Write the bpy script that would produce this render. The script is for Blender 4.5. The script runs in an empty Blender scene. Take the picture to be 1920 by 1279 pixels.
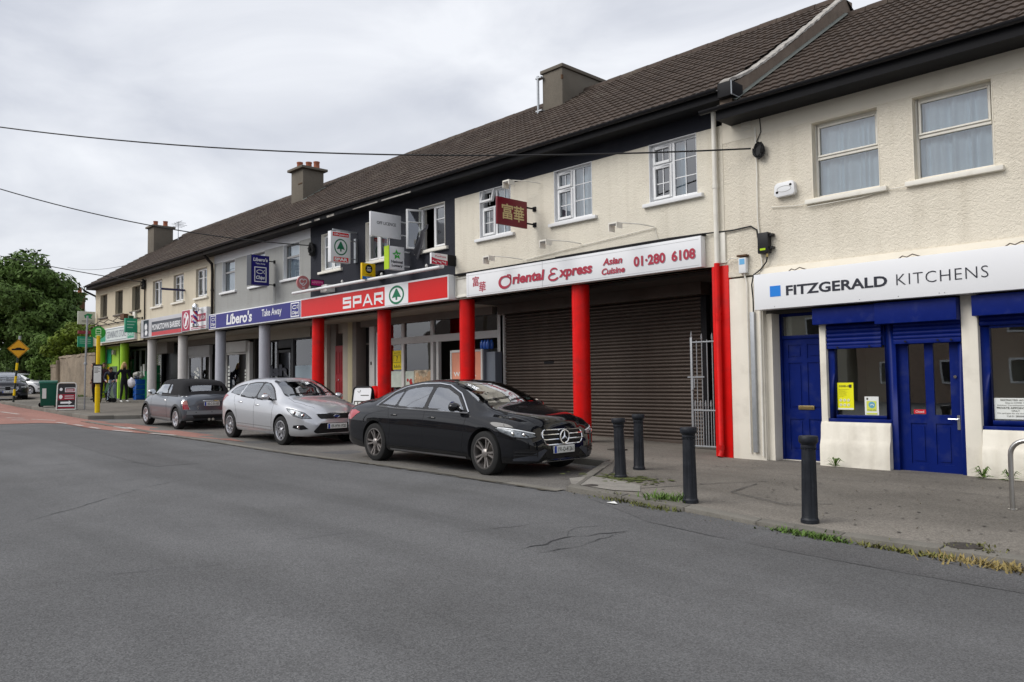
import bpy, bmesh, math, random
from mathutils import Vector, Matrix
from mathutils.bvhtree import BVHTree
from mathutils.geometry import tessellate_polygon
rnd = random.Random(7)
S = bpy.context.scene
COL = S.collection
R = math.radians

# ------------------------------------------------------------------ camera
cam_d = bpy.data.cameras.new("camera")
cam = bpy.data.objects.new("camera", cam_d)
COL.objects.link(cam)
S.camera = cam
F_PX = 1480.0
yaw = math.atan2(1423.0, F_PX)
pitch = math.atan((716.0 - 639.5) / F_PX)
roll = 0.0115
cam_d.sensor_width = 36.0
cam_d.lens = F_PX / 1920.0 * 36.0
cam_d.clip_start = 0.05
cam_d.clip_end = 3000.0
f0 = Vector((-math.cos(yaw), math.sin(yaw), 0))
r0 = Vector((math.sin(yaw), math.cos(yaw), 0))
zz = Vector((0, 0, 1))
fw = f0 * math.cos(pitch) + zz * math.sin(pitch)
u1 = zz * math.cos(pitch) - f0 * math.sin(pitch)
cr = r0 * math.cos(roll) - u1 * math.sin(roll)
cu = u1 * math.cos(roll) + r0 * math.sin(roll)
cam.matrix_world = Matrix(((cr.x, cu.x, -fw.x, 0), (cr.y, cu.y, -fw.y, 0), (cr.z, cu.z, -fw.z, 1.62), (0, 0, 0, 1)))

# ------------------------------------------------------------------ sky, sun, exposure
SUN_EL, SUN_AZ = R(42), R(205)     # sun behind the camera, high, veiled by cloud
W = bpy.data.worlds.new("World")
S.world = W
W.use_nodes = True
nt = W.node_tree
bg = nt.nodes["Background"]
bg.inputs["Strength"].default_value = 0.15
sky = nt.nodes.new("ShaderNodeTexSky")
sky.sky_type = 'NISHITA'
sky.sun_disc = False
sky.sun_elevation = SUN_EL
sky.sun_rotation = SUN_AZ
sky.air_density = 1.2
sky.dust_density = 3.0
tc = nt.nodes.new("ShaderNodeTexCoord")
mp = nt.nodes.new("ShaderNodeMapping")
mp.inputs["Scale"].default_value = (1.0, 1.0, 2.6)
nt.links.new(tc.outputs["Generated"], mp.inputs["Vector"])
n1 = nt.nodes.new("ShaderNodeTexNoise")
n1.inputs["Scale"].default_value = 2.6
n1.inputs["Detail"].default_value = 7
n1.inputs["Roughness"].default_value = 0.52
n1.inputs["Distortion"].default_value = 0.5
nt.links.new(mp.outputs["Vector"], n1.inputs["Vector"])
cr_ = nt.nodes.new("ShaderNodeValToRGB")
e = cr_.color_ramp.elements
e[0].position, e[0].color = 0.34, (2.65, 2.76, 3.08, 1)
e[1].position, e[1].color = 0.64, (4.15, 4.22, 4.40, 1)
nt.links.new(n1.outputs["Fac"], cr_.inputs["Fac"])
mx = nt.nodes.new("ShaderNodeMix")
mx.data_type = 'RGBA'
mx.inputs["Factor"].default_value = 0.93
nt.links.new(sky.outputs["Color"], mx.inputs["A"])
nt.links.new(cr_.outputs["Color"], mx.inputs["B"])
nt.links.new(mx.outputs["Result"], bg.inputs["Color"])
sun_d = bpy.data.lights.new("sun", 'SUN')
sun_d.energy = 1.5
sun_d.angle = R(40)
sun_d.color = (1.0, 0.97, 0.93)
sun = bpy.data.objects.new("sun", sun_d)
COL.objects.link(sun)
# direction the light travels: from behind-left of the camera towards the facade
sd = Vector((0.42 * math.cos(SUN_EL), math.cos(SUN_EL) * 0.9, -math.sin(SUN_EL)))
sun.rotation_euler = sd.to_track_quat('-Z', 'Y').to_euler()
S.view_settings.view_transform = 'Standard'
S.view_settings.look = 'None'
S.view_settings.exposure = 0.6
S.view_settings.gamma = 1.0
S.view_settings.use_curve_mapping = False
S.cycles.max_bounces = 8
S.cycles.transparent_max_bounces = 12
S.cycles.diffuse_bounces = 4
S.cycles.caustics_reflective = False
S.cycles.caustics_refractive = False
S.cycles.use_denoising = True

# ------------------------------------------------------------------ materials
MATS = {}
def M(name, c, r=.6, m=0.0, v=.08, vs=2.0, fine=0.0, fs=90.0, bs=0.0, bsc=60.0, coat=0.0, dirt=None, dsc=1.3, damt=.35, spec=.3, rv=0.0, bdet=4, streak=0):
    """procedural principled material: colour mottling, fine grain, relief, optional dirt colour"""
    if name in MATS: return MATS[name]
    mt = bpy.data.materials.new(name); MATS[name] = mt
    mt.use_nodes = True
    t = mt.node_tree; N = t.nodes.new; Lk = t.links.new
    b = t.nodes["Principled BSDF"]
    b.inputs["Roughness"].default_value = r
    b.inputs["Metallic"].default_value = m
    b.inputs["Specular IOR Level"].default_value = spec
    b.inputs["Coat Weight"].default_value = coat
    b.inputs["Coat Roughness"].default_value = 0.03
    co = N("ShaderNodeTexCoord").outputs["Object"]
    col = N("ShaderNodeRGB"); col.outputs[0].default_value = (*c, 1); out = col.outputs[0]
    def noise(sc, det=5):
        n = N("ShaderNodeTexNoise"); n.inputs["Scale"].default_value = sc; n.inputs["Detail"].default_value = det
        n.inputs["Roughness"].default_value = .6
        Lk(co, n.inputs["Vector"]); return n.outputs["Fac"]
    def mul(o, fac, amt):
        mr = N("ShaderNodeMapRange"); mr.inputs["From Min"].default_value = .25; mr.inputs["From Max"].default_value = .75
        mr.inputs["To Min"].default_value = 1 - amt; mr.inputs["To Max"].default_value = 1 + amt
        Lk(fac, mr.inputs["Value"])
        x = N("ShaderNodeMix"); x.data_type = 'RGBA'; x.blend_type = 'MULTIPLY'; x.inputs["Factor"].default_value = 1
        Lk(o, x.inputs["A"]); Lk(mr.outputs["Result"], x.inputs["B"]); return x.outputs["Result"]
    if v: out = mul(out, noise(vs), v)
    if fine: out = mul(out, noise(fs, 3), fine)
    if rv:
        oi = N("ShaderNodeObjectInfo"); out = mul(out, oi.outputs["Random"], rv)
    if dirt:
        mr = N("ShaderNodeMapRange"); mr.inputs["From Min"].default_value = .52; mr.inputs["From Max"].default_value = .78
        mr.inputs["To Max"].default_value = damt; Lk(noise(dsc, 8), mr.inputs["Value"])
        x = N("ShaderNodeMix"); x.data_type = 'RGBA'; Lk(mr.outputs["Result"], x.inputs["Factor"])
        Lk(out, x.inputs["A"]); x.inputs["B"].default_value = (*dirt, 1); out = x.outputs["Result"]
    if streak:
        mpn = N("ShaderNodeMapping"); mpn.inputs["Scale"].default_value = (3.2, 3.2, .22); Lk(co, mpn.inputs["Vector"]); nn = N("ShaderNodeTexNoise"); nn.inputs["Scale"].default_value = 1.6; nn.inputs["Detail"].default_value = 6; Lk(mpn.outputs[0], nn.inputs["Vector"])
        mr = N("ShaderNodeMapRange"); mr.inputs["From Min"].default_value = .50; mr.inputs["From Max"].default_value = .72; mr.inputs["To Max"].default_value = streak; Lk(nn.outputs["Fac"], mr.inputs["Value"])
        x = N("ShaderNodeMix"); x.data_type = 'RGBA'; Lk(mr.outputs["Result"], x.inputs["Factor"]); Lk(out, x.inputs["A"]); x.inputs["B"].default_value = (c[0] * .55, c[1] * .52, c[2] * .46, 1); out = x.outputs["Result"]
    Lk(out, b.inputs["Base Color"])
    if bs:
        bp = N("ShaderNodeBump"); bp.inputs["Strength"].default_value = min(1, .35 + bs * 20); bp.inputs["Distance"].default_value = bs
        Lk(noise(bsc, bdet), bp.inputs["Height"]); Lk(bp.outputs["Normal"], b.inputs["Normal"])
    return mt

def pebble(name, c, sc=26.0, dist=.02, v=.05, dirt=None):
    """pebble-dash / roughcast render: real relief from a cell pattern"""
    if name in MATS: return MATS[name]
    mt = M(name, c, r=.85, v=v, vs=.9, dirt=dirt, damt=.3, dsc=.8, streak=.2)
    t = mt.node_tree; b = t.nodes["Principled BSDF"]
    co = t.nodes["Texture Coordinate"].outputs["Object"]
    vo = t.nodes.new("ShaderNodeTexVoronoi"); vo.inputs["Scale"].default_value = sc; vo.feature = 'F1'
    no = t.nodes.new("ShaderNodeTexNoise"); no.inputs["Scale"].default_value = sc * .8; no.inputs["Detail"].default_value = 4; no.inputs["Roughness"].default_value = .55
    wa = t.nodes.new("ShaderNodeMix"); wa.data_type = 'RGBA'; wa.inputs["Factor"].default_value = .12
    t.links.new(co, wa.inputs["A"]); t.links.new(no.outputs["Color"], wa.inputs["B"]); t.links.new(co, no.inputs["Vector"])
    t.links.new(wa.outputs["Result"], vo.inputs["Vector"])
    ad = t.nodes.new("ShaderNodeMath"); ad.operation = 'MULTIPLY_ADD'; ad.inputs[1].default_value = -1.0
    t.links.new(vo.outputs["Distance"], ad.inputs[0]); t.links.new(no.outputs["Fac"], ad.inputs[2])
    bp = t.nodes.new("ShaderNodeBump"); bp.inputs["Strength"].default_value = .9; bp.inputs["Distance"].default_value = dist * .55
    t.links.new(ad.outputs[0], bp.inputs["Height"]); t.links.new(bp.outputs["Normal"], b.inputs["Normal"])
    return mt

def glass(name, tint=(.75, .8, .8), refl=1.0, rough=.01, base=.05):
    if name in MATS: return MATS[name]
    mt = bpy.data.materials.new(name); MATS[name] = mt; mt.use_nodes = True
    t = mt.node_tree; t.nodes.remove(t.nodes["Principled BSDF"])
    tr = t.nodes.new("ShaderNodeBsdfTransparent"); tr.inputs["Color"].default_value = (*tint, 1)
    gl = t.nodes.new("ShaderNodeBsdfGlossy"); gl.inputs["Roughness"].default_value = rough; gl.inputs["Color"].default_value = (.95, .97, 1, 1)
    fr = t.nodes.new("ShaderNodeFresnel"); fr.inputs["IOR"].default_value = 1.55
    no = t.nodes.new("ShaderNodeTexNoise"); no.inputs["Scale"].default_value = 1.4; no.inputs["Detail"].default_value = 1
    tcx = t.nodes.new("ShaderNodeTexCoord"); t.links.new(tcx.outputs["Object"], no.inputs["Vector"])
    bp = t.nodes.new("ShaderNodeBump"); bp.inputs["Strength"].default_value = .25; bp.inputs["Distance"].default_value = .004
    t.links.new(no.outputs["Fac"], bp.inputs["Height"]); t.links.new(bp.outputs["Normal"], gl.inputs["Normal"])
    ml = t.nodes.new("ShaderNodeMath"); ml.operation = 'MULTIPLY_ADD'; ml.inputs[1].default_value = 1.25 * refl; ml.inputs[2].default_value = base; ml.use_clamp = True
    t.links.new(fr.outputs["Fac"], ml.inputs[0])
    mi = t.nodes.new("ShaderNodeMixShader"); t.links.new(ml.outputs[0], mi.inputs["Fac"])
    t.links.new(tr.outputs[0], mi.inputs[1]); t.links.new(gl.outputs[0], mi.inputs[2])
    t.links.new(mi.outputs[0], t.nodes["Material Output"].inputs["Surface"])
    return mt

# ------------------------------------------------------------------ objects
def wmat(o):
    m = o.matrix_parent_inverse @ o.matrix_basis if o.parent else o.matrix_basis.copy()
    return wmat(o.parent) @ m if o.parent else m

def obj(name, mesh, parent=None, loc=(0, 0, 0), rot=(0, 0, 0), mat=None, label=None, kind=None):
    """link a mesh; loc is in world space, whatever the parent"""
    o = bpy.data.objects.new(name, mesh)
    COL.objects.link(o)
    if mat is not None and mesh is not None and not mesh.materials: mesh.materials.append(mat)
    if parent is not None:
        o.parent = parent
        o.matrix_parent_inverse = wmat(parent).inverted()
    o.location = loc; o.rotation_euler = rot
    if label: o["label"] = label
    if kind: o["kind"] = kind
    return o

def tag(o, label, cat, group=None):
    o["label"] = label; o["category"] = cat
    if group: o["group"] = group
    return o

def thing(name, label, cat, loc=(0, 0, 0), rot=(0, 0, 0), group=None):
    o = obj(name, None, None, loc, rot)
    o.empty_display_size = .2
    return tag(o, label, cat, group)

def copy_tree(o, parent=None):
    c = o.copy(); COL.objects.link(c)
    if parent is not None:
        c.parent = parent; c.matrix_parent_inverse = o.matrix_parent_inverse.copy()
    for ch in list(o.children): copy_tree(ch, c)
    return c

class B:
    """mesh collector"""
    def __init__(s): s.v = []; s.f = []; s.mi = []; s.cur = 0
    def add(s, vs, fs):
        n = len(s.v); s.v += [tuple(p) for p in vs]; s.f += [tuple(i + n for i in f) for f in fs]; s.mi += [s.cur] * len(fs); return s
    def box(s, x0, x1, y0, y1, z0, z1):
        if x0 > x1: x0, x1 = x1, x0
        if y0 > y1: y0, y1 = y1, y0
        if z0 > z1: z0, z1 = z1, z0
        return s.add([(x0, y0, z0), (x1, y0, z0), (x1, y1, z0), (x0, y1, z0), (x0, y0, z1), (x1, y0, z1), (x1, y1, z1), (x0, y1, z1)],
                     [(0, 3, 2, 1), (4, 5, 6, 7), (0, 1, 5, 4), (1, 2, 6, 5), (2, 3, 7, 6), (3, 0, 4, 7)])
    def quad(s, a, b, c, d): return s.add([a, b, c, d], [(0, 1, 2, 3)])
    def prism(s, poly, fn, d0, d1):
        """poly: 2D points CCW seen from the front; fn(u,v,d)->xyz; d0 front, d1 back"""
        n = len(poly)
        vs = [fn(u, v, d0) for u, v in poly] + [fn(u, v, d1) for u, v in poly]
        fs = [tuple(range(n)), tuple(range(2 * n - 1, n - 1, -1))] + [(i, i + n, (i + 1) % n + n, (i + 1) % n) for i in range(n)]
        return s.add(vs, fs)
    def tube(s, pts, r, n=8, caps=True):
        pts = [Vector(p) for p in pts]; rs = r if isinstance(r, (list, tuple)) else [r] * len(pts)
        vs = []; fs = []
        up = None
        for i, p in enumerate(pts):
            t = (pts[min(i + 1, len(pts) - 1)] - pts[max(i - 1, 0)]).normalized()
            if up is None: up = Vector((0, 0, 1)) if abs(t.z) < .9 else Vector((1, 0, 0))
            a = t.cross(up).normalized(); b = a.cross(t).normalized(); up = b
            for k in range(n):
                w = 2 * math.pi * k / n
                vs.append(p + (a * math.cos(w) + b * math.sin(w)) * rs[i])
        for i in range(len(pts) - 1):
            for k in range(n):
                q = (k + 1) % n
                fs.append((i * n + k, i * n + q, (i + 1) * n + q, (i + 1) * n + k))
        if caps:
            fs.append(tuple(range(n - 1, -1, -1))); m0 = (len(pts) - 1) * n
            fs.append(tuple(range(m0, m0 + n)))
        return s.add(vs, fs)
    def lathe(s, prof, c=(0, 0, 0), n=16, axis='z', caps=True):
        """prof: (radius, height) list along axis"""
        vs = []; fs = []
        for r, h in prof:
            for k in range(n):
                w = 2 * math.pi * k / n; a, b = r * math.cos(w), r * math.sin(w)
                p = (a, b, h) if axis == 'z' else (a, h, -b) if axis == 'y' else (h, a, b)
                vs.append((c[0] + p[0], c[1] + p[1], c[2] + p[2]))
        for i in range(len(prof) - 1):
            for k in range(n):
                q = (k + 1) % n; fs.append((i * n + k, i * n + q, (i + 1) * n + q, (i + 1) * n + k))
        if caps:
            fs.append(tuple(range(n - 1, -1, -1))); m0 = (len(prof) - 1) * n; fs.append(tuple(range(m0, m0 + n)))
        return s.add(vs, fs)
    def mesh(s, name, mat=None, smooth=False, ang=35, bevel=0, mats=None):
        me = bpy.data.meshes.new(name); me.from_pydata(s.v, [], s.f)
        for mm in (mats or ([mat] if mat else [])): me.materials.append(mm)
        if mats: me.polygons.foreach_set("material_index", s.mi)
        if bevel:
            bm = bmesh.new(); bm.from_mesh(me)
            bmesh.ops.remove_doubles(bm, verts=bm.verts, dist=1e-5)
            ed = [ed for ed in bm.edges if len(ed.link_faces) == 2 and ed.calc_face_angle(0) > .5]
            bmesh.ops.bevel(bm, geom=ed, offset=bevel, segments=2, affect='EDGES', profile=.6, clamp_overlap=True)
            bm.to_mesh(me); bm.free(); smooth = True
        if smooth:
            me.polygons.foreach_set("use_smooth", [True] * len(me.polygons)); me.update()
            me.set_sharp_from_angle(angle=R(ang))
        me.update(); return me
    def build(s, name, mat, parent=None, smooth=False, ang=35, bevel=0, loc=(0, 0, 0), rot=(0, 0, 0), label=None, kind=None, mats=None):
        return obj(name, s.mesh(name, mat, smooth, ang, bevel, mats), parent, loc, rot, None, label, kind)

def boxo(name, mat, parent, x0, x1, y0, y1, z0, z1, bevel=0, label=None, kind=None):
    return B().box(x0, x1, y0, y1, z0, z1).build(name, mat, parent, bevel=bevel, label=label, kind=kind)

# ---- flat print: a frame maps (u, v, d) to the world; d is the distance out of the surface
def fr_front(y): return lambda u, v, d: (u, y - d, v)                    # faces the street (-Y)
def fr_side(x): return lambda u, v, d: (x + d, u, v)                     # faces +X, u along Y
FONT_CACHE = {}
def text_geo(s, bold=0.0, shear=0.0, space=1.0, res=3):
    k = (s, bold, shear, space)
    if k in FONT_CACHE: return FONT_CACHE[k]
    c = bpy.data.curves.new("lettering", 'FONT'); c.body = s; c.size = 1; c.offset = bold; c.shear = shear; c.space_character = space
    c.resolution_u = res; c.fill_mode = 'FRONT'
    o = bpy.data.objects.new("lettering", c); COL.objects.link(o)
    bpy.context.view_layer.update()
    me = bpy.data.meshes.new_from_object(o.evaluated_get(bpy.context.evaluated_depsgraph_get()))
    vs = [(v.co.x, v.co.y) for v in me.vertices]; fs = [tuple(p.vertices) for p in me.polygons]
    bpy.data.objects.remove(o); bpy.data.curves.remove(c); bpy.data.meshes.remove(me)
    FONT_CACHE[k] = (vs, fs); return vs, fs
def lettering(b, s, u0, u1, v0, v1, fn, d=.004, bold=0.0, shear=0.0, space=1.0, rise=0.0):
    vs, fs = text_geo(s, bold, shear, space)
    if not vs: return b
    xa, xb = min(p[0] for p in vs), max(p[0] for p in vs); ya, yb = min(p[1] for p in vs), max(p[1] for p in vs)
    q = [fn(u0 + (x - xa) / (xb - xa) * (u1 - u0), v0 + (y - ya) / (yb - ya) * (v1 - v0) + rise * (x - xa) / (xb - xa), d) for x, y in vs]
    return b.add(q, fs)
def poly(b, pts, fn, d=.003):
    tri = tessellate_polygon([[Vector((u, v, 0)) for u, v in pts]])
    return b.add([fn(u, v, d) for u, v in pts], [tuple(t) for t in tri])
def rect(b, u0, u1, v0, v1, fn, d=.003): return b.add([fn(u0, v0, d), fn(u1, v0, d), fn(u1, v1, d), fn(u0, v1, d)], [(0, 1, 2, 3)])
def circ(cx, cy, rx, ry=None, n=28, a0=0, a1=360):
    ry = ry or rx
    return [(cx + rx * math.cos(R(a0 + (a1 - a0) * k / n)), cy + ry * math.sin(R(a0 + (a1 - a0) * k / n))) for k in range(n + (0 if a1 - a0 >= 360 else 1))]
def ring(b, cx, cy, rx, ry, w, fn, d=.003, n=28, a0=0, a1=360):
    vs = []; fs = []
    for k in range(n + 1):
        t = R(a0 + (a1 - a0) * k / n)
        vs += [fn(cx + rx * math.cos(t), cy + ry * math.sin(t), d), fn(cx + (rx - w) * math.cos(t), cy + (ry - w) * math.sin(t), d)]
    for k in range(n): fs.append((2 * k, 2 * k + 2, 2 * k + 3, 2 * k + 1))
    return b.add(vs, fs)
def line(b, pts, w, fn, d=.003):
    for (a, c), (e_, g) in zip(pts, pts[1:]):
        L = math.hypot(e_ - a, g - c) or 1; nx, ny = -(g - c) / L * w / 2, (e_ - a) / L * w / 2
        b.add([fn(a + nx, c + ny, d), fn(a - nx, c - ny, d), fn(e_ - nx, g - ny, d), fn(e_ + nx, g + ny, d)], [(0, 1, 2, 3)])
    return b
def box_ring(b, u0, u1, v0, v1, w, fn, d=.003):
    rect(b, u0, u1, v0, v0 + w, fn, d); rect(b, u0, u1, v1 - w, v1, fn, d); rect(b, u0, u0 + w, v0 + w, v1 - w, fn, d); return rect(b, u1 - w, u1, v0 + w, v1 - w, fn, d)

def interp(x, xs, ys):
    if x <= xs[0]: return ys[0]
    for i in range(len(xs) - 1):
        if x <= xs[i + 1]:
            t = (x - xs[i]) / (xs[i + 1] - xs[i]); return ys[i] * (1 - t) + ys[i + 1] * t
    return ys[-1]
def smooth_i(x, xs, ys):
    """monotone cubic interpolation"""
    if x <= xs[0]: return ys[0]
    if x >= xs[-1]: return ys[-1]
    n = len(xs); i = max(k for k in range(n - 1) if xs[k] <= x)
    sl = [(ys[k + 1] - ys[k]) / (xs[k + 1] - xs[k]) for k in range(n - 1)]
    def tan(k):
        if k == 0: return sl[0]
        if k == n - 1: return sl[-1]
        a, c = sl[k - 1], sl[k]
        return 0 if a * c <= 0 else 2 * a * c / (a + c)
    h = xs[i + 1] - xs[i]; t = (x - xs[i]) / h
    return (1 + 2 * t) * (1 - t) ** 2 * ys[i] + t * (1 - t) ** 2 * h * tan(i) + t * t * (3 - 2 * t) * ys[i + 1] + t * t * (t - 1) * h * tan(i + 1)

# ------------------------------------------------------------------ ground heights
RX = [-90, -60, -50, -44, -38, -34, -30, -24.7, -22.4, -18.8, -16.3, -12, -9, -7.1, -5.1, -4, -2, 8]
RZ = [1.12, 1.08, 1.0, .93, .76, .65, .53, .42, .365, .31, .26, .225, .19, .16, .09, .035, .0, 0.]
def rz(x): return smooth_i(x, RX, RZ)
WX = [-90, -60, -46, -35.6, -11, -7.5, -3, 8]
WZ = [1.22, 1.17, 1.08, .95, .33, .235, .205, .19]
def wz(x): return interp(x, WX, WZ)
def kerb_y(x):
    """front edge of the pavement"""
    return interp(x, [-60, -43.6, -42.4, -29.2, -28.3, -8.5, -7.1, 20], [10.3, 10.3, 8.2, 8.2, 10.35, 10.3, 7.82, 7.8])
def kerb_h(x): return interp(x, [-30, -9, -7, -5.4, -3.6, -2, 5], [.12, .1, .06, .05, .03, .06, .09])
def pz(x, y):
    k = kerb_y(x); a = rz(x) + kerb_h(x); t = min(1, max(0, (y - k) / (12.5 - k)))
    return a + (wz(x) - a) * t
# ------------------------------------------------------------------ ground
def asphalt(name, c, fs=95, fine=.42, v=.10):
    mt = M(name, c, r=.88, v=v, vs=.45, fine=fine, fs=fs, bs=.006, bsc=fs, dirt=(c[0] * .62, c[1] * .61, c[2] * .59), dsc=.5, damt=.6, spec=.3)
    t = mt.node_tree; p = t.nodes["Principled BSDF"]; co = t.nodes["Texture Coordinate"].outputs["Object"]
    vo = t.nodes.new("ShaderNodeTexVoronoi"); vo.inputs["Scale"].default_value = fs * .95; t.links.new(co, vo.inputs["Vector"])
    sp = t.nodes.new("ShaderNodeSeparateColor"); t.links.new(vo.outputs["Color"], sp.inputs["Color"])
    mr = t.nodes.new("ShaderNodeMapRange"); mr.inputs["To Min"].default_value = 1 - fine; mr.inputs["To Max"].default_value = 1 + fine; t.links.new(sp.outputs[0], mr.inputs["Value"])
    x = t.nodes.new("ShaderNodeMix"); x.data_type = 'RGBA'; x.blend_type = 'MULTIPLY'; x.inputs["Factor"].default_value = 1
    mpn = t.nodes.new("ShaderNodeMapping"); mpn.inputs["Scale"].default_value = (.10, .85, .3); t.links.new(co, mpn.inputs["Vector"]); nn = t.nodes.new("ShaderNodeTexNoise"); nn.inputs["Scale"].default_value = 1.0; nn.inputs["Detail"].default_value = 6; nn.inputs["Distortion"].default_value = .6; t.links.new(mpn.outputs[0], nn.inputs["Vector"])
    m2 = t.nodes.new("ShaderNodeMapRange"); m2.inputs["From Min"].default_value = .3; m2.inputs["From Max"].default_value = .7; m2.inputs["To Min"].default_value = .80; m2.inputs["To Max"].default_value = 1.18; t.links.new(nn.outputs["Fac"], m2.inputs["Value"])
    m3 = t.nodes.new("ShaderNodeMath"); m3.operation = 'MULTIPLY'; t.links.new(m2.outputs[0], m3.inputs[0]); t.links.new(mr.outputs[0], m3.inputs[1]); mr = m3
    src = p.inputs["Base Color"].links[0].from_socket; t.links.new(src, x.inputs["A"]); t.links.new(mr.outputs[0], x.inputs["B"]); t.links.new(x.outputs["Result"], p.inputs["Base Color"])
    return mt
M_ROAD = asphalt("asphalt", (.114, .114, .115), fs=110, fine=.30, v=.16)
M_BAY = asphalt("bay_asphalt", (.155, .146, .134), fs=60, fine=.25, v=.16)
M_PAVE = asphalt("pavement_concrete", (.172, .157, .136), fs=75, fine=.24, v=.28)
M_KERB = M("kerb_concrete", (.165, .155, .135), r=.9, v=.12, vs=3, fine=.2, fs=80, bs=.004, bsc=50, dirt=(.12, .115, .10), dsc=2.2, damt=.6, rv=.12)
M_RED = asphalt("red_surface", (.30, .155, .125), fs=80, fine=.22)
M_WHITE_LINE = M("road_paint", (.50, .47, .44), r=.8, v=.2, vs=6, fine=.2, fs=60, dirt=(.27, .17, .14), dsc=5, damt=1)
M_CRACK = M("crack_tar", (.050, .050, .052), r=.9, v=.2)
M_DARKPATCH = asphalt("old_asphalt", (.106, .105, .106), fs=110, fine=.36)
M_SOIL = M("gutter_soil", (.085, .075, .058), r=1, v=.3, vs=9, fine=.4, fs=120, bs=.01, bsc=60)

def sheet(name, xs, ys, zf, mat, parent=None, kind=None):
    b = B(); vs = [(x, y, zf(x, y)) for x in xs for y in ys]; n = len(ys)
    b.add(vs, [(i * n + j, (i + 1) * n + j, (i + 1) * n + j + 1, i * n + j + 1) for i in range(len(xs) - 1) for j in range(n - 1)])
    return b.build(name, mat, parent, smooth=True, ang=80, kind=kind)
def frange(a, b, s):
    n = max(1, round((b - a) / s)); return [a + (b - a) * i / n for i in range(n + 1)]
def bump(x, y): return .012 * math.sin(x * .9 + y * .4) * math.sin(y * .7 - x * .2)
road_xs = [-900, -500, -250, -150, -100] + frange(-90, 10, .8) + [20, 40, 80, 150, 400, 900]
road_ys = [-900, -300, -120, -60, -30, -20, -14] + frange(-10, 14, .8) + [20, 30, 60, 120, 300, 900]
road = sheet("road", road_xs, road_ys, lambda x, y: rz(x), M_ROAD, kind="structure")

def ribbon(name, poly_xy, mat, parent, lift, kind=None):
    """a sheet lying on the road, cut to a plan polygon"""
    bm = bmesh.new()
    bm.faces.new([bm.verts.new((x, y, 0)) for x, y in poly_xy])
    x0, x1 = min(p[0] for p in poly_xy), max(p[0] for p in poly_xy)
    for c in frange(x0, x1, .8)[1:-1]:
        bmesh.ops.bisect_plane(bm, geom=bm.verts[:] + bm.edges[:] + bm.faces[:], plane_co=(c, 0, 0), plane_no=(1, 0, 0))
    bmesh.ops.triangulate(bm, faces=bm.faces[:])
    for v in bm.verts: v.co.z = rz(v.co.x) + lift
    me = bpy.data.meshes.new(name); bmesh.ops.recalc_face_normals(bm, faces=bm.faces[:]); bm.to_mesh(me); bm.free()
    if me.polygons and me.polygons[0].normal.z < 0: me.flip_normals()
    return obj(name, me, parent, mat=mat, kind=kind)

bay = sheet("parking_bay", frange(-28.4, -7.0, .8), frange(7.85, 10.6, .55), lambda x, y: rz(x) + .006 + .01 * math.sin(x * 1.7) * math.sin(y * 2), M_BAY, kind="structure")
# concrete channel between road and parking bay, in lengths
chan = B(); xx = -28.2; chan_root = None
for i in range(20):
    x1 = xx + 1.05; y = 7.74 + .03 * math.sin(xx)
    b = B().add([(xx + .008, y, rz(xx) + .011), (x1 - .008, y, rz(x1) + .011), (x1 - .008, y + .17, rz(x1) + .013), (xx + .008, y + .17, rz(xx) + .013)], [(0, 1, 2, 3)])
    b.build("channel_stone", M_KERB, bay); xx = x1
b = B()
for i in range(140):
    x = -28.2 + i * .15; y = 7.70 + .03 * math.sin(x) + rnd.uniform(-.02, .02); w = rnd.uniform(.015, .05)
    b.add([(x, y - w, rz(x) + .0145), (x + .16, y - w * rnd.uniform(.4, 1), rz(x + .16) + .0145), (x + .16, y + w * .6, rz(x + .16) + .0145), (x, y + w * .8, rz(x) + .0145)], [(0, 1, 2, 3)])
b.build("gutter_grit", M_SOIL, bay, kind="stuff")

# red bus / cycle lane with white marks
red = ribbon("red_lane", [(-70, 3.0), (-45, 3.6), (-33, 4.6), (-28.4, 5.5), (-28.2, 6.55), (-27.4, 6.98), (-24.7, 7.0), (-22.6, 7.38), (-20.7, 7.8), (-18.6, 8.15), (-17.6, 8.3), (-19.6, 8.6), (-24, 8.55), (-26.5, 8.45), (-28.4, 8.15), (-31.5, 8.15), (-42, 8.15), (-43.5, 8.4), (-70, 8.4)], M_RED, road, .010)
def dash(a, c, w=.1):
    dx, dy = c[0] - a[0], c[1] - a[1]; L = math.hypot(dx, dy); nx, ny = -dy / L * w, dx / L * w
    ribbon("lane_mark", [(a[0] - nx, a[1] - ny), (c[0] - nx, c[1] - ny), (c[0] + nx, c[1] + ny), (a[0] + nx, a[1] + ny)], M_WHITE_LINE, red, .016)
for a, c in [((-26.7, 7.1), (-25.9, 7.12)), ((-28.1, 6.98), (-27.3, 7.06)), ((-25.2, 7.12), (-24.4, 7.14)), ((-23.6, 7.25), (-22.6, 7.46)), ((-21.8, 7.62), (-20.7, 7.86)),
             ((-30.4, 6.2), (-29.9, 6.6)), ((-30.3, 6.78), (-29.2, 7.22)), ((-31.6, 6.3), (-31.0, 6.7)), ((-35.3, 6.85), (-33.4, 7.05)), ((-37.5, 6.6), (-36, 6.8)), ((-32.2, 5.6), (-31.4, 6.05)), ((-33.6, 5.3), (-32.6, 5.7))]:
    dash(a, c, .06)
ribbon("arrow_mark", [(-24.9, 7.62), (-24.2, 7.72), (-24.25, 7.58), (-23.5, 7.88), (-24.35, 7.95), (-24.28, 7.82), (-24.95, 7.74)], M_WHITE_LINE, red, .016)

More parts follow.
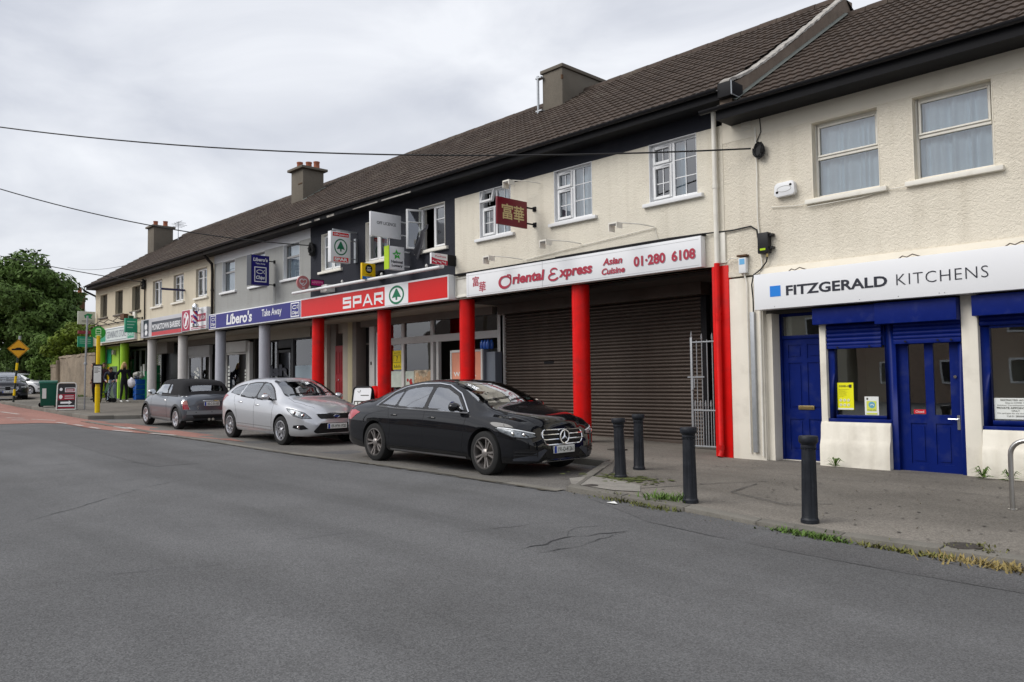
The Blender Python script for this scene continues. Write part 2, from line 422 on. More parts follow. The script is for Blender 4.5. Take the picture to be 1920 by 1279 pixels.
# cracks and a resurfaced strip on the carriageway
def crack(pts, w=.03, parent=road):
    b = B(); P = []
    for (a, c), (e_, g) in zip(pts, pts[1:]):
        n = max(2, int(math.hypot(e_ - a, g - c) / .12))
        for k in range(n): P.append((a + (e_ - a) * k / n + rnd.uniform(-.025, .025), c + (g - c) * k / n + rnd.uniform(-.025, .025)))
    P.append(pts[-1]); vs = []; n = len(P)
    for i, (x, y) in enumerate(P):
        q = P[min(i + 1, n - 1)]; p = P[max(i - 1, 0)]; dx, dy = q[0] - p[0], q[1] - p[1]; L = math.hypot(dx, dy) or 1
        ww = w * rnd.uniform(.12, 1) * min(1, 5 * min(i, n - 1 - i) / n + .15) / 2
        vs += [(x - dy / L * ww, y + dx / L * ww, rz(x) + .004), (x + dy / L * ww, y - dx / L * ww, rz(x) + .004)]
    b.add(vs, [(2 * i, 2 * i + 1, 2 * i + 3, 2 * i + 2) for i in range(n - 1)])
    b.build("crack", M_CRACK, parent, kind="stuff")
for pts, w in [([(-9.42, 1.91), (-10.08, 2.59), (-11.27, 3.73), (-12.1, 4.86)], .018), ([(-19.7, 4.08), (-19.4, 4.76), (-19.1, 5.76)], .028), ([(-15.7, 3.3), (-15.6, 4.44), (-15.3, 4.88), (-14.25, 5.16)], .026),
               ([(-12.2, 2.39), (-12.26, 2.76), (-12.48, 3.27), (-12.5, 4.06), (-12.37, 4.8)], .018), ([(-6.75, 1.33), (-6.71, 2.03), (-6.42, 2.85), (-6.19, 3.4)], .009), ([(-6.14, 5.06), (-5.94, 5.68), (-5.84, 6.22)], .014),
               ([(-5.21, 5.0), (-5.2, 5.38), (-5.25, 5.73), (-5.06, 6.5)], .03), ([(-5.0, 5.1), (-4.95, 5.6), (-5.06, 6.5)], .02), ([(-6.9, 3.4), (-6.8, 4.2), (-6.7, 4.9)], .009), ([(-5.25, 5.73), (-5.5, 6.1), (-5.4, 6.5)], .018)]:
    crack(pts, w * .85)

# ---- pavement
pave_xs = sorted(set(frange(-60, 16, .4) + [-43.6, -42.4, -29.2, -28.3, -8.5, -7.1]))
b = B(); NT = 12; vs = []; n = NT + 2
for x in pave_xs:
    k = kerb_y(x)
    for j in range(NT + 1):
        y = k + (15.2 - k) * j / NT
        if j == 8: y = 12.5
        vs.append((x, y, pz(x, y) + (bump(x * 2, y * 2) * .6 if 0 < j < 8 else 0)))
    vs.insert(len(vs) - NT - 1, (x, k, rz(x) - .06))
b.add(vs, [(i * n + j, (i + 1) * n + j, (i + 1) * n + j + 1, i * n + j + 1) for i in range(len(pave_xs) - 1) for j in range(n - 1)])
pave = b.build("pavement", M_PAVE, None, smooth=True, ang=50, kind="structure")
kp = [(-43.6, 10.3), (-42.4, 8.2), (-29.2, 8.2), (-28.3, 10.35), (-8.5, 10.3), (-7.1, 7.82), (12, 7.8)]
for (xa, ya), (xb, yb) in zip(kp, kp[1:]):
    L = math.hypot(xb - xa, yb - ya); n = max(1, round(L / .92)); dx, dy = (xb - xa) / L, (yb - ya) / L; nx, ny = -dy, dx
    for i in range(n):
        s0, s1 = L * i / n + .006, L * (i + 1) / n - .006; q = []; jz = rnd.uniform(-.006, .006)
        for s in (s0, s1):
            for o in (-.012, .14):
                x, y = xa + dx * s + nx * o, ya + dy * s + ny * o
                z = rz(x) + kerb_h(x) + .012 + jz + (.01 if o > 0 else -.004); q.append((x, y, z))
        a, c, d, e2 = q[0], q[1], q[3], q[2]
        bb = B().add([a, c, d, e2] + [(p[0], p[1], p[2] - .2) for p in (a, c, d, e2)], [(0, 1, 2, 3)[::-1], (0, 4, 5, 1)[::-1], (1, 5, 6, 2)[::-1], (2, 6, 7, 3)[::-1], (3, 7, 4, 0)[::-1]])
        bb.build("kerb_stone", M_KERB, pave, bevel=.012)
# joints in the concrete and cracks (shallow tar lines)
def pave_line(pts, w):
    b = B()
    for (a, c), (e_, g) in zip(pts, pts[1:]):
        n = max(1, int(math.hypot(e_ - a, g - c) / .2)); L = math.hypot(e_ - a, g - c); nx, ny = -(g - c) / L, (e_ - a) / L; vs = []
        for k in range(n + 1):
            x, y = a + (e_ - a) * k / n, c + (g - c) * k / n; ww = w * rnd.uniform(.5, 1.2) / 2
            for s_ in (-1, 1): vs.append((x + nx * ww * s_, y + ny * ww * s_, pz(x, y) + .011))
        b.add(vs, [(2 * i, 2 * i + 2, 2 * i + 3, 2 * i + 1) for i in range(n)])
    b.build("joint", M_CRACK, pave, kind="stuff")
pave_line([(-6.5, 8.1), (-5.9, 9.6), (-5.52, 10.2)], .02); pave_line([(-5.52, 9.9), (-5.43, 9.08), (-4.58, 8.84), (-4.2, 9.3)], .018)
pave_line([(-8.4, 10.6), (-7.4, 10.9), (-5.3, 11.9), (-4.2, 12.45)], .012); pave_line([(-2.6, 10.9), (-4.4, 11.1), (-6.9, 10.95)], .01)
pave_line([(-8.2, 10.2), (-7.6, 9.4), (-7.05, 8.3), (-6.3, 8.15)], .025)
# covers and litter
def cover(x, y, r, label, square=False):
    b = B(); z = pz(x, y)
    if square: b.box(x - r, x + r, y - r * .7, y + r * .7, z - .02, z + .016)
    else: b.lathe([(r, z - .02), (r, z + .014), (r * .9, z + .016)], (x, y, 0), 20)
    o = b.build("cover_plate", M("cast_iron_cover", (.055, .048, .042), r=.75, v=.3, vs=14, bs=.004, bsc=60, dirt=(.12, .07, .04), damt=.6), None, bevel=.003); tag(o, label, "cover"); return o
cover(-6.95, 8.1, .11, "small round rusty iron cover at the pavement corner beside the black saloon")
cover(-2.42, 8.05, .15, "round grassy iron cover in the pavement nearest the kerb weeds")
cover(-9.6, 12.0, .16, "small iron cover in the pavement before the brown roller shutter", True)
M_PALE = M("pale_concrete", (.25, .235, .21), r=.95, v=.2, vs=5, fine=.25, fs=70, bs=.006, bsc=60)
b = B(); P = [(-7.55, 8.35), (-7.2, 8.0), (-6.5, 8.02), (-6.2, 8.2), (-6.5, 8.6), (-7.1, 8.8), (-7.5, 8.75)]
poly(b, P, lambda u, v, d: (u, v, pz(u, v) + .013), 0); b.build("concrete_patch", M_PALE, pave)
M_MOSS = M("moss", (.085, .10, .03), r=1, v=.35, vs=6, fine=.4, fs=120, bs=.01, bsc=90)
def patch(x, y, rx, ry, mat, name, n=26):
    b = B(); poly(b, [(x + rx * math.cos(6.283 * k / n) * rnd.uniform(.6, 1.1), y + ry * math.sin(6.283 * k / n) * rnd.uniform(.6, 1.1)) for k in range(n)], lambda u, v, d: (u, v, pz(u, v) + .0125), 0)
    return b.build(name, mat, pave, kind="stuff")
b = B()
for q in range(170):
    x, y, s_ = -7.05 + rnd.gauss(0, .28), 8.95 + rnd.gauss(0, .2), rnd.uniform(.012, .06); P = [(x + s_ * math.cos(6.283 * k / 7) * rnd.uniform(.5, 1.2), y + s_ * math.sin(6.283 * k / 7) * rnd.uniform(.5, 1.2)) for k in range(7)]
    poly(b, P, lambda u, v, d: (u, v, pz(u, v) + .0125 + .00002 * q), 0)
b.build("moss_patch", M_MOSS, pave, kind="stuff")
tag(B().add([(-6.2, 7.52, rz(-6.2) + .01), (-6.07, 7.49, rz(-6.1) + .02), (-6.05, 7.55, rz(-6) + .012), (-6.12, 7.58, rz(-6.1) + .03)], [(0, 1, 2, 3)]).build("paper_scrap", M("litter", (.7, .7, .68))), "scrap of white paper in the gutter below the pavement corner", "litter")

# chewing gum, grit and small litter
b = B()
for q in range(230):
    x, y = rnd.uniform(-9, -1.2), rnd.uniform(8.1, 12.3); r_ = rnd.uniform(.008, .024)
    if y > kerb_y(x) + .2: poly(b, [(x + r_ * math.cos(6.283 * k / 7) * rnd.uniform(.7, 1.2), y + r_ * math.sin(6.283 * k / 7)) for k in range(7)], lambda u, v, d: (u, v, pz(u, v) + .012), 0)
b.build("gum_spots", M("gum", (.085, .078, .07), r=.9), pave, kind="stuff")
b = B()
for q in range(420):
    x = rnd.uniform(-9, -.8); y = kerb_y(x) - abs(rnd.gauss(0, .13)) if q % 3 else rnd.uniform(8.2, 12.3); s_ = rnd.uniform(.004, .015); z = (rz(x) if y < kerb_y(x) else pz(x, y)) + .011; a0 = rnd.uniform(0, 6.28)
    b.add([(x + s_ * math.cos(a0), y + s_ * math.sin(a0), z), (x - s_ * math.sin(a0), y + s_ * math.cos(a0), z), (x - s_ * math.cos(a0) * .8, y - s_ * math.sin(a0) * .8, z), (x + s_ * .5, y - s_ * .5, z + s_ * .8)], [(0, 1, 3), (1, 2, 3), (2, 0, 3)])
b.build("grit", M("grit_mixed", (.20, .17, .12), v=.6, vs=20), pave, kind="stuff")
# tarmac repairs in the carriageway
for P in ([(-21, 5.2), (-14, 5.0), (-14, 5.75), (-21, 5.9)], [(-5.2, 7.0), (-1, 6.85), (-1, 7.55), (-6.5, 7.6)]): ribbon("tarmac_repair", P, M_DARKPATCH, road, .003)
# weeds
M_GRASS = M("weed_green", (.10, .17, .035), r=.7, v=.35, vs=7)
M_STRAW = M("weed_straw", (.26, .20, .075), r=.8, v=.35, vs=7)
def blade(b, x, y, z, h, lean, w):
    a = rnd.uniform(0, 6.283); dx, dy = math.cos(a), math.sin(a); px, py = -dy * w, dx * w
    b.add([(x - px, y - py, z), (x + px, y + py, z), (x + px * .7 + dx * lean * .5, y + py * .7 + dy * lean * .5, z + h * .6), (x - px * .7 + dx * lean * .5, y - py * .7 + dy * lean * .5, z + h * .6), (x + dx * lean, y + dy * lean, z + h)], [(0, 1, 2, 3), (3, 2, 4)])
def tuft(name, spots, mat, label, n=60, h=.12, spread=.08):
    b = B()
    for x, y, r in spots:
        for i in range(int(n * r / .15)):
            px, py = x + rnd.gauss(0, r), y + rnd.gauss(0, min(r, spread))
            z = pz(px, py) if py > kerb_y(px) else rz(px)
            blade(b, px, py, z, h * rnd.uniform(.2, .7), h * rnd.uniform(.2, 1.1), rnd.uniform(.005, .013))
    o = b.build(name, mat, None, kind="stuff"); o["label"] = label; o["category"] = "weeds"; return o
tuft("weeds", [(-5.68, 8.06, .11), (-5.8, 7.95, .08), (-5.55, 8.2, .04)], M_GRASS, "yellow green weeds growing at the foot of the second bollard", 120, .15, .08)
tuft("weeds", [(-6.2, 7.78, .18), (-5.8, 7.72, .14), (-5.5, 7.74, .1)], M("weed_olive", (.12, .13, .035), v=.35, vs=7), "olive weeds along the kerb in front of the second bollard", 70, .08, .05)
tuft("weeds", [(-3.95, 7.74, .12), (-3.7, 7.72, .12), (-3.5, 7.72, .1)], M_GRASS, "bright green grass in the gutter by the nearest bollard", 150, .09, .04)
tuft("weeds", [(-3.1, 7.72, .15), (-2.85, 7.70, .15), (-2.6, 7.7, .12)], M("weed_mixed", (.15, .15, .04), v=.4, vs=7), "thin mixed weeds in the gutter right of the green grass", 70, .08, .04)
tuft("weeds", [(-2.3, 7.66, .18), (-2.05, 7.62, .18), (-1.8, 7.6, .2)], M_STRAW, "dry straw coloured grass in the gutter at the right edge", 65, .11, .07)
tuft("weeds", [(-2.5, 8.0, .06), (-2.3, 8.16, .05), (-2.2, 7.95, .06)], M("weed_dull", (.14, .14, .045), v=.4, vs=7), "small weeds round the iron cover by the kerb", 110, .05, .06)
def leafy(x, y, label, s=1.0):
    b = B(); z = pz(x, y)
    for i in range(26):
        a = rnd.uniform(math.pi, 2 * math.pi); L = s * rnd.uniform(.08, .2); h = s * rnd.uniform(.03, .17); dx, dy = math.cos(a), math.sin(a) * .6; w = .018 * s
        m = (x + dx * L * .5, y + dy * L * .5, z + h)
        b.add([(x, y, z + .01), (m[0] - dy * w, m[1] + dx * w, m[2]), (x + dx * L, y + dy * L, z + h * .7), (m[0] + dy * w, m[1] - dx * w, m[2])], [(0, 1, 2, 3)])
    tag(b.build("weed_plant", M_GRASS), label, "weed")
leafy(-5.5, 12.3, "small leafy weed at the foot of the white plinth between the blue doors")
leafy(-3.42, 12.3, "leafy weed at the wall right of the blue shop door", 1.1); leafy(-3.1, 12.3, "flat leafy weed under the right shop window"); leafy(-2.75, 12.28, "bushy green weed behind the steel cycle stand", 1.4)
# ------------------------------------------------------------------ building materials
M_CREAM_PD = pebble("cream_pebbledash", (.80, .75, .635), 36, .016, dirt=(.42, .36, .28))
M_CREAM = M("cream_render", (.79, .735, .62), r=.8, v=.05, vs=1.2, bs=.002, bsc=25, dirt=(.45, .40, .32), dsc=1.6, damt=.4)
M_CREAM_F = pebble("coarse_cream_roughcast", (.80, .74, .62), 32, .022, dirt=(.40, .34, .26))
M_WHITE_R = M("white_render", (.78, .74, .645), r=.75, v=.06, vs=1.5, bs=.005, bsc=14, dirt=(.42, .38, .32), dsc=2.2, damt=.5, streak=.3)
M_CHAR_PD = pebble("charcoal_pebbledash", (.021, .023, .032), 30, .012)
M_CHAR = M("charcoal_render", (.024, .026, .035), r=.8, spec=.2, v=.12, vs=1, bs=.003, bsc=20, dirt=(.06, .06, .065))
M_GREY_PD = pebble("grey_pebbledash", (.33, .335, .325), 30, .014, dirt=(.2, .2, .19))
M_LGREY = M("pale_grey_render", (.60, .61, .625), r=.75, v=.05, vs=1.2, dirt=(.4, .4, .4))
M_SAND = pebble("sand_roughcast", (.60, .545, .43), 34, .008, dirt=(.38, .33, .25))
M_SAND_S = M("sand_render", (.60, .55, .44), r=.8, v=.06, vs=1.2, dirt=(.38, .33, .25))
M_SAND2 = pebble("yellow_sand_roughcast", (.56, .50, .375), 34, .008, dirt=(.35, .3, .22))
M_SAND2_S = M("yellow_sand_render", (.56, .51, .38), r=.8, v=.07, vs=1.2, dirt=(.34, .29, .2))
M_BLACK = M("black_paint", (.008, .008, .010), r=.6, v=.15, vs=3, spec=.2)
M_BLACK_PL = M("black_plastic", (.010, .010, .012), r=.45, v=.1, spec=.3)
M_BROWN_F = M("brown_black_fascia", (.020, .016, .014), r=.7, v=.25, vs=3, spec=.2)
M_UPVC = M("white_upvc", (.78, .79, .80), r=.3, v=.02)
M_CREAM_W = M("cream_wood_paint", (.80, .775, .70), r=.45, v=.05, vs=4, dirt=(.4, .34, .25), dsc=5, damt=.3)
M_GREY_W = M("grey_sash", (.33, .33, .33), r=.4, v=.05)
M_DARK_W = M("dark_aluminium", (.10, .09, .085), r=.35, m=.5, v=.1)
M_RED = M_COLRED = M("red_gloss_paint", (.70, .006, .005), r=.42, spec=.22, v=.14, vs=3, bs=.006, bsc=7, dirt=(.30, .02, .02), dsc=2.6, damt=.6, streak=.3)
M_BLUE = M("blue_gloss_paint", (.002, .012, .128), r=.4, spec=.14, v=.10, vs=3, dirt=(.05, .062, .15), dsc=3.5, damt=.5, streak=.25)
M_BLUE_S = M("blue_shutter_paint", (.003, .014, .150), r=.45, spec=.14, v=.12, vs=6, dirt=(.05, .06, .14), damt=.4, dsc=6)
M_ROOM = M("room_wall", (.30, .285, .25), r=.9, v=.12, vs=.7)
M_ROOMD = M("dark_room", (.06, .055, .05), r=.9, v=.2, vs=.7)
M_TILE = M("roof_tile", (.060, .043, .033), r=.85, v=.30, vs=3.2, fine=.2, fs=60, bs=.003, bsc=60, dirt=(.17, .15, .12), dsc=2.2, damt=.55, rv=.10)
M_TILE_D = M("roof_tile_dark", (.056, .040, .031), r=.85, v=.35, vs=2.2, fine=.2, fs=60, dirt=(.15, .13, .10), dsc=1.2, damt=.6, rv=.12)
M_PARAPET = M("weathered_brown_render", (.21, .165, .13), r=.95, v=.22, vs=2.2, fine=.2, fs=50, bs=.006, bsc=45, dirt=(.12, .10, .075), dsc=2.5, damt=.7)
M_CHIM = M("chimney_render", (.145, .128, .104), r=.95, v=.2, vs=1.6, fine=.15, fs=50, bs=.004, bsc=45, dirt=(.11, .095, .075), dsc=1.6, damt=.7)
M_COPING = M("flaking_white_coping", (.38, .36, .33), r=.9, v=.25, vs=9, fine=.4, fs=40, bs=.01, bsc=40, dirt=(.12, .10, .085), dsc=5, damt=1.0)
M_POT = M("terracotta", (.36, .13, .075), r=.85, v=.2, vs=6)
M_LEAD = M("lead_flashing", (.15, .165, .15), r=.6, v=.2, vs=5)
M_CURT = M("net_curtain", (.74, .87, .94), r=.9, v=.05, vs=6)
M_SIGNW = M("sign_white", (.80, .81, .83), r=.28, v=.025, vs=.8)
M_SHUT = M("brown_shutter", (.082, .064, .053), r=.42, m=.2, v=.18, vs=2.5, dirt=(.12, .10, .085), dsc=1.3, damt=.5)
M_GALV = M("galvanised_steel", (.40, .42, .44), r=.45, m=.6, v=.12, vs=7)
M_GREYC = M("grey_column_paint", (.43, .44, .49), r=.45, v=.08, vs=2, dirt=(.2, .2, .2), dsc=2)
M_PALEC = M("pale_column_paint", (.64, .62, .60), r=.5, v=.08, vs=2, dirt=(.3, .28, .25), dsc=2)
M_LIME = M("lime_green_paint", (.30, .56, .022), r=.45, v=.08, vs=2)
M_TAUPE = M("taupe_panel", (.20, .18, .16), r=.6, v=.1)
M_BEIGE = M("beige_panel", (.40, .37, .31), r=.6, v=.1)
M_WFRAME = M("white_shopfront", (.62, .62, .60), r=.4, v=.06, dirt=(.4, .38, .34))
G_WIN = glass("window_glass", (.90, .94, .96), 1.1, base=.15)
G_SHOP = glass("shop_glass", (.90, .92, .90), .9, base=.085)
T_BLUEBLK = M("ink_navy_black", (.028, .030, .042), r=.4, v=0)

# ------------------------------------------------------------------ shared builders
def rect_cells(b, x0, x1, z0, z1, y, holes):
    xs = sorted({x0, x1} | {h[0] for h in holes} | {h[1] for h in holes}); zs = sorted({z0, z1} | {h[2] for h in holes} | {h[3] for h in holes})
    for a, c in zip(xs, xs[1:]):
        for d, e_ in zip(zs, zs[1:]):
            mx_, mz_ = (a + c) / 2, (d + e_) / 2
            if not any(h[0] < mx_ < h[1] and h[2] < mz_ < h[3] for h in holes): b.quad((a, y, d), (c, y, d), (c, y, e_), (a, y, e_))
    return b
def wall(name, mat, parent, x0, x1, z0, z1, y, holes=(), depth=.25, reveal=None, rdepth=.13):
    b = B(); rect_cells(b, x0, x1, z0, z1, y, holes)
    b.quad((x0, y + depth, z0), (x0, y, z0), (x0, y, z1), (x0, y + depth, z1)); b.quad((x1, y, z0), (x1, y + depth, z0), (x1, y + depth, z1), (x1, y, z1))
    b.quad((x0, y + depth, z0), (x1, y + depth, z0), (x1, y, z0), (x0, y, z0)); b.quad((x0, y, z1), (x1, y, z1), (x1, y + depth, z1), (x0, y + depth, z1))
    w = b.build(name, mat, parent)
    for h in holes:
        r = B(); a, c, d, e_ = h; t = .012; f = y - .006; k = y + depth
        r.box(a, a + t, f, k, d, e_); r.box(c - t, c, f, k, d, e_); r.box(a + t, c - t, f, k, e_ - t, e_); r.box(a + t, c - t, f, k, d, d + t)
        r.build("reveal", reveal or mat, w)
    return w

CURT = None
def curtain_mesh(w, h, n=64, amp=.045):
    b = B(); vs = []; ph = rnd.uniform(0, 6.28)
    for i in range(n + 1):
        x = -w / 2 + w * i / n; y = amp * math.sin(i * 1.05 + 2.3 * math.sin(i * .23 + ph)) * (.6 + .5 * math.sin(i * .31)) + amp * .6 * math.sin(i * .37)
        vs += [(x, y, 0), (x + rnd.uniform(-.004, .004), y * .7, h)]
    b.add(vs, [(2 * i, 2 * i + 2, 2 * i + 3, 2 * i + 1) for i in range(n)])
    return b.mesh("curtain", M_CURT, smooth=True, ang=180)

def fr_box(b, x0, x1, z0, z1, w, y0, y1):
    b.box(x0, x0 + w, y0, y1, z0, z1); b.box(x1 - w, x1, y0, y1, z0, z1)
    b.box(x0 + w, x1 - w, y0, y1, z1 - w, z1); b.box(x0 + w, x1 - w, y0, y1, z0, z0 + w)
WINM = {}
def window_meshes(style):
    """meshes in window space: x centred, z up from the sill, y = 0 at the wall face"""
    if style in WINM: return WINM[style]
    f = B(); panes = []; extra = []
    if style == 'uPVC bars':
        w, h = 1.08, 1.14; y0, y1 = .07, .13; fr_box(f, -w / 2, w / 2, 0, h, .055, y0, y1); mx_ = -w / 2 + w * .48
        f.box(mx_ - .03, mx_ + .03, y0, y1, .055, h - .055); zt = h * .63
        lf = -w / 2 + .055, mx_ - .03
        c1 = B(); fr_box(c1, lf[0] + .004, lf[1] - .004, zt + .02, h - .06, .05, y0 - .022, y1 - .01); c2 = B(); fr_box(c2, lf[0] + .004, lf[1] - .004, .06, zt - .02, .05, y0 - .022, y1 - .01)
        f.box(lf[0], lf[1], y0, y1, zt - .018, zt + .018); extra = [('casement', c1), ('casement', c2)]
        rt = mx_ + .03, w / 2 - .055
        g = B(); cx = (lf[0] + lf[1]) / 2
        g.box(cx - .009, cx + .009, y0 + .01, y0 + .02, zt + .07, h - .11); g.box(cx - .009, cx + .009, y0 + .01, y0 + .02, .11, zt - .07); g.box(lf[0] + .05, lf[1] - .05, y0 + .0115, y0 + .0185, zt * .5 - .009, zt * .5 + .009)
        cx = (rt[0] + rt[1]) / 2; g.box(cx - .009, cx + .009, y0 + .01, y0 + .02, .055, h - .055)
        for q in (1, 2): zq = .055 + (h - .11) * q / 3; g.box(rt[0], rt[1], y0 + .0115, y0 + .0185, zq - .009, zq + .009)
        extra.append(('glazing_bar', g)); yp = y0 + .024
        panes = [(lf[0] + .05, lf[1] - .05, zt + .06, h - .1), (lf[0] + .05, lf[1] - .05, .1, zt - .06), (rt[0], rt[1], .055, h - .055)]
    elif style == 'two casements':
        w, h = 1.08, 1.14; y0, y1 = .10, .16; fr_box(f, -w / 2, w / 2, 0, h, .05, y0, y1); f.box(-.03, .03, y0, y1, .05, h - .05)
        for s in (-1, 1):
            a, c = (-w / 2 + .052, -.032) if s < 0 else (.032, w / 2 - .052); cm = B(); fr_box(cm, a, c, .052, h - .052, .045, y0 - .015, y1 - .02); cm.box(a + .045, c - .045, y0 - .012, y1 - .02, h * .66 - .012, h * .66 + .012); extra.append(('casement', cm)); panes.append((a + .045, c - .045, .1, h - .1))
        yp = y0 + .012
    elif style == 'sash':
        w, h = 1.08, 1.14; y0, y1 = .12, .17; fr_box(f, -w / 2, w / 2, 0, h, .035, y0, y1); zt = h * .62
        f.box(-w / 2 + .035, w / 2 - .035, y0 - .012, y1, zt - .02, zt + .045); panes = [(-w / 2 + .035, w / 2 - .035, .035, zt - .02), (-w / 2 + .035, w / 2 - .035, zt + .045, h - .035)]; yp = y0 + .02
    elif style == 'cream sash':
        w, h = 1.08, 1.27; y0, y1 = .13, .19; fr_box(f, -w / 2, w / 2, 0, h, .055, y0, y1); zt = h * .53
        f.box(-w / 2 + .055, w / 2 - .055, y0 - .02, y1, zt - .03, zt + .015); c1 = B(); fr_box(c1, -w / 2 + .058, w / 2 - .058, zt + .018, h - .058, .035, y0 - .015, y1 - .01); c1.box(-w / 2 + .058, w / 2 - .058, y0 - .04, y0 - .015, zt + .018, zt + .035); extra = [('casement', c1)]
        panes = [(-w / 2 + .055, w / 2 - .055, .055, zt - .03), (-w / 2 + .09, w / 2 - .09, zt + .053, h - .09)]; yp = y0 + .015
    else:
        w, h = 1.08, 1.14; y0, y1 = .14, .18; fr_box(f, -w / 2, w / 2, 0, h, .04, y0, y1); f.box(-.02, .02, y0, y1, .04, h - .04); panes = [(-w / 2 + .04, -.02, .04, h - .04), (.02, w / 2 - .04, .04, h - .04)]; yp = y0 + .015
    fm = {'sash': M_GREY_W, 'cream sash': M_CREAM_W, 'dark': M_DARK_W}.get(style, M_UPVC)
    fmesh = f.mesh("window", fm, bevel=.004)
    ex = [(n, q.mesh(n, fm, bevel=.004 if n == 'casement' else 0)) for n, q in extra]
    pm = [B().quad((a, yp, c), (b_, yp, c), (b_, yp, d), (a, yp, d)).mesh("pane", G_WIN) for a, b_, c, d in panes]
    WINM[style] = (fmesh, ex, pm, w, h); return WINM[style]
SILLM = {}
def window(parent, xc, style, z0, y=12.5, sill=M_UPVC, sill_l=.13, curtain=None, blind=None, skip=()):
    fm, ex, pm, w, h = window_meshes(style)
    o = obj("window", fm, parent, (xc, y, z0))
    for i, (n, m) in enumerate(ex):
        if i not in skip: obj(n, m, o, (xc, y, z0))
    for i, m in enumerate(pm):
        if i not in skip: obj("pane", m, o, (xc, y, z0))
    k = (sill.name, sill_l)
    if k not in SILLM:
        b = B(); b.add([(-w / 2 - sill_l, -.075, -.085), (w / 2 + sill_l, -.075, -.085), (w / 2 + sill_l, .13, -.085), (-w / 2 - sill_l, .13, -.085), (-w / 2 - sill_l, -.075, -.015), (w / 2 + sill_l, -.075, -.015), (w / 2 + sill_l, .13, .012), (-w / 2 - sill_l, .13, .012)],
                       [(0, 3, 2, 1), (4, 5, 6, 7), (0, 1, 5, 4), (1, 2, 6, 5), (2, 3, 7, 6), (3, 0, 4, 7)]); SILLM[k] = b.mesh("sill", sill, bevel=.008)
    obj("sill", SILLM[k], o, (xc, y, z0))
    if curtain:
        obj("curtain", curtain_mesh(w * curtain, h - .06), o, (xc, y + .255, z0 + .03))
    return o

# ---- roof tiles
PITCH = math.atan2(9.93 - 6.68, 17 - 12.05)
def tile_mesh(mat):
    w, L, t = .30, .40, .025; n = 8; vs = []
    def zc(u):
        q = u / w; return .017 * max(0, math.sin(math.pi * min(1, max(0, (q - .08) / .42)))) + .012 * max(0, math.sin(math.pi * min(1, max(0, (q - .62) / .36))))
    for i in range(n + 1):
        u = w * i / n
        vs += [(u, 0, zc(u) + t + .006), (u, L, zc(u) - .006 + .004), (u, .0, zc(u) - .006)]
    fs = []
    for i in range(n):
        a = 3 * i; c = a + 3; fs += [(a, c, c + 1, a + 1), (a + 2, c + 2, c, a)]
    return B().add(vs, fs).mesh("tile", mat, smooth=True, ang=50)
def roof_slope(parent, x0, x1, y0, z0, y1, z1, mat, singles=0):
    """base sheet + concrete tiles in courses; the nearest ones as single parts"""
    dy, dz = y1 - y0, z1 - z0; L = math.hypot(dy, dz); a = math.atan2(dz, dy)
    rf = B().add([(x0, y0, z0 - .03), (x1, y0, z0 - .03), (x1, y1, z1 - .03), (x0, y1, z1 - .03), (x0, y1 + dy, z0 - .03), (x1, y1 + dy, z0 - .03)],
                 [(0, 1, 2, 3), (3, 2, 5, 4)]).build("roof", M_TILE_D, parent)
    me = tile_mesh(mat); nx = int(round((x1 - x0) / .30)); nc = int(L / .345); tw = (x1 - x0) / nx
    spots = []
    for c in range(nc + 1):
        s = c * .345 - .03
        if s + .3 > L: break
        for i in range(nx): spots.append((x0 + i * tw, y0 + s * math.cos(a), z0 + s * math.sin(a)))
    # the tiles that show largest in the photograph first
    def seen(p):
        q = Vector((p[0], p[1], p[2] - 1.62)); d = q.dot(fw); u = q.dot(cr) / d * F_PX; v = q.dot(cu) / d * F_PX
        return d if (abs(u) < 975 and abs(v) < 655) else d + 1000
    spots.sort(key=seen)
    for p in spots[:singles]:
        obj("tile", me, rf, (p[0], p[1], p[2] + rnd.uniform(0, .004)), (a, rnd.uniform(-.008, .008), rnd.uniform(-.012, .012)))
    rest = spots[singles:]
    if rest:
        b = B(); bv = [v.co.copy() for v in me.vertices]; bf = [tuple(q.vertices) for q in me.polygons]; rot = Matrix.Rotation(a, 3, 'X'); bv = [rot @ v for v in bv]
        for p in rest:
            j = rnd.uniform(0, .006); b.add([(v.x + p[0], v.y + p[1] + rnd.uniform(-.001, .001), v.z + p[2] + j) for v in bv], bf)
        b.build("roof_tiles", mat, rf, smooth=True, ang=50, kind="stuff")
    n = max(1, int((x1 - x0) / .45)); rb = B()
    for i in range(n):
        xa = x0 + (x1 - x0) * i / n; xb = x0 + (x1 - x0) * (i + 1) / n - .012
        pts = [(y1 + .17 * math.cos(t), z1 - .10 + .17 * math.sin(t) + (.006 if i % 2 else 0)) for t in [R(q) for q in range(0, 181, 30)]]
        m = len(pts); rb.add([(xa, *q) for q in pts] + [(xb, *q) for q in pts], [(k, k + m, k + m + 1, k + 1) for k in range(m - 1)] + [tuple(range(m)), tuple(range(2 * m - 1, m - 1, -1))])
    rb.build("ridge_tiles", M_TILE_D, rf, smooth=True, ang=40, kind="stuff")
    return rf
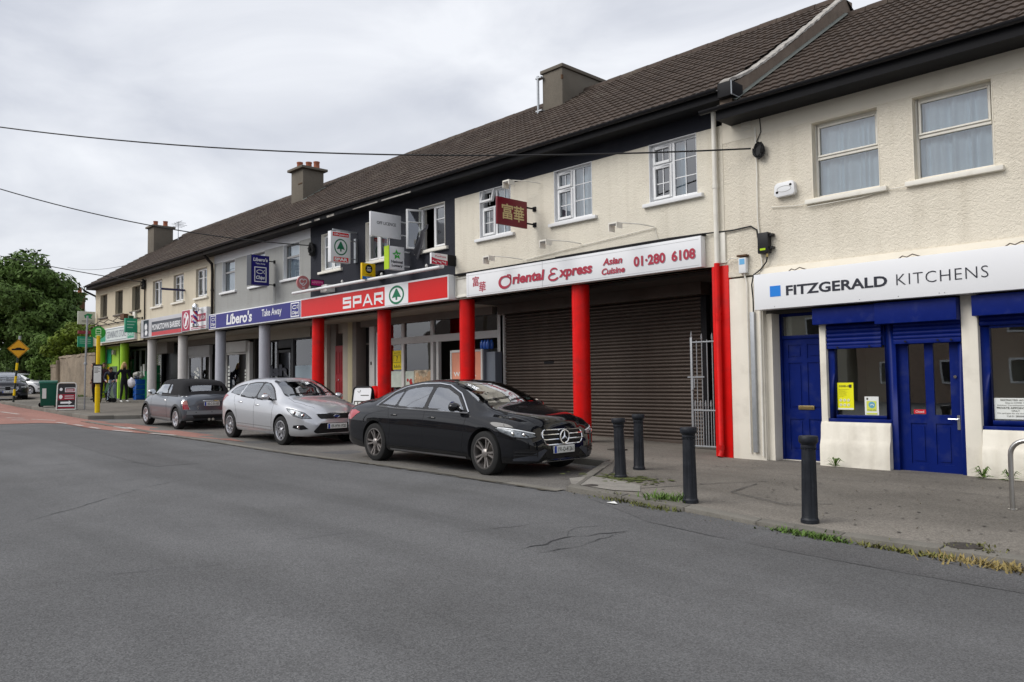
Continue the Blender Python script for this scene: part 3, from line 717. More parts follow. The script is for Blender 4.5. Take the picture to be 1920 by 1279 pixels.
def gutter(parent, x0, x1, y, z, mat=M_BLACK_PL, r=.06):
    b = B(); pts = [(y + r * math.cos(t), z + r * math.sin(t)) for t in [R(q) for q in range(180, 361, 20)]]; m = len(pts)
    pi = [(y + (r - .008) * math.cos(t), z + (r - .008) * math.sin(t)) for t in [R(q) for q in range(180, 361, 20)]]
    b.add([(x0, *q) for q in pts] + [(x1, *q) for q in pts], [(k, k + 1, k + m + 1, k + m) for k in range(m - 1)])
    b.add([(x0, *q) for q in pi] + [(x1, *q) for q in pi], [(k, k + m, k + m + 1, k + 1) for k in range(m - 1)] + [])
    b.quad((x0, y - r, z), (x1, y - r, z), (x1, y - r + .008, z), (x0, y - r + .008, z))
    x = x0 + .4
    while x < x1: b.box(x - .02, x + .02, y - r - .006, y + r, z - .012, z + .006); x += 1.0
    return b.build("gutter", mat, parent, smooth=True, ang=50)
def eaves(parent, x0, x1, y, z, mat, wall_y=12.5):
    """fascia board and soffit"""
    b = B().box(x0, x1, y + .06, y + .085, z - .20, z + .0); f = b.build("fascia_board", mat, parent, bevel=.004)
    B().box(x0, x1, y + .09, wall_y + .02, z - .19, z - .165).build("soffit", mat, parent)
    return f
def column(parent, x, mat, z1=3.64, r=.19, y=12.70):
    z0 = wz(x) - .05; b = B(); prof = [(r + .004, z0), (r, z0 + .4)]
    for k in range(1, 9): prof.append((r + rnd.uniform(-.003, .003), z0 + .4 + (z1 - z0 - .4) * k / 8))
    b.lathe(prof, (x, y, 0), 28); return b.build("column", mat, parent, smooth=True, ang=40)
def pipe(name, mat, parent, pts, r=.035, collars=(), n=10):
    b = B().tube(pts, r, n)
    for (x, y, z) in collars: b.lathe([(r + .008, z - .04), (r + .008, z + .04)], (x, y, 0), n)
    return b.build(name, mat, parent, smooth=True, ang=40)
def panel_door(name, parent, x0, x1, y, z0, z1, mat, panels, bevel=.004):
    """panels: list of (u0,u1,v0,v1) fractions; raised panels in recessed fields"""
    w, h = x1 - x0, z1 - z0
    holes = [(x0 + w * a, x0 + w * c, z0 + h * d, z0 + h * e_) for a, c, d, e_ in panels]
    b = B(); rect_cells(b, x0, x1, z0, z1, y, holes)
    for a, c, d, e_ in holes:
        t = .014
        for q in ([(a, d), (c, d)], [(c, d), (c, e_)], [(c, e_), (a, e_)], [(a, e_), (a, d)]):
            (ua, va), (ub, vb) = q; b.quad((ua, y, va), (ua, y + t, va), (ub, y + t, vb), (ub, y, vb))
        b.quad((a, y + t, d), (c, y + t, d), (c, y + t, e_), (a, y + t, e_))
        i = .035; b.box(a + i, c - i, y + .003, y + t - .001, d + i, e_ - i)
    b.box(x0, x1, y + .02, y + .045, z0, z1)
    return b.build(name, mat, parent)
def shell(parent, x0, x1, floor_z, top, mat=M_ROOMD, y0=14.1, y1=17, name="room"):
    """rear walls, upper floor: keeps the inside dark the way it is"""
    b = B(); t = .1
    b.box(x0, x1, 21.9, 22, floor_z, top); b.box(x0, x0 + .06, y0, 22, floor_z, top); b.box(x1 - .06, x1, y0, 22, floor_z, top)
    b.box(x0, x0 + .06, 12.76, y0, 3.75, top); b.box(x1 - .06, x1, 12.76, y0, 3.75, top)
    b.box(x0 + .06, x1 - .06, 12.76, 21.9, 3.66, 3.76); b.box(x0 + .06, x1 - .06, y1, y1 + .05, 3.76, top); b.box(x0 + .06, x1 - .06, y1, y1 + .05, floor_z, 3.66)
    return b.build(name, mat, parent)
EAV_Y, EAV_Z, RID_Y, RID_Z = 11.98, 6.70, 17.0, 9.93
# ================================================================== right-hand building (blue shopfront)
K = thing("terraced_shop", "cream roughcast building with blue doors and blue shopfront at the right end", "building", (-3, 12.5, .2))
FX0, FX1 = -7.46, 4.5
FH = [(-5.815, -4.735, 4.57, 5.84), (-4.245, -3.165, 4.57, 5.84), (-1.2, -.12, 4.57, 5.84), (.9, 1.98, 4.57, 5.84)]
fw_ = wall("upper_wall", M_CREAM_F, K, FX0, FX1, 3.52, 5.855, 12.5, FH, reveal=M_CREAM)
boxo("smooth_band", M_CREAM, K, FX0, FX1, 12.494, 12.75, 5.855, 6.35)
boxo("string_course", M_CREAM, K, -6.78, FX1, 12.47, 12.75, 3.40, 3.52, bevel=.01)
boxo("party_strip", M_CREAM_PD, K, -7.66, -7.46, 12.49, 12.75, 3.66, 6.2)
for h in FH: window(K, (h[0] + h[1]) / 2, 'cream sash', 4.57, sill=M_CREAM_W, sill_l=.11, curtain=.98)
B().box(FX0, FX1, 12.76, 12.8, 3.7, 4.4).build("parapet_lining", M_ROOMD, K)
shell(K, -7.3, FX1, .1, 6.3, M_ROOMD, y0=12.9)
# ground floor piers
boxo("pier", M_WHITE_R, K, -7.405, -6.767, 12.502, 12.9, .1, 3.40, bevel=.012)
boxo("pier_cap", M_CREAM_PD, K, -7.40, -6.78, 12.49, 12.8, 3.43, 3.53)
boxo("pier", M_WHITE_R, K, -5.795, -5.69, 12.52, 12.9, .1, 2.5, bevel=.01)
boxo("pier", M_WHITE_R, K, -3.69, -3.475, 12.50, 12.9, .1, 2.80, bevel=.015)
boxo("pier", M_WHITE_R, K, .6, 1.0, 12.50, 12.9, .1, 2.80, bevel=.015)
boxo("lintel", M_ROOMD, K, -6.767, FX1, 12.62, 12.9, 2.74, 3.40)
def plinth(x0, x1, top):
    b = B(); prof = [(12.41, .08), (12.413, .38), (12.42, .55), (12.445, .62), (12.462, .66), (12.475, top - .06), (12.50, top)]
    n = 10; vs = []
    for i in range(n + 1):
        x = x0 + (x1 - x0) * i / n
        for y, z in prof: vs.append((x, y + (rnd.uniform(-.006, .006) if 0 < i < n else .02), z))
        vs += [(x, 12.75, top), (x, 12.75, .08)]
    m = len(prof) + 2; fs = [(i * m + j, (i + 1) * m + j, (i + 1) * m + j + 1, i * m + j + 1) for i in range(n) for j in range(m - 1)]
    fs += [tuple(range(m))[::-1], tuple(n * m + j for j in range(m))]
    return B().add(vs, fs).build("plinth", M_WHITE_R, K, smooth=True, ang=45)
plinth(-5.80, -4.715, .92); plinth(-3.47, .6, .87)
# left blue door in its recess
B().box(-6.66, -6.615, 12.86, 12.94, .2, 2.74).box(-5.84, -5.796, 12.86, 12.94, .2, 2.74).box(-6.615, -5.84, 12.86, 12.94, 2.30, 2.36).box(-6.615, -5.84, 12.86, 12.94, 2.69, 2.74).build("door_frame", M_BLUE, K, bevel=.005)
B().box(-6.78, -6.66, 12.6, 12.95, .2, 2.74).build("door_reveal", M_WHITE_R, K)
boxo("fanlight", G_SHOP, K, -6.615, -5.84, 12.895, 12.9, 2.36, 2.69)
d1 = panel_door("door", K, -6.61, -5.845, 12.885, .24, 2.30, M_BLUE, [(.12, .44, .84, .95), (.56, .88, .84, .95), (.12, .44, .42, .80), (.56, .88, .42, .80), (.12, .44, .08, .335), (.56, .88, .08, .335)])
B().box(-6.36, -6.08, 12.872, 12.886, 1.09, 1.16).build("letter_box", M("brass", (.42, .33, .15), r=.35, m=.9, v=.2), d1, bevel=.004)
B().box(-6.33, -6.11, 12.868, 12.873, 1.105, 1.145).build("letter_flap", M("brass_dark", (.30, .22, .10), r=.4, m=.9), d1)
boxo("threshold", M_WHITE_R, K, -6.65, -5.8, 12.82, 12.95, .1, .235)
# window 1 (yellow poster)
def blue_window(x0, x1, z0, z1, gl, gz0, gz1, y=12.60):
    b = B(); b.box(x0, gl[0], y, y + .1, z0, z1); b.box(gl[1], x1, y, y + .1, z0, z1); b.box(gl[0], gl[1], y, y + .1, gz1, z1); b.box(gl[0], gl[1], y, y + .1, z0, gz0)
    b.box(x0 - .02, x1 + .01, y - .05, y, z0 - .005, z0 + .05)
    w = b.build("shop_window", M_BLUE, K, bevel=.006)
    boxo("pane", G_SHOP, w, gl[0], gl[1], y + .05, y + .056, gz0, gz1); return w
w1 = blue_window(-5.70, -4.72, .925, 2.46, (-5.585, -4.80), 1.03, 2.12)
w2 = blue_window(-3.50, .6, .87, 2.46, (-3.36, .5), 1.0, 2.30)
w3 = blue_window(1.0, FX1, .87, 2.46, (1.1, FX1 - .1), 1.0, 2.30)
plinth(1.0, FX1, .87)
# shop door with two tall glass strips
DX0, DX1 = -4.62, -3.76
B().box(-4.722, DX0, 12.56, 12.72, .17, 2.74).box(DX1, -3.69, 12.56, 12.72, .17, 2.74).box(DX0, DX1, 12.56, 12.72, 2.40, 2.74).build("door_frame", M_BLUE, K, bevel=.006)
hs = [(-4.475, -4.245, 1.06, 2.12), (-4.125, -3.90, 1.06, 2.12)]
b = B(); ph = [(-4.47, -4.24, .33, .93), (-4.12, -3.89, .33, .93)]
rect_cells(b, DX0, DX1, .21, 2.40, 12.64, hs + ph)
for a, c, d, e_ in ph:
    for q in ([(a, d), (c, d)], [(c, d), (c, e_)], [(c, e_), (a, e_)], [(a, e_), (a, d)]):
        (ua, va), (ub, vb) = q; b.quad((ua, 12.64, va), (ua, 12.655, va), (ub, 12.655, vb), (ub, 12.64, vb))
    b.quad((a, 12.655, d), (c, 12.655, d), (c, 12.655, e_), (a, 12.655, e_)); b.box(a + .04, c - .04, 12.643, 12.654, d + .04, e_ - .04)
for a, c, d, e_ in hs:
    for q in ([(a, d), (c, d)], [(c, d), (c, e_)], [(c, e_), (a, e_)], [(a, e_), (a, d)]):
        (ua, va), (ub, vb) = q; b.quad((ua, 12.64, va), (ua, 12.68, va), (ub, 12.68, vb), (ub, 12.64, vb))
d2 = b.build("door", M_BLUE, K)
for a, c, d, e_ in hs: boxo("pane", G_SHOP, d2, a, c, 12.66, 12.665, d, e_)
M_CHROME = M("chrome", (.75, .76, .78), r=.15, m=1, v=.03)
hb = B().box(-3.825, -3.785, 12.628, 12.641, .85, 1.06).tube([(-3.805, 12.63, 1.0), (-3.805, 12.585, 1.0), (-3.93, 12.585, 1.005)], .011, 8); hb.build("handle", M_CHROME, d2, smooth=True)
B().lathe([(.022, -.012), (.022, .004)], (-3.83, 12.63, 1.62), 14, axis='y').build("lock", M_CHROME, d2, smooth=True)
boxo("threshold", M("worn_step", (.5, .49, .46), v=.2, vs=6), K, -4.65, -3.72, 12.52, 12.72, .1, .205)
# roller shutter boxes and half-lowered blue shutters
def shutter_box(x0, x1, z0, z1, y):
    b = B().box(x0, x1, y, 12.75, z0, z1); return b.build("shutter_box", M_BLUE_S, K, bevel=.008)
shutter_box(-5.83, -4.842, 2.485, 2.745, 12.36); shutter_box(-4.838, -3.695, 2.435, 2.755, 12.34); shutter_box(-3.50, .58, 2.47, 2.76, 12.34); shutter_box(1.0, FX1, 2.47, 2.76, 12.34)
def corrug(name, mat, parent, x0, x1, z0, z1, y, p=.075, singles=True):
    n = max(1, int(round((z1 - z0) / p))); p = (z1 - z0) / n
    prof = [(.0, .0), (-.010, p * .12), (-.017, p * .35), (-.017, p * .6), (-.010, p * .82), (0, p * .93), (.004, p)]
    b = B(); m = len(prof)
    b.add([(x0, y + q, z) for q, z in prof] + [(x1, y + q, z) for q, z in prof], [(k, k + m, k + m + 1, k + 1) for k in range(m - 1)])
    me = b.mesh("slat", mat, smooth=True, ang=70); root = obj(name, B().box(x0, x1, y + .012, y + .02, z0, z1).mesh(name, mat), parent)
    for i in range(n): obj("slat", me, root, (0, rnd.uniform(-.001, .001), z0 + i * p))
    return root
s1 = corrug("roller_shutter", M_BLUE_S, K, -5.69, -4.83, 2.13, 2.48, 12.56, .07); B().box(-5.69, -4.83, 12.545, 12.57, 2.09, 2.135).build("bottom_rail", M_BLUE_S, s1, bevel=.004)
s2 = corrug("roller_shutter", M_BLUE_S, K, -4.63, -3.70, 2.19, 2.45, 12.52, .07); B().box(-4.63, -3.70, 12.505, 12.53, 2.125, 2.19).build("bottom_rail", M_BLUE_S, s2, bevel=.004)
s3 = corrug("roller_shutter", M_BLUE_S, K, -3.47, .58, 2.34, 2.48, 12.56, .07)
for sh, xs, z, y in ((s1, (-5.5, -5.0), 2.112, 12.535), (s2, (-4.45, -4.0, -3.82), 2.158, 12.495)):
    for x in xs: B().lathe([(.016, -.02), (.012, .0)], (x, y, z), 10, axis='y').build("lock", M_BLACK, sh, smooth=True)
# room seen through the glass
M_RW = M("office_wall", (.74, .71, .62), r=.85, v=.06, vs=1)
rm = B(); rm.box(-6.5, 4.4, 14.2, 14.25, .2, 2.9); rm.box(-6.6, -6.5, 13, 15.05, .2, 2.9); rm.box(-6.5, 4.4, 12.95, 15.0, 2.72, 2.78); rm.build("room_wall", M_RW, K)
boxo("room_floor", M("carpet", (.11, .10, .09), r=1), K, -6.5, 4.4, 12.9, 15.0, .1, .2)
boxo("room_door", M("dark_door", (.035, .028, .025), r=.4), K, -5.15, -4.1, 14.14, 14.19, .2, 2.45)
boxo("room_partition", M_RW, K, -5.80, -5.74, 12.95, 14.2, .2, 2.72)
boxo("room_cabinet", M("wood_units", (.20, .12, .065), r=.45, v=.25, vs=4), K, -3.2, -1.5, 13.75, 14.19, .2, 2.2)
# posters (flat print)
def poster(label, x0, x1, z0, z1, y, ground, marks, root=None):
    p = boxo("poster", ground, None, x0, x1, y, y + .004, z0, z1); tag(p, label, "poster")
    for mname, mt, fn in marks:
        b = B(); fn(b); b.build(mname, mt, p)
    return p
M_YEL = M("poster_yellow", (.80, .78, .012), r=.45, v=.03); M_PAPER = M("poster_white", (.75, .77, .74), r=.5, v=.03); M_INK = M("ink_dark", (.05, .05, .035), r=.5, v=0); M_PBLUE = M("print_blue", (.12, .36, .52), r=.5, v=0); M_PYEL = M("print_yellow", (.62, .68, .10), r=.5, v=0)
F1 = fr_front(12.635)
def ym(b):
    lettering(b, "COVID-19", -5.545, -5.38, 1.475, 1.505, F1, bold=.02)
    rect(b, -5.385, -5.345, 1.465, 1.515, F1)
    for q in range(6): lettering(b, ["Please keep a distance", "of 2 metres", "Wash your hands", "Cover coughs", "Avoid touching", "your face"][q], -5.545, -5.545 + [.16, .10, .13, .11, .12, .07][q], 1.43 - q * .022, 1.443 - q * .022, F1)
def yw(b):
    for r_ in range(2):
        for q in range(3):
            ring(b, -5.52 + q * .06, 1.265 - r_ * .075, .022, .022, .007, F1, n=14); line(b, [(-5.53 + q * .06, 1.255 - r_ * .075), (-5.51 + q * .06, 1.275 - r_ * .075)], .008, F1)
    rect(b, -5.57, -5.32, 1.115, 1.14, F1)
poster("yellow health notice in the left blue shop window", -5.575, -5.315, 1.11, 1.545, 12.637, M_YEL, [("print", M_INK, ym), ("print", M_PAPER, yw)])
F2 = fr_front(12.633)
poster("white notice with blue circle in the left blue shop window", -5.145, -4.93, 1.035, 1.325, 12.635, M_PAPER, [
    ("print", M_PYEL, lambda b: (rect(b, -5.115, -4.965, 1.10, 1.255, F2, .002), rect(b, -5.12, -4.955, 1.045, 1.07, F2, .002))), ("print", M_PBLUE, lambda b: poly(b, circ(-5.035, 1.195, .05), F2, .004)),
    ("print", M_PAPER, lambda b: (line(b, [(-5.06, 1.19), (-5.02, 1.205), (-5.0, 1.18)], .012, F2, .006))), ("print", M_INK, lambda b: (rect(b, -5.115, -5.09, 1.275, 1.305, F2, .002), lettering(b, "Keep safe", -5.10, -4.975, 1.105, 1.125, F2, .004)))])
F3 = fr_front(12.643)
def rn(b):
    rows = ["RESTRICTED ACCESS", "Due to COVID 19", "Kitchen Consultations are by", "PRIVATE APPOINTMENT", "ONLY", "We apologise for any inconvenience", "Call 01 2800000"]
    for i, t in enumerate(rows):
        L = [.36, .24, .44, .46, .1, .46, .22][i]; z = 1.275 - i * .037
        lettering(b, t, -3.085 - L / 2, -3.085 + L / 2, z, z + (.022 if i != 3 else .026), F3, bold=.01 if i in (0, 3) else 0)
poster("white restricted access notice in the right blue shop window", -3.345, -2.825, 1.02, 1.315, 12.645, M_PAPER, [("print", M_INK, rn)])
F4 = fr_front(12.655)
poster("small red closed card on the glass of the blue shop door", -4.425, -4.255, 1.07, 1.135, 12.656, M("card_red", (.55, .012, .03), r=.4), [("print", M_PAPER, lambda b: lettering(b, "Closed", -4.40, -4.28, 1.085, 1.12, F4))])
# fascia sign
SG = boxo("shop_sign", M_SIGNW, None, -6.765, FX1, 12.22, 12.46, 2.785, 3.385, bevel=.006); tag(SG, "long white fascia sign of the kitchen shop with blue square and dark lettering", "shop sign")
FS = fr_front(12.22)
B().add([FS(u, v, .003) for u, v in [(-6.475, 2.985), (-6.285, 2.985), (-6.285, 3.165), (-6.475, 3.165)]], [(0, 1, 2, 3)]).build("logo", M("logo_blue", (.02, .22, .70), r=.35, v=0), SG)
lettering(B(), "FITZGERALD", -6.19, -4.58, 2.985, 3.15, FS, bold=.028).build("lettering", T_BLUEBLK, SG)
lettering(B(), "KITCHENS", -4.45, -3.235, 2.985, 3.15, FS, bold=-.012, space=1.1).build("lettering", T_BLUEBLK, SG)
for x in (-6.40, -5.0, -4.43, -3.87, -3.80):
    B().lathe([(.008, -.004), (.008, .0)], (x, 12.22, 2.82), 8, axis='y').build("screw", M_GALV, SG)
cb = B()
for x in (-6.1, -4.35, -2.95):
    cb.tube([(x - .12, 12.36, 3.39), (x - .04, 12.33, 3.43), (x + .02, 12.33, 3.405), (x + .1, 12.33, 3.44), (x + .22, 12.36, 3.39)], .009, 6)
cb.build("sign_cable", M("cable_brown", (.09, .07, .055)), SG, smooth=True)
# roof, gutter, party parapet
roof_slope(K, -7.02, FX1, 12.02, 6.33, 17.0, 9.50, M_TILE, singles=300)
eaves(K, -7.28, FX1, 11.94, 6.33, M_BLACK); gutter(K, -7.55, FX1, 11.93, 6.335)
b = B()
top = [(12.10, 6.76), (12.45, 6.93), (14.3, 8.08), (16.9, 9.86), (17.3, 9.90)]; bot = [(17.3, 9.3), (16.9, 9.2), (14.3, 7.5), (12.35, 6.3), (12.1, 6.3)]
poly_yz = top + bot; n = len(poly_yz)
b.add([(-7.02, y, z) for y, z in poly_yz] + [(-7.26, y, z) for y, z in poly_yz], [tuple(range(n)), tuple(range(2 * n - 1, n - 1, -1))] + [(i, i + n, (i + 1) % n + n, (i + 1) % n) for i in range(n)])
pp = b.build("party_parapet", M_PARAPET, K)
b = B(); vs = []
for i in range(41):
    t = i / 40; y = 12.02 + (16.95 - 12.02) * t; z = smooth_i(y, [12.02, 12.45, 14.3, 16.95], [6.76, 6.95, 8.10, 9.90]); j = rnd.uniform(-.012, .018)
    vs += [(-7.012 + rnd.uniform(-.006, .008), y, z + .012 - rnd.uniform(0, .02)), (-7.02 + rnd.uniform(-.01, .008), y, z + .045 + j), (-7.17 + rnd.uniform(-.012, .012), y, z + .055 + j), (-7.24, y, z + .01)]
b.add(vs, [(4 * i + k, 4 * i + 4 + k, 4 * i + 5 + k, 4 * i + 1 + k) for i in range(40) for k in range(3)] + [(0, 1, 2, 3)]); b.build("coping", M_COPING, pp)
b = B(); b.add([(-7.012, 12.1, 6.47), (-6.93, 12.1, 6.44), (-6.93, 16.9, 9.51), (-7.012, 16.9, 9.55)], [(0, 1, 2, 3)]); b.build("flashing", M_LEAD, pp)
B().box(-7.22, -6.95, 11.97, 12.36, 6.50, 6.76).build("boxed_eaves_end", M_BLACK, K, bevel=.01)
b = B().tube([(-6.945, 11.965, 6.51), (-6.945, 12.36, 6.51)], .009, 6).tube([(-6.945, 11.965, 6.51), (-6.945, 11.965, 6.75)], .012, 6); b.build("eaves_trim", M_GALV, K)
B().add([(-7.0, 17.0, 9.86), (-6.9, 17.45, 9.5), (-7.2, 17.45, 9.5), (-7.2, 17.0, 9.86)], [(0, 1, 2, 3)]).build("ridge_flashing", M_BLACK, pp)
vt = B(); rect(vt, -7.09, -6.88, 5.98, 6.16, fr_front(12.494), .003); v_ = vt.build("vent", M_CREAM, K); vb = B()
for q in range(6): vb.box(-7.075, -6.895, 12.478, 12.492, 5.995 + q * .027, 6.009 + q * .027)
vb.build("louvre", M_CREAM_W, v_)
# ================================================================== the arcade terrace
def upper(parent, x0, x1, mat, smooth_mat, cx, z_low=3.66, style='uPVC bars', sill=M_UPVC, reveal=None, curtains=(), eave_mat=M_BLACK, skip=None, top=6.20):
    holes = [(c - .54, c + .54, 5.06, 6.20) for c in cx]
    w = wall("upper_wall", mat, parent, x0, x1, z_low, 6.20, 12.5, holes, reveal=reveal or mat)
    boxo("smooth_band", smooth_mat, parent, x0, x1, 12.492, 12.75, 6.20, 6.62)
    ws = [window(parent, c, style, 5.06, sill=sill, curtain=(curtains[i] if i < len(curtains) else None), skip=(skip or {}).get(i, ())) for i, c in enumerate(cx)]
    xe = -7.225 if x1 > -8 else x1
    eaves(parent, x0, xe, EAV_Y, EAV_Z, eave_mat); gutter(parent, x0, xe, EAV_Y - .01, EAV_Z - .02)
    return ws
def bulkhead(parent, x0, x1, mat, z0=3.40, y=13.9, z1=3.66): return boxo("bulkhead", mat, parent, x0, x1, y, y + .3, z0, z1)
def box_sign(name, label, x0, x1, z0, z1, face, border=M_SIGNW, y=12.36, bw=.035):
    s = boxo(name, border, None, x0, x1, y, 12.50, z0, z1, bevel=.006); tag(s, label, "shop sign")
    boxo("face", face, s, x0 + bw, x1 - bw, y - .004, y + .01, z0 + bw, z1 - bw); return s

# ------------------------------------------------------------------ 1: takeaway with the brown shutter
A = thing("terraced_shop", "cream terrace house over red columns and a closed brown roller shutter", "building", (-11.2, 12.5, .3))
AX0, AX1 = -15.0, -7.66
aw = upper(A, AX0, AX1, M_CREAM_PD, M_CHAR, (-13.53, -11.08, -8.545), reveal=M_UPVC, curtains=(.42, .98, .3), skip={0: (0,)})
for xo in (-11.08, -8.545, -13.53):
    pass
# open fanlight of the left window
fl = window_meshes('uPVC bars')[1][0][1]
o = obj("casement", fl, aw[0], (-13.53, 12.5 - .012, 5.06)); o.location = (-13.53, 12.5 - .28, 5.06 + .145); o.rotation_euler = (R(-14), 0, 0)
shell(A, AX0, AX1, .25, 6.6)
roof_slope(A, -15.0, -7.2, EAV_Y + .07, EAV_Z + .01, RID_Y, RID_Z, M_TILE, singles=300)
M_BEAM = M_CREAM
boxo("beam", M_CREAM, A, AX0, -7.42, 12.505, 12.88, 3.66, 3.75)
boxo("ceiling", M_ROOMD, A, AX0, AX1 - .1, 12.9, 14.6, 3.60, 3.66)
fp = B(); fr_box(fp, -14.93, -14.43, 3.70, 4.20, .05, 12.43, 12.49); fp.box(-14.88, -14.48, 12.45, 12.49, 3.75, 4.15); fp.build("fascia_panel", M_CREAM_W, A, bevel=.004)
boxo("side_panel", M_CREAM_W, A, -7.66, -7.44, 12.46, 12.5, 3.70, 4.28, bevel=.004)
for x in (-14.80, -11.08): column(A, x, M_RED, 3.66)
b = B().box(-7.745, -7.40, 12.485, 12.95, .1, 3.66); b.build("pilaster", M_RED, A, bevel=.02)
pipe("downpipe", M_CREAM_W, A, [(-7.585, 12.42, 6.45), (-7.585, 12.42, 3.70)], .045, [(-7.585, 12.42, 5.1)])
pipe("downpipe", M_RED, A, [(-7.585, 12.41, 3.70), (-7.585, 12.41, .34), (-7.59, 12.36, .25)], .05, [(-7.585, 12.41, 2.72), (-7.585, 12.41, 2.86), (-7.585, 12.41, .42)])
boxo("return_wall", M_CREAM, A, -7.80, -7.62, 12.95, 14.4, .1, 3.62)
boxo("stallriser_wall", M_ROOMD, A, -15.0, -7.6, 14.16, 14.3, .1, 3.6)
# roller shutter: every slat a part
SX0, SX1, SYY = -14.80, -8.93, 14.02
sh = obj("roller_shutter", B().box(SX0, SX1, SYY + .03, SYY + .05, .28, 3.36).mesh("roller_shutter", M_SHUT), A)
pitch_s = .0765; ns = 39; zb0 = .36
prof = [(.004, 0), (-.014, .006), (-.027, .020), (-.031, .036), (-.026, .052), (-.012, .064), (.004, .0715), (.006, .0765)]
m = len(prof); b = B().add([(SX0, y, z) for y, z in prof] + [(SX1, y, z) for y, z in prof], [(k, k + m, k + m + 1, k + 1) for k in range(m - 1)])
sm = b.mesh("slat", M_SHUT, smooth=True, ang=60)
for i in range(ns): obj("slat", sm, sh, (0, SYY + rnd.uniform(-.002, .002), zb0 + i * pitch_s), (0, rnd.uniform(-.0006, .0006), 0))
boxo("bottom_rail", M_SHUT, sh, SX0, SX1, SYY - .03, SYY + .03, .24, .365, bevel=.006)
b = B().box(SX0 - .02, SX1 + .15, SYY - .28, SYY + .05, 3.35, 3.62); b.build("shutter_box", M_SHUT, A)
B().box(-13.42, -13.1, SYY - .036, SYY + .0, 2.05, 2.11).build("letter_slot", M_BLACK, sh)
boxo("shutter_guide", M_WFRAME, A, SX0 - .14, SX0 - .005, SYY - .08, SYY + .06, .28, 3.35, bevel=.006)
boxo("shutter_guide", M_BLACK, A, SX1 + .005, SX1 + .14, SYY - .08, SYY + .06, .22, 3.35, bevel=.006)
# metal gate in front of the side passage
GT = thing("metal_gate", "grey spiked metal gate standing ajar between the brown shutter and the red pilaster", "gate", (-8.3, 13.42, .25))
GX0, GX1, GY = -8.84, -7.86, 13.42; gz = .27
g = B(); g.box(GX0, GX0 + .045, GY - .022, GY + .022, gz, 2.46); g.box(GX1 - .045, GX1, GY - .022, GY + .022, gz, 2.46)
for z in (.32, 1.02, 2.36): g.box(GX0 + .045, GX1 - .045, GY - .018, GY + .018, z - .014, z + .014)
g.build("gate_frame", M_GALV, GT, bevel=.003)
bar = B().tube([(0, 0, .30), (0, 0, 2.40)], .011, 8).mesh("bar", M_GALV, smooth=True); bar2 = B().tube([(0, 0, .30), (0, 0, 1.10)], .009, 8).mesh("bar", M_GALV, smooth=True)
spk = B().lathe([(.006, -.02), (.024, .01), (.016, .03), (.022, .045), (.002, .12)], (0, 0, 0), 8).mesh("spike", M_GALV, smooth=True, ang=60)
nb = 8
for i in range(1, nb):
    x = GX0 + .02 + (GX1 - GX0 - .04) * i / nb; obj("bar", bar, GT, (x, GY, 0))
    if i % 1 == 0 and i % 2 == 0: obj("spike", spk, GT, (x, GY, 2.41))
    obj("bar", bar2, GT, (x - .055, GY, 0)); obj("spike", spk, GT, (x - .055, GY, 1.10), (0, 0, .4))
for x in (GX0 + .022, GX1 - .022): obj("spike", spk, GT, (x, GY, 2.47))
B().box(GX0 - .06, GX0 + .32, GY - .04, GY - .022, 1.66, 1.685).box(GX0 + .02, GX0 + .07, GY - .045, GY - .022, 1.42, 1.66).tube([(GX0 + .1, GY - .045, 1.64), (GX0 + .1, GY - .045, 1.46)], .012, 6).build("latch", M_GALV, GT)
for z in (.7, 2.1): B().lathe([(.02, -.06), (.02, .06)], (GX1 + .012, GY, z), 10).build("hinge", M_GALV, GT)
boxo("passage_panel", M("grey_panel", (.24, .25, .27), r=.5), A, -8.62, -7.82, 14.0, 14.05, .2, .95); boxo("pipe_chase", M_GALV, A, -8.02, -7.88, 13.9, 14.0, .2, 2.9, bevel=.01)
# long white fascia sign
OS = boxo("shop_sign", M_SIGNW, None, -14.40, -7.86, 12.34, 12.49, 3.665, 4.235, bevel=.005); tag(OS, "long white fascia sign of the Asian takeaway with red lettering and a phone number", "shop sign")
FO = fr_front(12.34)
M_RDL = M("letter_crimson", (.42, .035, .065), r=.4, v=0); M_SHD = M("letter_shadow", (.30, .30, .33), r=.5, v=0); M_EDGE = M("panel_joint", (.42, .42, .43), r=.5)
jb = B(); rect(jb, -11.86, -11.85, 3.67, 4.23, FO, .002); line(jb, [(-14.38, 4.175), (-7.9, 4.175)], .006, FO, .002); line(jb, [(-14.38, 3.70), (-7.9, 3.70)], .006, FO, .002); line(jb, [(-14.33, 3.68), (-14.33, 4.22)], .006, FO, .002); jb.build("panel_joint", M_EDGE, OS)
def twice(name, fn):
    s = B(); fn(s, .014, -.014, .002); s.build("letter_shadow", M_SHD, OS); s = B(); fn(s, 0, 0, .005); s.build("lettering", M_RDL, OS)
def or1(b, dx, dz, d):
    ring(b, -13.03 + dx, 3.905 + dz, .20, .145, .042, FO, d, 26); ring(b, -13.055 + dx, 3.90 + dz, .205, .155, .05, FO, d + .0008, 20, 110, 310)
    line(b, [(-12.97 + dx, 4.055 + dz), (-12.86 + dx, 4.045 + dz), (-12.85 + dx, 3.94 + dz)], .032, FO, d)
    lettering(b, "riental", -12.80 + dx, -11.79 + dx, 3.825 + dz, 4.055 + dz, FO, d, bold=.04, shear=.12)
    ring(b, -11.51 + dx, 3.985 + dz, .115, .075, .036, FO, d, 18, 20, 290); ring(b, -11.53 + dx, 3.86 + dz, .155, .09, .044, FO, d + .0008, 22, 85, 345)
    lettering(b, "xpress", -11.37 + dx, -10.44 + dx, 3.765 + dz, 3.99 + dz, FO, d, bold=.04, shear=.12)
twice("a", or1)
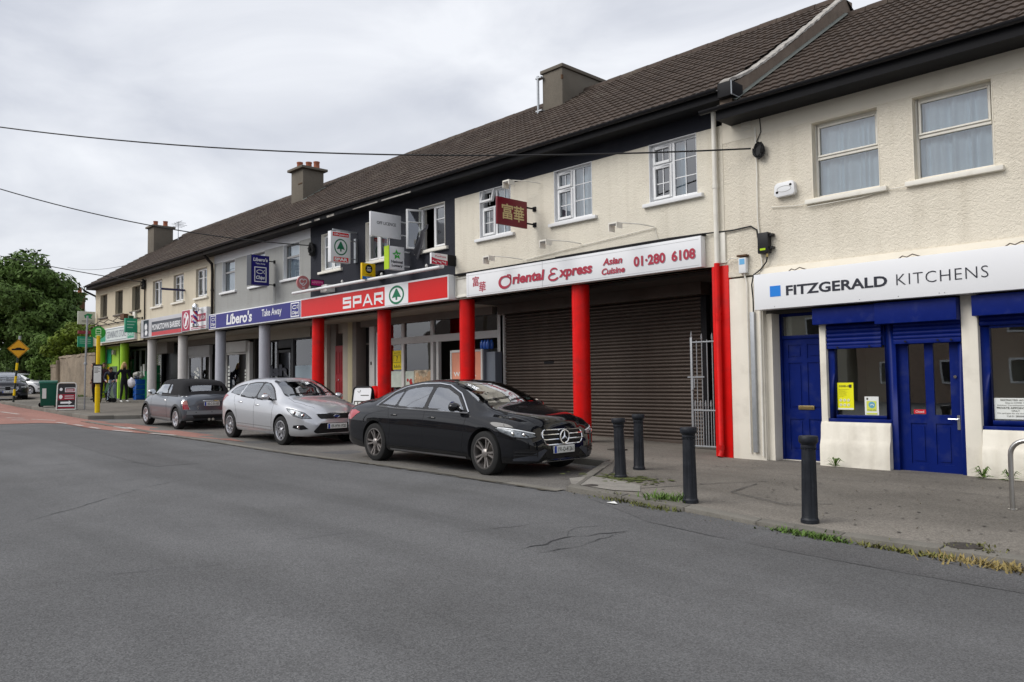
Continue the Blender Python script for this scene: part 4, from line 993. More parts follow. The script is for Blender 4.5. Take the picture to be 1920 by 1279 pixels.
def or2(b, dx, dz, d):
    lettering(b, "Asian", -10.16 + dx, -9.66 + dx, 3.945 + dz, 4.085 + dz, FO, d, bold=.03, shear=.2); lettering(b, "Cuisine", -10.19 + dx, -9.60 + dx, 3.755 + dz, 3.885 + dz, FO, d, bold=.03, shear=.2)
twice("b", or2)
twice("c", lambda b, dx, dz, d: lettering(b, "01·280", -9.38 + dx, -8.64 + dx, 3.83 + dz, 4.03 + dz, FO, d, bold=.035))
twice("c", lambda b, dx, dz, d: lettering(b, "6108", -8.50 + dx, -7.98 + dx, 3.83 + dz, 4.03 + dz, FO, d, bold=.035))
lettering(B(), "富", -14.17, -13.94, 3.895, 4.135, FO, bold=.01).build("lettering", M_RDL, OS); lettering(B(), "華", -13.94, -13.70, 3.745, 3.99, FO, bold=.01).build("lettering", M_RDL, OS)
boxo("sign_top", M_BLACK, OS, -14.9, -7.84, 12.36, 12.49, 4.24, 4.275)
# spot lamps on swan arms above the sign
def spot(x, z, label, out=.62, rr=.035):
    t = thing("spot_lamp", label, "lamp", (x, 12.5, z), group=None)
    B().tube([(x + .45, 12.47, z - .02), (x + .30, 12.2, z + .02), (x - .02, 12.5 - out, z + .06)], .011, 6).build("arm", M_CREAM_W, t, smooth=True)
    b = B(); b.box(x - .13, x + .07, 12.5 - out - .09, 12.5 - out + .09, z + .02, z + .05); b.box(x - .13, x - .115, 12.5 - out - .09, 12.5 - out + .09, z - .11, z + .02); b.box(x + .055, x + .07, 12.5 - out - .09, 12.5 - out + .09, z - .06, z + .02); b.build("lamp_head", M_CREAM_W, t)
    B().box(x - .11, x + .05, 12.5 - out - .07, 12.5 - out + .07, z + .004, z + .019).build("lens", M("lamp_glass", (.5, .5, .5), r=.2), t); return t
spot(-13.05, 4.40, "small spot lamp on an arm over the Chinese characters end of the white takeaway sign"); spot(-11.28, 4.52, "small spot lamp on an arm above the middle of the white takeaway sign"); spot(-9.42, 4.60, "small spot lamp on an arm above the phone number end of the white takeaway sign")
spot(-12.45, 6.02, "spot lamp on an arm above the hanging maroon sign", .55)
tag(B().tube([(-12.5, 12.47, 4.36), (-10.8, 12.47, 4.46), (-8.95, 12.47, 4.56), (-8.9, 12.47, 4.3)], .008, 6).build("conduit", M_CREAM_W), "thin cream conduit linking the spot lamps over the white takeaway sign", "conduit")
# projecting sign: maroon with gold characters
def proj_sign(name, label, x, y0, y1, z0, z1, th, body, arms=True, arm_mat=M_BLACK, arm_z=None):
    s = thing(name, label, "projecting sign", (x, 12.5, (z0 + z1) / 2))
    B().box(x - th, x, y0, y1, z0, z1).build("panel", body, s, bevel=.005)
    if arms:
        for z in (arm_z or (z1 - .12, z0 + .12)): B().box(x - th * .6, x - th * .6 + .03, y1 - .02, 12.47, z - .015, z + .015).box(x - th * .6 - .03, x - th * .6 + .06, 12.47, 12.50, z - .05, z + .05).build("bracket", arm_mat, s)
    return s
M_MAROON = M("maroon_enamel", (.17, .008, .018), r=.3, v=.06, vs=2); M_GOLD = M("gold_print", (.62, .50, .24), r=.45, v=.05)
ps = proj_sign("projecting_sign", "hanging maroon sign with gold Chinese characters above the takeaway", -12.20, 11.34, 12.24, 4.99, 5.585, .05, M_MAROON)
FP = fr_side(-12.20)
lettering(B(), "富", 11.47, 11.80, 5.12, 5.46, FP, bold=.014).build("lettering", M_GOLD, ps); lettering(B(), "華", 11.82, 12.14, 5.10, 5.45, FP, bold=.014).build("lettering", M_GOLD, ps)

# ------------------------------------------------------------------ 2: supermarket
Sp = thing("terraced_shop", "charcoal painted terrace house over the red supermarket front", "building", (-18.5, 12.5, .5))
X0, X1 = -22.06, -15.0
sw = upper(Sp, X0, X1, M_CHAR_PD, M_CHAR, (-20.86, -18.43, -15.93), style='two casements', sill=M_CREAM_W, reveal=M_CREAM_W, curtains=(.9, .3), skip={2: (0, )}, eave_mat=M_BLACK)
# left casement of the right window swung open
c0 = window_meshes('two casements')[1][0][1]; pv = (-15.93 - .54 + .052, 12.5 + .09)
co = obj("casement", c0, sw[2]); ang = R(-112)
co.matrix_basis = Matrix.Translation((pv[0], pv[1], 5.06)) @ Matrix.Rotation(ang, 4, 'Z') @ Matrix.Translation((.488, -.09, 0))
pn = obj("pane", window_meshes('two casements')[2][0], sw[2]); pn.matrix_basis = co.matrix_basis.copy()
b = B(); vs = []                                         # grey cloth hanging out of the open window
for i in range(13):
    for j in range(9):
        u, v = i / 12, j / 8; vs.append((-16.28 + .10 * u + .28 * u * v * .6 - .30 * v * v, 12.46 - .10 * v - .05 * math.sin(u * 9) * v + .12 * (1 - v) * (v < .2), 5.75 - .70 * v - .25 * v * u))
b.add(vs, [(i * 9 + j, i * 9 + j + 1, i * 9 + 10 + j, i * 9 + 9 + j) for i in range(12) for j in range(8)])
tag(b.build("curtain", M("grey_cloth", (.05, .05, .058), r=.9, v=.2, vs=5), None, smooth=True, ang=180), "dark grey curtain blown out of the open upper window of the charcoal house", "curtain")
shell(Sp, X0, X1, .4, 6.6)
roof_slope(Sp, X0, X1, EAV_Y + .07, EAV_Z + .01, RID_Y, RID_Z, M_TILE_D)
for x0_, x1_ in ((-21.9, -21.2), (-21.0, -20.7), (-20.3, -19.9), (-18.9, -17.7), (-17.5, -16.2)): boxo("peeling_paint", M_COPING, Sp, x0_, x1_, EAV_Y + .045, EAV_Y + .058, EAV_Z - .20, EAV_Z - .16 + rnd.uniform(-.02, .02))
boxo("beam", M_CREAM, Sp, X0, X1, 12.505, 12.88, 3.66, 3.75)
boxo("ceiling", M_BEIGE, Sp, X0, X1, 12.9, 14.6, 3.60, 3.66)
for x in (-18.36, -21.94): column(Sp, x, M_RED, 3.66)
bulkhead(Sp, -21.4, -15.2, M_TAUPE, 3.40)
SY = 14.0
for x0_, x1_, mm in ((-22.43, -22.13, M_BEIGE), (-22.13, -21.86, M("cream_yellow_paint", (.52, .47, .30), r=.6, v=.08)), (-21.86, -21.63, M_TAUPE)): boxo("jamb", mm, Sp, x0_, x1_, SY - .12, SY + .3, .4, 3.62, bevel=.01)
boxo("entry_door", M("dark_entry", (.020, .019, .020), r=.3), Sp, -21.63, -21.0, SY + .25, SY + .3, .4, 3.6); boxo("fanlight_bar", M_TAUPE, Sp, -21.55, -21.0, SY + .2, SY + .25, 2.86, 2.92)
boxo("jamb", M_WFRAME, Sp, -21.0, -20.72, SY - .05, SY + .1, .4, 3.45, bevel=.01); boxo("alarm_push", M_BLACK, Sp, -20.9, -20.86, SY - .07, SY - .05, 2.2, 2.3); boxo("jamb", M_UPVC, Sp, -20.6, -20.5, SY - .05, SY + .1, .4, 3.2)
fr = B()
fr.box(-20.4, -15.02, SY - .04, SY + .08, 2.78, 2.98)
for x0_, x1_ in ((-19.29, -19.17), (-17.88, -17.76)): fr.box(x0_, x1_, SY - .05, SY + .06, 2.98, 3.44); fr.box(x0_, x1_, SY - .05, SY + .06, .4, 2.78)
fr.box(-17.62, -17.52, SY - .05, SY + .06, .4, 2.78); fr.box(-15.05, -14.83, SY - .06, SY + .1, .4, 3.44); fr.box(-20.4, -17.9, SY - .04, SY + .06, .4, 1.0)
fr.box(-18.97, -18.90, SY + .3, SY + .34, 2.0, 2.7)
shopf = fr.build("shopfront_frame", M_WFRAME, Sp, bevel=.006)
boxo("pane", G_SHOP, shopf, -20.4, -19.29, SY + .01, SY + .016, 1.0, 2.78); boxo("pane", G_SHOP, shopf, -19.17, -17.88, SY + .01, SY + .016, 1.0, 2.78); boxo("pane", G_SHOP, shopf, -20.4, -15.05, SY + .01, SY + .016, 2.98, 3.44)
# window graphics: food photographs
M_FOODP = M("food_print", (.50, .42, .30), r=.5, v=.9, vs=7, fine=.4, fs=18, dirt=(.16, .07, .04), dsc=6, damt=.8); M_FOODW = M("food_print_pale", (.55, .62, .55), r=.5, v=.2, vs=4)
boxo("window_graphic", M_FOODW, shopf, -20.2, -19.3, SY + .002, SY + .008, 1.5, 1.98); boxo("window_graphic", M_FOODP, shopf, -18.72, -17.9, SY + .002, SY + .008, 1.5, 1.99); boxo("window_graphic", M_FOODW, shopf, -19.16, -18.74, SY + .002, SY + .008, 1.5, 1.97)
bb = B()
for q in range(16):
    a = rnd.uniform(-18.62, -17.98); c = rnd.uniform(1.62, 1.88); poly(bb, circ(a, c, .085, .07, 12), fr_front(SY + .002), .001 + q * .0004)
bb.build("window_graphic", M("bread_print", (.58, .40, .24), r=.5, v=.5, vs=12), shopf)
bb = B()
for q in range(7): poly(bb, circ(-19.05 + rnd.uniform(-.08, .22), 1.62 + rnd.uniform(-.05, .1), .05, .05, 10), fr_front(SY + .002), .001 + q * .0004)
bb.build("window_graphic", M("berry_print", (.45, .03, .03), r=.5), shopf)
bb = B(); rect(bb, -20.32, -20.18, 1.7, 2.5, fr_front(SY - .0), .002); bb.build("window_graphic", M("red_white_print", (.6, .12, .1), v=.8, vs=9), shopf)
FQ = fr_front(SY - .006)
poster("yellow notice in the supermarket window beside the red column", -19.78, -19.34, 2.03, 2.60, SY - .006, M("poster_gold", (.78, .62, .008), r=.45), [("print", M_INK, lambda b: (box_ring(b, -19.74, -19.38, 2.24, 2.47, .012, FQ), lettering(b, "7", -19.60, -19.52, 2.28, 2.43, FQ, bold=.02), rect(b, -19.72, -19.40, 2.52, 2.535, FQ), [rect(b, -19.72 + q * .06, -19.69 + q * .06, 2.08, 2.17 - .04 * (q % 2), FQ) for q in range(6)]))])
# shop interior: dark, shelves with blue packs, lit tubes
M_GOODS = [M("pack_blue", (.02, .14, .34), r=.4), M("pack_teal", (.03, .22, .30), r=.4), M("pack_red", (.40, .03, .03), r=.4), M("pack_white", (.6, .6, .58), r=.4), M("pack_yellow", (.6, .42, .03), r=.4)]
shv = boxo("shelf_unit", M("shelf_grey", (.22, .22, .22)), Sp, -18.4, -16.2, 15.4, 15.8, .5, 2.6)
for r_ in range(5):
    for q in range(9): boxo("pack", M_GOODS[(q * 3 + r_ * 2 + (q * r_) % 3) % 5 if r_ > 2 else q % 2], shv, -18.35 + q * .24, -18.15 + q * .24, 15.2, 15.4, .6 + r_ * .4, .6 + r_ * .4 + .28)
lt = bpy.data.materials.new("tube_light"); lt.use_nodes = True; lt.node_tree.nodes["Principled BSDF"].inputs["Emission Color"].default_value = (1, .96, .9, 1); lt.node_tree.nodes["Principled BSDF"].inputs["Emission Strength"].default_value = 1.6
for x, y in ((-18.2, 15.0), (-19.6, 15.6), (-16.6, 15.4)): boxo("ceiling_tube", lt, Sp, x, x + .5, y, y + .12, 3.02, 3.05)
# poster cabinet in front of the shop
CB = thing("display_cabinet", "grey upright cabinet with an orange poster beside the supermarket door", "cabinet", (-15.8, 13.7, .5))
B().box(-16.55, -15.23, 13.62, 13.82, .45, 2.47).build("cabinet_body", M("cabinet_grey", (.16, .18, .21), r=.4), CB, bevel=.01)
b = B(); fr_box(b, -16.55, -15.25, .5, 2.48, .06, 13.585, 13.62); b.build("poster_frame", M_WFRAME, CB, bevel=.006)
boxo("poster_sheet", M("orange_gradient", (.62, .26, .17), r=.4, v=.3, vs=.9), CB, -16.49, -15.31, 13.60, 13.612, .56, 2.42)
FC = fr_front(13.60); b = B(); lettering(b, "WINTER", -16.42, -15.5, 1.78, 1.90, FC, bold=.02); lettering(b, "FLU", -16.4, -15.75, 1.50, 1.70, FC, bold=.04); lettering(b, "VACCINES", -16.4, -15.4, 1.30, 1.42, FC, bold=.03); b.build("lettering", M_PAPER, CB)
B().box(-15.25, -14.88, 13.70, 13.95, .45, 2.40).build("cabinet_side", M("cabinet_slate", (.13, .15, .18), r=.4), CB, bevel=.008)
pk = B()
for q in range(3):
    for k in range(2): pk.lathe([(.04, 0), (.055, .04), (.055, .16), (.03, .21), (.02, .24)], (-15.42 + q * .115 + .02, 13.72 + k * .12, 2.48), 10)
tag(pk.build("water_pack", M("blue_bottle_pack", (.02, .10, .42), r=.2, coat=.5), None, smooth=True), "pack of blue bottles on top of the grey poster cabinet", "bottle pack")
# red / white fascia sign
M_SRED = M("sign_red", (.66, .012, .012), r=.25, v=.03); M_SGREEN = M("sign_green", (.006, .16, .075), r=.3, v=.0)
SS = box_sign("shop_sign", "long red supermarket fascia sign with white lettering and a green tree emblem", -22.22, -14.95, 3.66, 4.27, M_SRED, y=12.24, bw=.045)
FS2 = fr_front(12.236)
rect(B(), -17.66, -16.60, 3.70, 4.23, FS2, .003).build("emblem_panel", M_SIGNW, SS)
def tree_logo(b, b2, cx, cz, rx, rz_, fn, d):
    ring(b, cx, cz, rx, rz_, rx * .17, fn, d, 30)
    s, t = rx * .62, rz_ * .72
    poly(b, [(cx - s, cz - t * .42), (cx - s * .2, cz - t * .3), (cx - s * .16, cz - t * .75), (cx + s * .16, cz - t * .75), (cx + s * .2, cz - t * .3), (cx + s, cz - t * .42), (cx + s * .12, cz + t * .92), (cx - s * .12, cz + t * .92)], fn, d)
b = B(); tree_logo(b, None, -17.12, 3.955, .34, .25, FS2, .006); b.build("emblem", M_SGREEN, SS)
b = B(); L_ = lambda *p: line(b, list(p), .075, FS2, .005)
def sq_letter(ch, x, w, z0=3.775, z1=4.10):
    t = .075; zm = (z0 + z1) / 2 + .01
    if ch == 'S': [rect(b, x, x + w, a, c, FS2, .005) for a, c in ((z0, z0 + t), (zm - t / 2, zm + t / 2), (z1 - t, z1))]; rect(b, x, x + t, zm + t / 2, z1 - t, FS2, .005); rect(b, x + w - t, x + w, z0 + t, zm - t / 2, FS2, .005)
    if ch == 'P': rect(b, x, x + t, z0, z1, FS2, .005); rect(b, x + t, x + w, z1 - t, z1, FS2, .005); rect(b, x + t, x + w, zm - t, zm, FS2, .005); rect(b, x + w - t, x + w, zm, z1 - t, FS2, .005)
    if ch == 'A': poly(b, [(x, z0), (x + t, z0), (x + w / 2, z1 - t * .9), (x + w - t, z0), (x + w, z0), (x + w / 2 + t * .55, z1), (x + w / 2 - t * .55, z1)], FS2, .005); rect(b, x + w * .27, x + w * .73, z0 + .075, z0 + .13, FS2, .006)
    if ch == 'R': sq_letter('P', x, w, z0, z1); poly(b, [(x + w * .42, zm - t), (x + w - t, z0), (x + w, z0), (x + w * .72, zm - t)], FS2, .005)
for ch, x in zip("SPAR", (-19.75, -19.22, -18.73, -18.16)):
    b = B(); sq_letter(ch, x, .43 if ch != 'A' else .5); b.build("letter", M_SIGNW, SS)
# trough light rail above
TR = thing("trough_light", "long white tubular trough light above the red supermarket sign", "light", (-18.6, 12.1, 4.5))
B().tube([(-22.3, 12.02, 4.44), (-14.9, 12.02, 4.44)], .045, 12).build("tube", M_UPVC, TR, smooth=True)
for x in (-21.9, -19.9, -17.9, -15.9): B().tube([(x, 12.02, 4.44), (x + .05, 12.49, 4.52)], .014, 6).lathe([(.02, 4.54), (.045, 4.59), (.02, 4.64)], (x, 12.3, 0), 8).build("bracket", M_WFRAME, TR, smooth=True)
boxo("junction_box", M_WFRAME, TR, -20.95, -20.6, 12.2, 12.49, 4.36, 4.58, bevel=.01)
# projecting signs of the supermarket
def sp_sign_main():
    s = proj_sign("projecting_sign", "tall white projecting sign with green tree emblem in a ring and red bars", -19.36, 11.60, 12.24, 5.05, 5.93, .16, M_SIGNW, arms=False)
    F = fr_side(-19.36); b = B(); rect(b, 11.66, 12.18, 5.79, 5.90, F, .003); b.build("red_bar", M_SRED, s); rect(B(), 11.69, 12.17, 5.07, 5.20, F, .003).build("red_bar", M_SRED, s)
    b = B(); tree_logo(b, None, 11.92, 5.49, .215, .235, F, .004); b.build("emblem", M_SGREEN, s)
    b = B(); lettering(b, "Off-Licence", 11.69, 12.15, 5.815, 5.875, F, .006, bold=.02); lettering(b, "SPAR", 11.71, 12.15, 5.09, 5.18, F, .006, bold=.05); b.build("lettering", M_SIGNW, s)
    B().tube([(-19.44, 12.24, 5.72), (-19.44, 12.5, 5.72)], .02, 6).tube([(-19.44, 12.24, 5.2), (-19.44, 12.5, 5.2)], .02, 6).tube([(-19.44, 11.7, 5.99), (-19.44, 12.5, 5.97)], .025, 6).box(-19.5, -19.4, 12.44, 12.5, 5.1, 5.8).build("bracket", M_GALV, s, smooth=True)
sp_sign_main()
s = proj_sign("projecting_sign", "blank white hanging sign with small black OFF LICENCE lettering", -17.02, 11.36, 12.32, 5.43, 6.06, .06, M_SIGNW, arms=False)
b = B(); lettering(b, "OFF LICENCE", 11.55, 12.15, 5.75, 5.83, fr_side(-17.02), bold=.012); b.build("lettering", T_BLUEBLK, s)
B().tube([(-17.05, 12.30, 5.9), (-17.05, 12.5, 5.9)], .02, 6).tube([(-17.05, 12.30, 5.55), (-17.05, 12.5, 5.55)], .02, 6).tube([(-17.05, 11.96, 5.44), (-17.05, 11.96, 5.1)], .012, 6).build("bracket", M_UPVC, s)
M_YG = M("acid_green", (.42, .62, .01), r=.35); M_LG = M("star_green", (.06, .45, .07), r=.35, v=.4, vs=8)
s = proj_sign("projecting_sign", "white lottery box sign with green star and acid green edge", -16.80, 11.78, 12.26, 4.58, 5.18, .2, M_SIGNW, arms=False)
B().box(-17.005, -16.795, 11.765, 11.785, 4.575, 5.185).build("edge", M_YG, s)
F = fr_side(-16.80); st = []
for q in range(10): r_ = .145 if q % 2 == 0 else .07; st.append((12.02 + r_ * math.cos(R(90 + 36 * q + 8)), 4.965 + r_ * math.sin(R(90 + 36 * q + 8))))
b = B(); poly(b, st, F, .003); b.build("star", M_LG, s); b = B(); line(b, [(11.95, 4.95), (12.0, 4.99), (12.03, 4.94), (12.09, 4.99)], .02, F, .005); b.build("star_face", M_SIGNW, s)
b = B(); lettering(b, "National", 11.84, 12.21, 4.74, 4.815, F, bold=.035); lettering(b, "Lottery", 11.86, 12.2, 4.625, 4.71, F, bold=.035); b.build("lettering", T_BLUEBLK, s)
B().tube([(-16.9, 12.26, 4.7), (-16.9, 12.5, 4.7)], .02, 6).tube([(-16.9, 12.26, 5.08), (-16.9, 12.5, 5.08)], .02, 6).build("bracket", M_UPVC, s)
M_SYEL = M("sign_yellow", (.80, .52, .006), r=.35, v=.03)
s = proj_sign("projecting_sign", "small square yellow projecting sign with black disc over a blue strip", -18.15, 11.84, 12.27, 4.45, 4.90, .08, M_SYEL, arms=False)
F = fr_side(-18.15); b = B(); poly(b, circ(12.055, 4.745, .115, .12), F, .003); lettering(b, "Cashback", 11.95, 12.16, 4.565, 4.60, F, bold=.01); b.build("disc", M_BLACK, s)
b = B(); ring(b, 12.02, 4.715, .035, .035, .014, F, .006, 14); ring(b, 12.09, 4.715, .035, .035, .014, F, .006, 14); line(b, [(12.0, 4.80), (12.03, 4.77), (12.055, 4.80), (12.08, 4.77), (12.11, 4.80)], .014, F, .006); b.build("mark", M_SIGNW, s)
b = B(); rect(b, 11.845, 12.265, 4.455, 4.535, F, .003); b.build("strip", M("sign_blue", (.01, .16, .48), r=.35), s); b = B(); lettering(b, "Money", 11.97, 12.13, 4.475, 4.515, F, .006); b.build("lettering", M_SIGNW, s)
B().tube([(-18.2, 12.26, 4.6), (-18.2, 12.5, 4.6)], .02, 6).box(-18.3, -18.05, 12.35, 12.5, 4.5, 4.72).build("bracket", M_BLACK, s)
M_PINKRED = M("sign_crimson", (.52, .012, .05), r=.35, v=.03)
s = proj_sign("projecting_sign", "small white and red post sign at the right end of the charcoal house", -14.96, 11.72, 12.22, 4.49, 4.76, .06, M_SIGNW, arms=False)
F = fr_side(-14.96); b = B(); poly(b, [(11.72, 4.49), (12.22, 4.49), (12.22, 4.60), (12.1, 4.605), (11.9, 4.62), (11.72, 4.655)], F, .003); b.build("red_wave", M_PINKRED, s)
b = B(); lettering(b, "PostPoint", 11.84, 12.17, 4.665, 4.71, F, bold=.012); lettering(b, "an post", 11.84, 12.0, 4.725, 4.745, F); b.build("lettering", M_PINKRED, s)
b = B(); [line(b, [(11.75 + q * .15, 4.575), (11.84 + q * .15, 4.54), (11.86 + q * .15, 4.58), (11.86 + q * .15, 4.51)], .018, F, .005) for q in range(3)]; b.build("print", M_SIGNW, s)
B().box(-15.03, -14.97, 12.22, 12.5, 4.5, 4.76).build("bracket", M_BLACK, s)
s = proj_sign("projecting_sign", "small magenta top-up sign with black frame", -20.91, 11.85, 12.30, 4.53, 4.74, .06, M_BLACK, arms=False)
F = fr_side(-20.91); b = B(); rect(b, 11.87, 12.28, 4.555, 4.715, F, .003); b.build("face", M("sign_magenta", (.42, .012, .16), r=.35), s); b = B(); lettering(b, "payzone", 11.96, 12.25, 4.60, 4.68, F, .005); poly(b, circ(11.92, 4.64, .022, .022, 10), F, .005); b.build("lettering", M("sign_pinkwhite", (.75, .4, .5), r=.4), s)
B().tube([(-20.94, 12.29, 4.6), (-20.94, 12.5, 4.6)], .015, 6).build("bracket", M_BLACK, s)
s = thing("projecting_sign", "round pale red ice cream roundel with white heart swirl", "projecting sign", (-21.72, 12.2, 4.7))
F = fr_side(-21.72); B().prism(circ(12.06, 4.72, .21, .215, 28), F, 0, -.05).build("roundel", M("faded_red", (.55, .20, .20), r=.35), s)
b = B(); ring(b, 12.01, 4.76, .085, .085, .026, F, .003, 20, 20, 330); ring(b, 12.11, 4.77, .075, .075, .024, F, .003, 16, -90, 170); line(b, [(11.95, 4.70), (12.06, 4.63), (12.16, 4.72)], .026, F, .003); lettering(b, "HB", 12.02, 12.11, 4.535, 4.59, F, bold=.02); b.build("mark", M_SIGNW, s)
B().tube([(-21.74, 12.2, 4.72), (-21.74, 12.5, 4.72)], .015, 6).build("bracket", M_WFRAME, s)

# ------------------------------------------------------------------ 3: takeaway with the blue sign
Lb = thing("terraced_shop", "grey pebble-dashed terrace house over the blue takeaway sign and grey columns", "building", (-25.6, 12.5, .6))
X0, X1 = -29.22, -22.06
upper(Lb, X0, X1, M_GREY_PD, M_LGREY, (-27.98, -25.65, -23.29), style='sash', reveal=M_UPVC, curtains=(.9, .5, .95), eave_mat=M_BROWN_F)
shell(Lb, X0, X1, .5, 6.6); roof_slope(Lb, X0, X1, EAV_Y + .07, EAV_Z + .01, RID_Y, RID_Z, M_TILE_D)
boxo("beam", M_LGREY, Lb, X0, X1, 12.505, 12.88, 3.66, 3.75); boxo("ceiling", M_BEIGE, Lb, X0, X1, 12.9, 14.6, 3.62, 3.66)
for x in (-25.52, -29.08): column(Lb, x, M_GREYC, 3.68)
bulkhead(Lb, -27.9, -24.6, M_BEIGE, 3.27, 13.92); bulkhead(Lb, -31.6, -28.0, M_BEIGE, 3.42, 13.92); bulkhead(Lb, -24.6, -22.4, M_BEIGE, 3.3, 14.1)
boxo("jamb", M("slate_paint", (.09, .10, .12), r=.5), Lb, -23.98, -23.72, SY - .1, SY + .3, .5, 3.62); boxo("jamb", M_BEIGE, Lb, -23.72, -23.42, SY - .12, SY + .3, .5, 3.62, bevel=.01); boxo("jamb", M_TAUPE, Lb, -23.42, -23.05, SY + .0, SY + .3, .5, 3.62)
rd = panel_door("red_door", Lb, -23.05, -22.43, SY - .02, .5, 2.88, M("dark_red_paint", (.26, .012, .018), r=.4, v=.1), [(.12, .44, .6, .92), (.56, .88, .6, .92), (.12, .44, .1, .5), (.56, .88, .1, .5)]); B().lathe([(.02, -.03), (.025, 0)], (-22.80, SY - .03, 1.75), 8, axis='y').build("knob", M_CHROME, rd)
fr = B(); fr_box(fr, -25.85, -24.15, 1.0, 3.27, .07, SY - .03, SY + .05); fr.box(-26.0, -25.85, SY - .05, SY + .06, .5, 3.27); fr_box(fr, -27.75, -27.05, 1.0, 3.27, .06, SY - .03, SY + .05); fr_box(fr, -27.05, -26.0, .5, 2.88, .1, SY - .03, SY + .05); fr.box(-27.05, -26.0, SY - .02, SY + .04, 2.95, 3.27)
sf = fr.build("shopfront_frame", M("anthracite_frame", (.025, .026, .03), r=.4), Lb, bevel=.005)
for x0_, x1_, z0_, z1_ in ((-25.78, -24.22, 1.07, 3.2), (-27.69, -27.11, 1.07, 3.2), (-26.95, -26.1, .6, 2.78)): boxo("pane", G_SHOP, sf, x0_, x1_, SY + .005, SY + .011, z0_, z1_)
boxo("frosted_band", M("frosted_blue", (.34, .42, .48), r=.4), sf, -25.78, -24.22, SY - .004, SY + .002, 1.07, 2.28)
b = B(); lettering(b, "fish", -28.0, -26.35, 1.92, 2.36, fr_front(SY - .03), bold=.05); b.build("lettering", T_BLUEBLK, sf)
fr = B(); fr.box(-31.6, -29.5, SY - .12, SY + .05, 2.93, 3.36); fr_box(fr, -31.45, -29.52, .6, 2.93, .09, SY - .05, SY + .05); fr.box(-29.5, -29.3, SY - .05, SY + .1, .5, 3.3)
sf2 = fr.build("shopfront_frame", M_WFRAME, Lb, bevel=.006); boxo("pane", G_SHOP, sf2, -31.36, -29.61, SY, SY + .006, .69, 2.84)
boxo("window_graphic", M("green_food_print", (.25, .27, .14), r=.5, v=.7, vs=3, dirt=(.10, .06, .02), dsc=3, damt=.7), sf2, -31.0, -29.85, SY + .01, SY + .015, .75, 2.25); boxo("window_graphic", M("pale_film", (.50, .55, .55), r=.4, v=.1), sf2, -31.3, -29.65, SY + .016, SY + .02, 2.25, 2.82)
b = B()
for q in range(9): rect(b, -31.34, -31.16, 1.1 + q * .15, 1.2 + q * .15, fr_front(SY - .002), .001); rect(b, -29.8, -29.64, 1.1 + q * .13, 1.18 + q * .13, fr_front(SY - .002), .001)
b.build("window_sticker", M_PAPER, sf2)
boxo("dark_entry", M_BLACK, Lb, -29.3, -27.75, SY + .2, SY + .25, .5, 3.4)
M_NAVY = M("sign_navy", (.022, .020, .20), r=.3, v=.03); M_NAVY_D = M("sign_deep_navy", (.012, .010, .145), r=.3, v=.03)
LS = box_sign("shop_sign", "long blue fascia sign of the fish and chip takeaway with white lettering", -29.38, -22.30, 3.70, 4.28, M_NAVY)
FL = fr_front(12.356)
b = B(); lettering(b, "Líbero's", -27.82, -25.78, 3.80, 4.20, FL, bold=.03, shear=.1); lettering(b, "Take Away", -25.05, -23.66, 3.84, 4.16, FL, bold=.012)
def chips(b, u0, u1, v0, v1, F, d=.004):
    w = (u1 - u0) * .07; box_ring(b, u0, u1, v0, v1, w, F, d); cx, cz, rx, rz_ = (u0 + u1) / 2 - (u1 - u0) * .05, v0 + (v1 - v0) * .68, (u1 - u0) * .28, (v1 - v0) * .14
    ring(b, cx, cz, rx, rz_, w * .7, F, d, 20); line(b, [(cx + rx * .8, cz + rz_ * .35), (cx + rx * 1.45, cz - rz_ * .9)], w * .7, F, d); line(b, [(cx + rx * .8, cz - rz_ * .35), (cx + rx * 1.45, cz + rz_ * .9)], w * .7, F, d)
    lettering(b, "Chips", u0 + (u1 - u0) * .14, u1 - (u1 - u0) * .14, v0 + (v1 - v0) * .12, v0 + (v1 - v0) * .42, F, d, bold=.03, shear=.25)
chips(b, -29.2, -28.72, 3.76, 4.22, FL); chips(b, -23.05, -22.5, 3.76, 4.22, FL); b.build("lettering", M_SIGNW, LS)
s = proj_sign("projecting_sign", "tall dark blue box sign with white fish outline above the takeaway", -24.26, 11.60, 12.22, 4.88, 5.86, .30, M_NAVY_D, arm_z=(5.72, 4.94))
B().box(-24.565, -24.255, 11.585, 11.602, 4.87, 5.87).build("edge", M("sign_edge_grey", (.05, .055, .07), r=.4), s)
F = fr_side(-24.26); b = B(); lettering(b, "Líbero's", 11.66, 12.16, 5.66, 5.78, F, bold=.03, shear=.1); lettering(b, "Take Away", 11.74, 12.08, 5.55, 5.61, F, bold=.015); chips(b, 11.70, 12.12, 4.98, 5.48, F); b.build("lettering", M_SIGNW, s)
tag(B().tube([(-24.4, 12.46, 4.9), (-24.4, 12.46, 4.3)], .012, 6).build("sign_cable", M_GALV), "thin cable running down from the dark blue box sign", "cable")

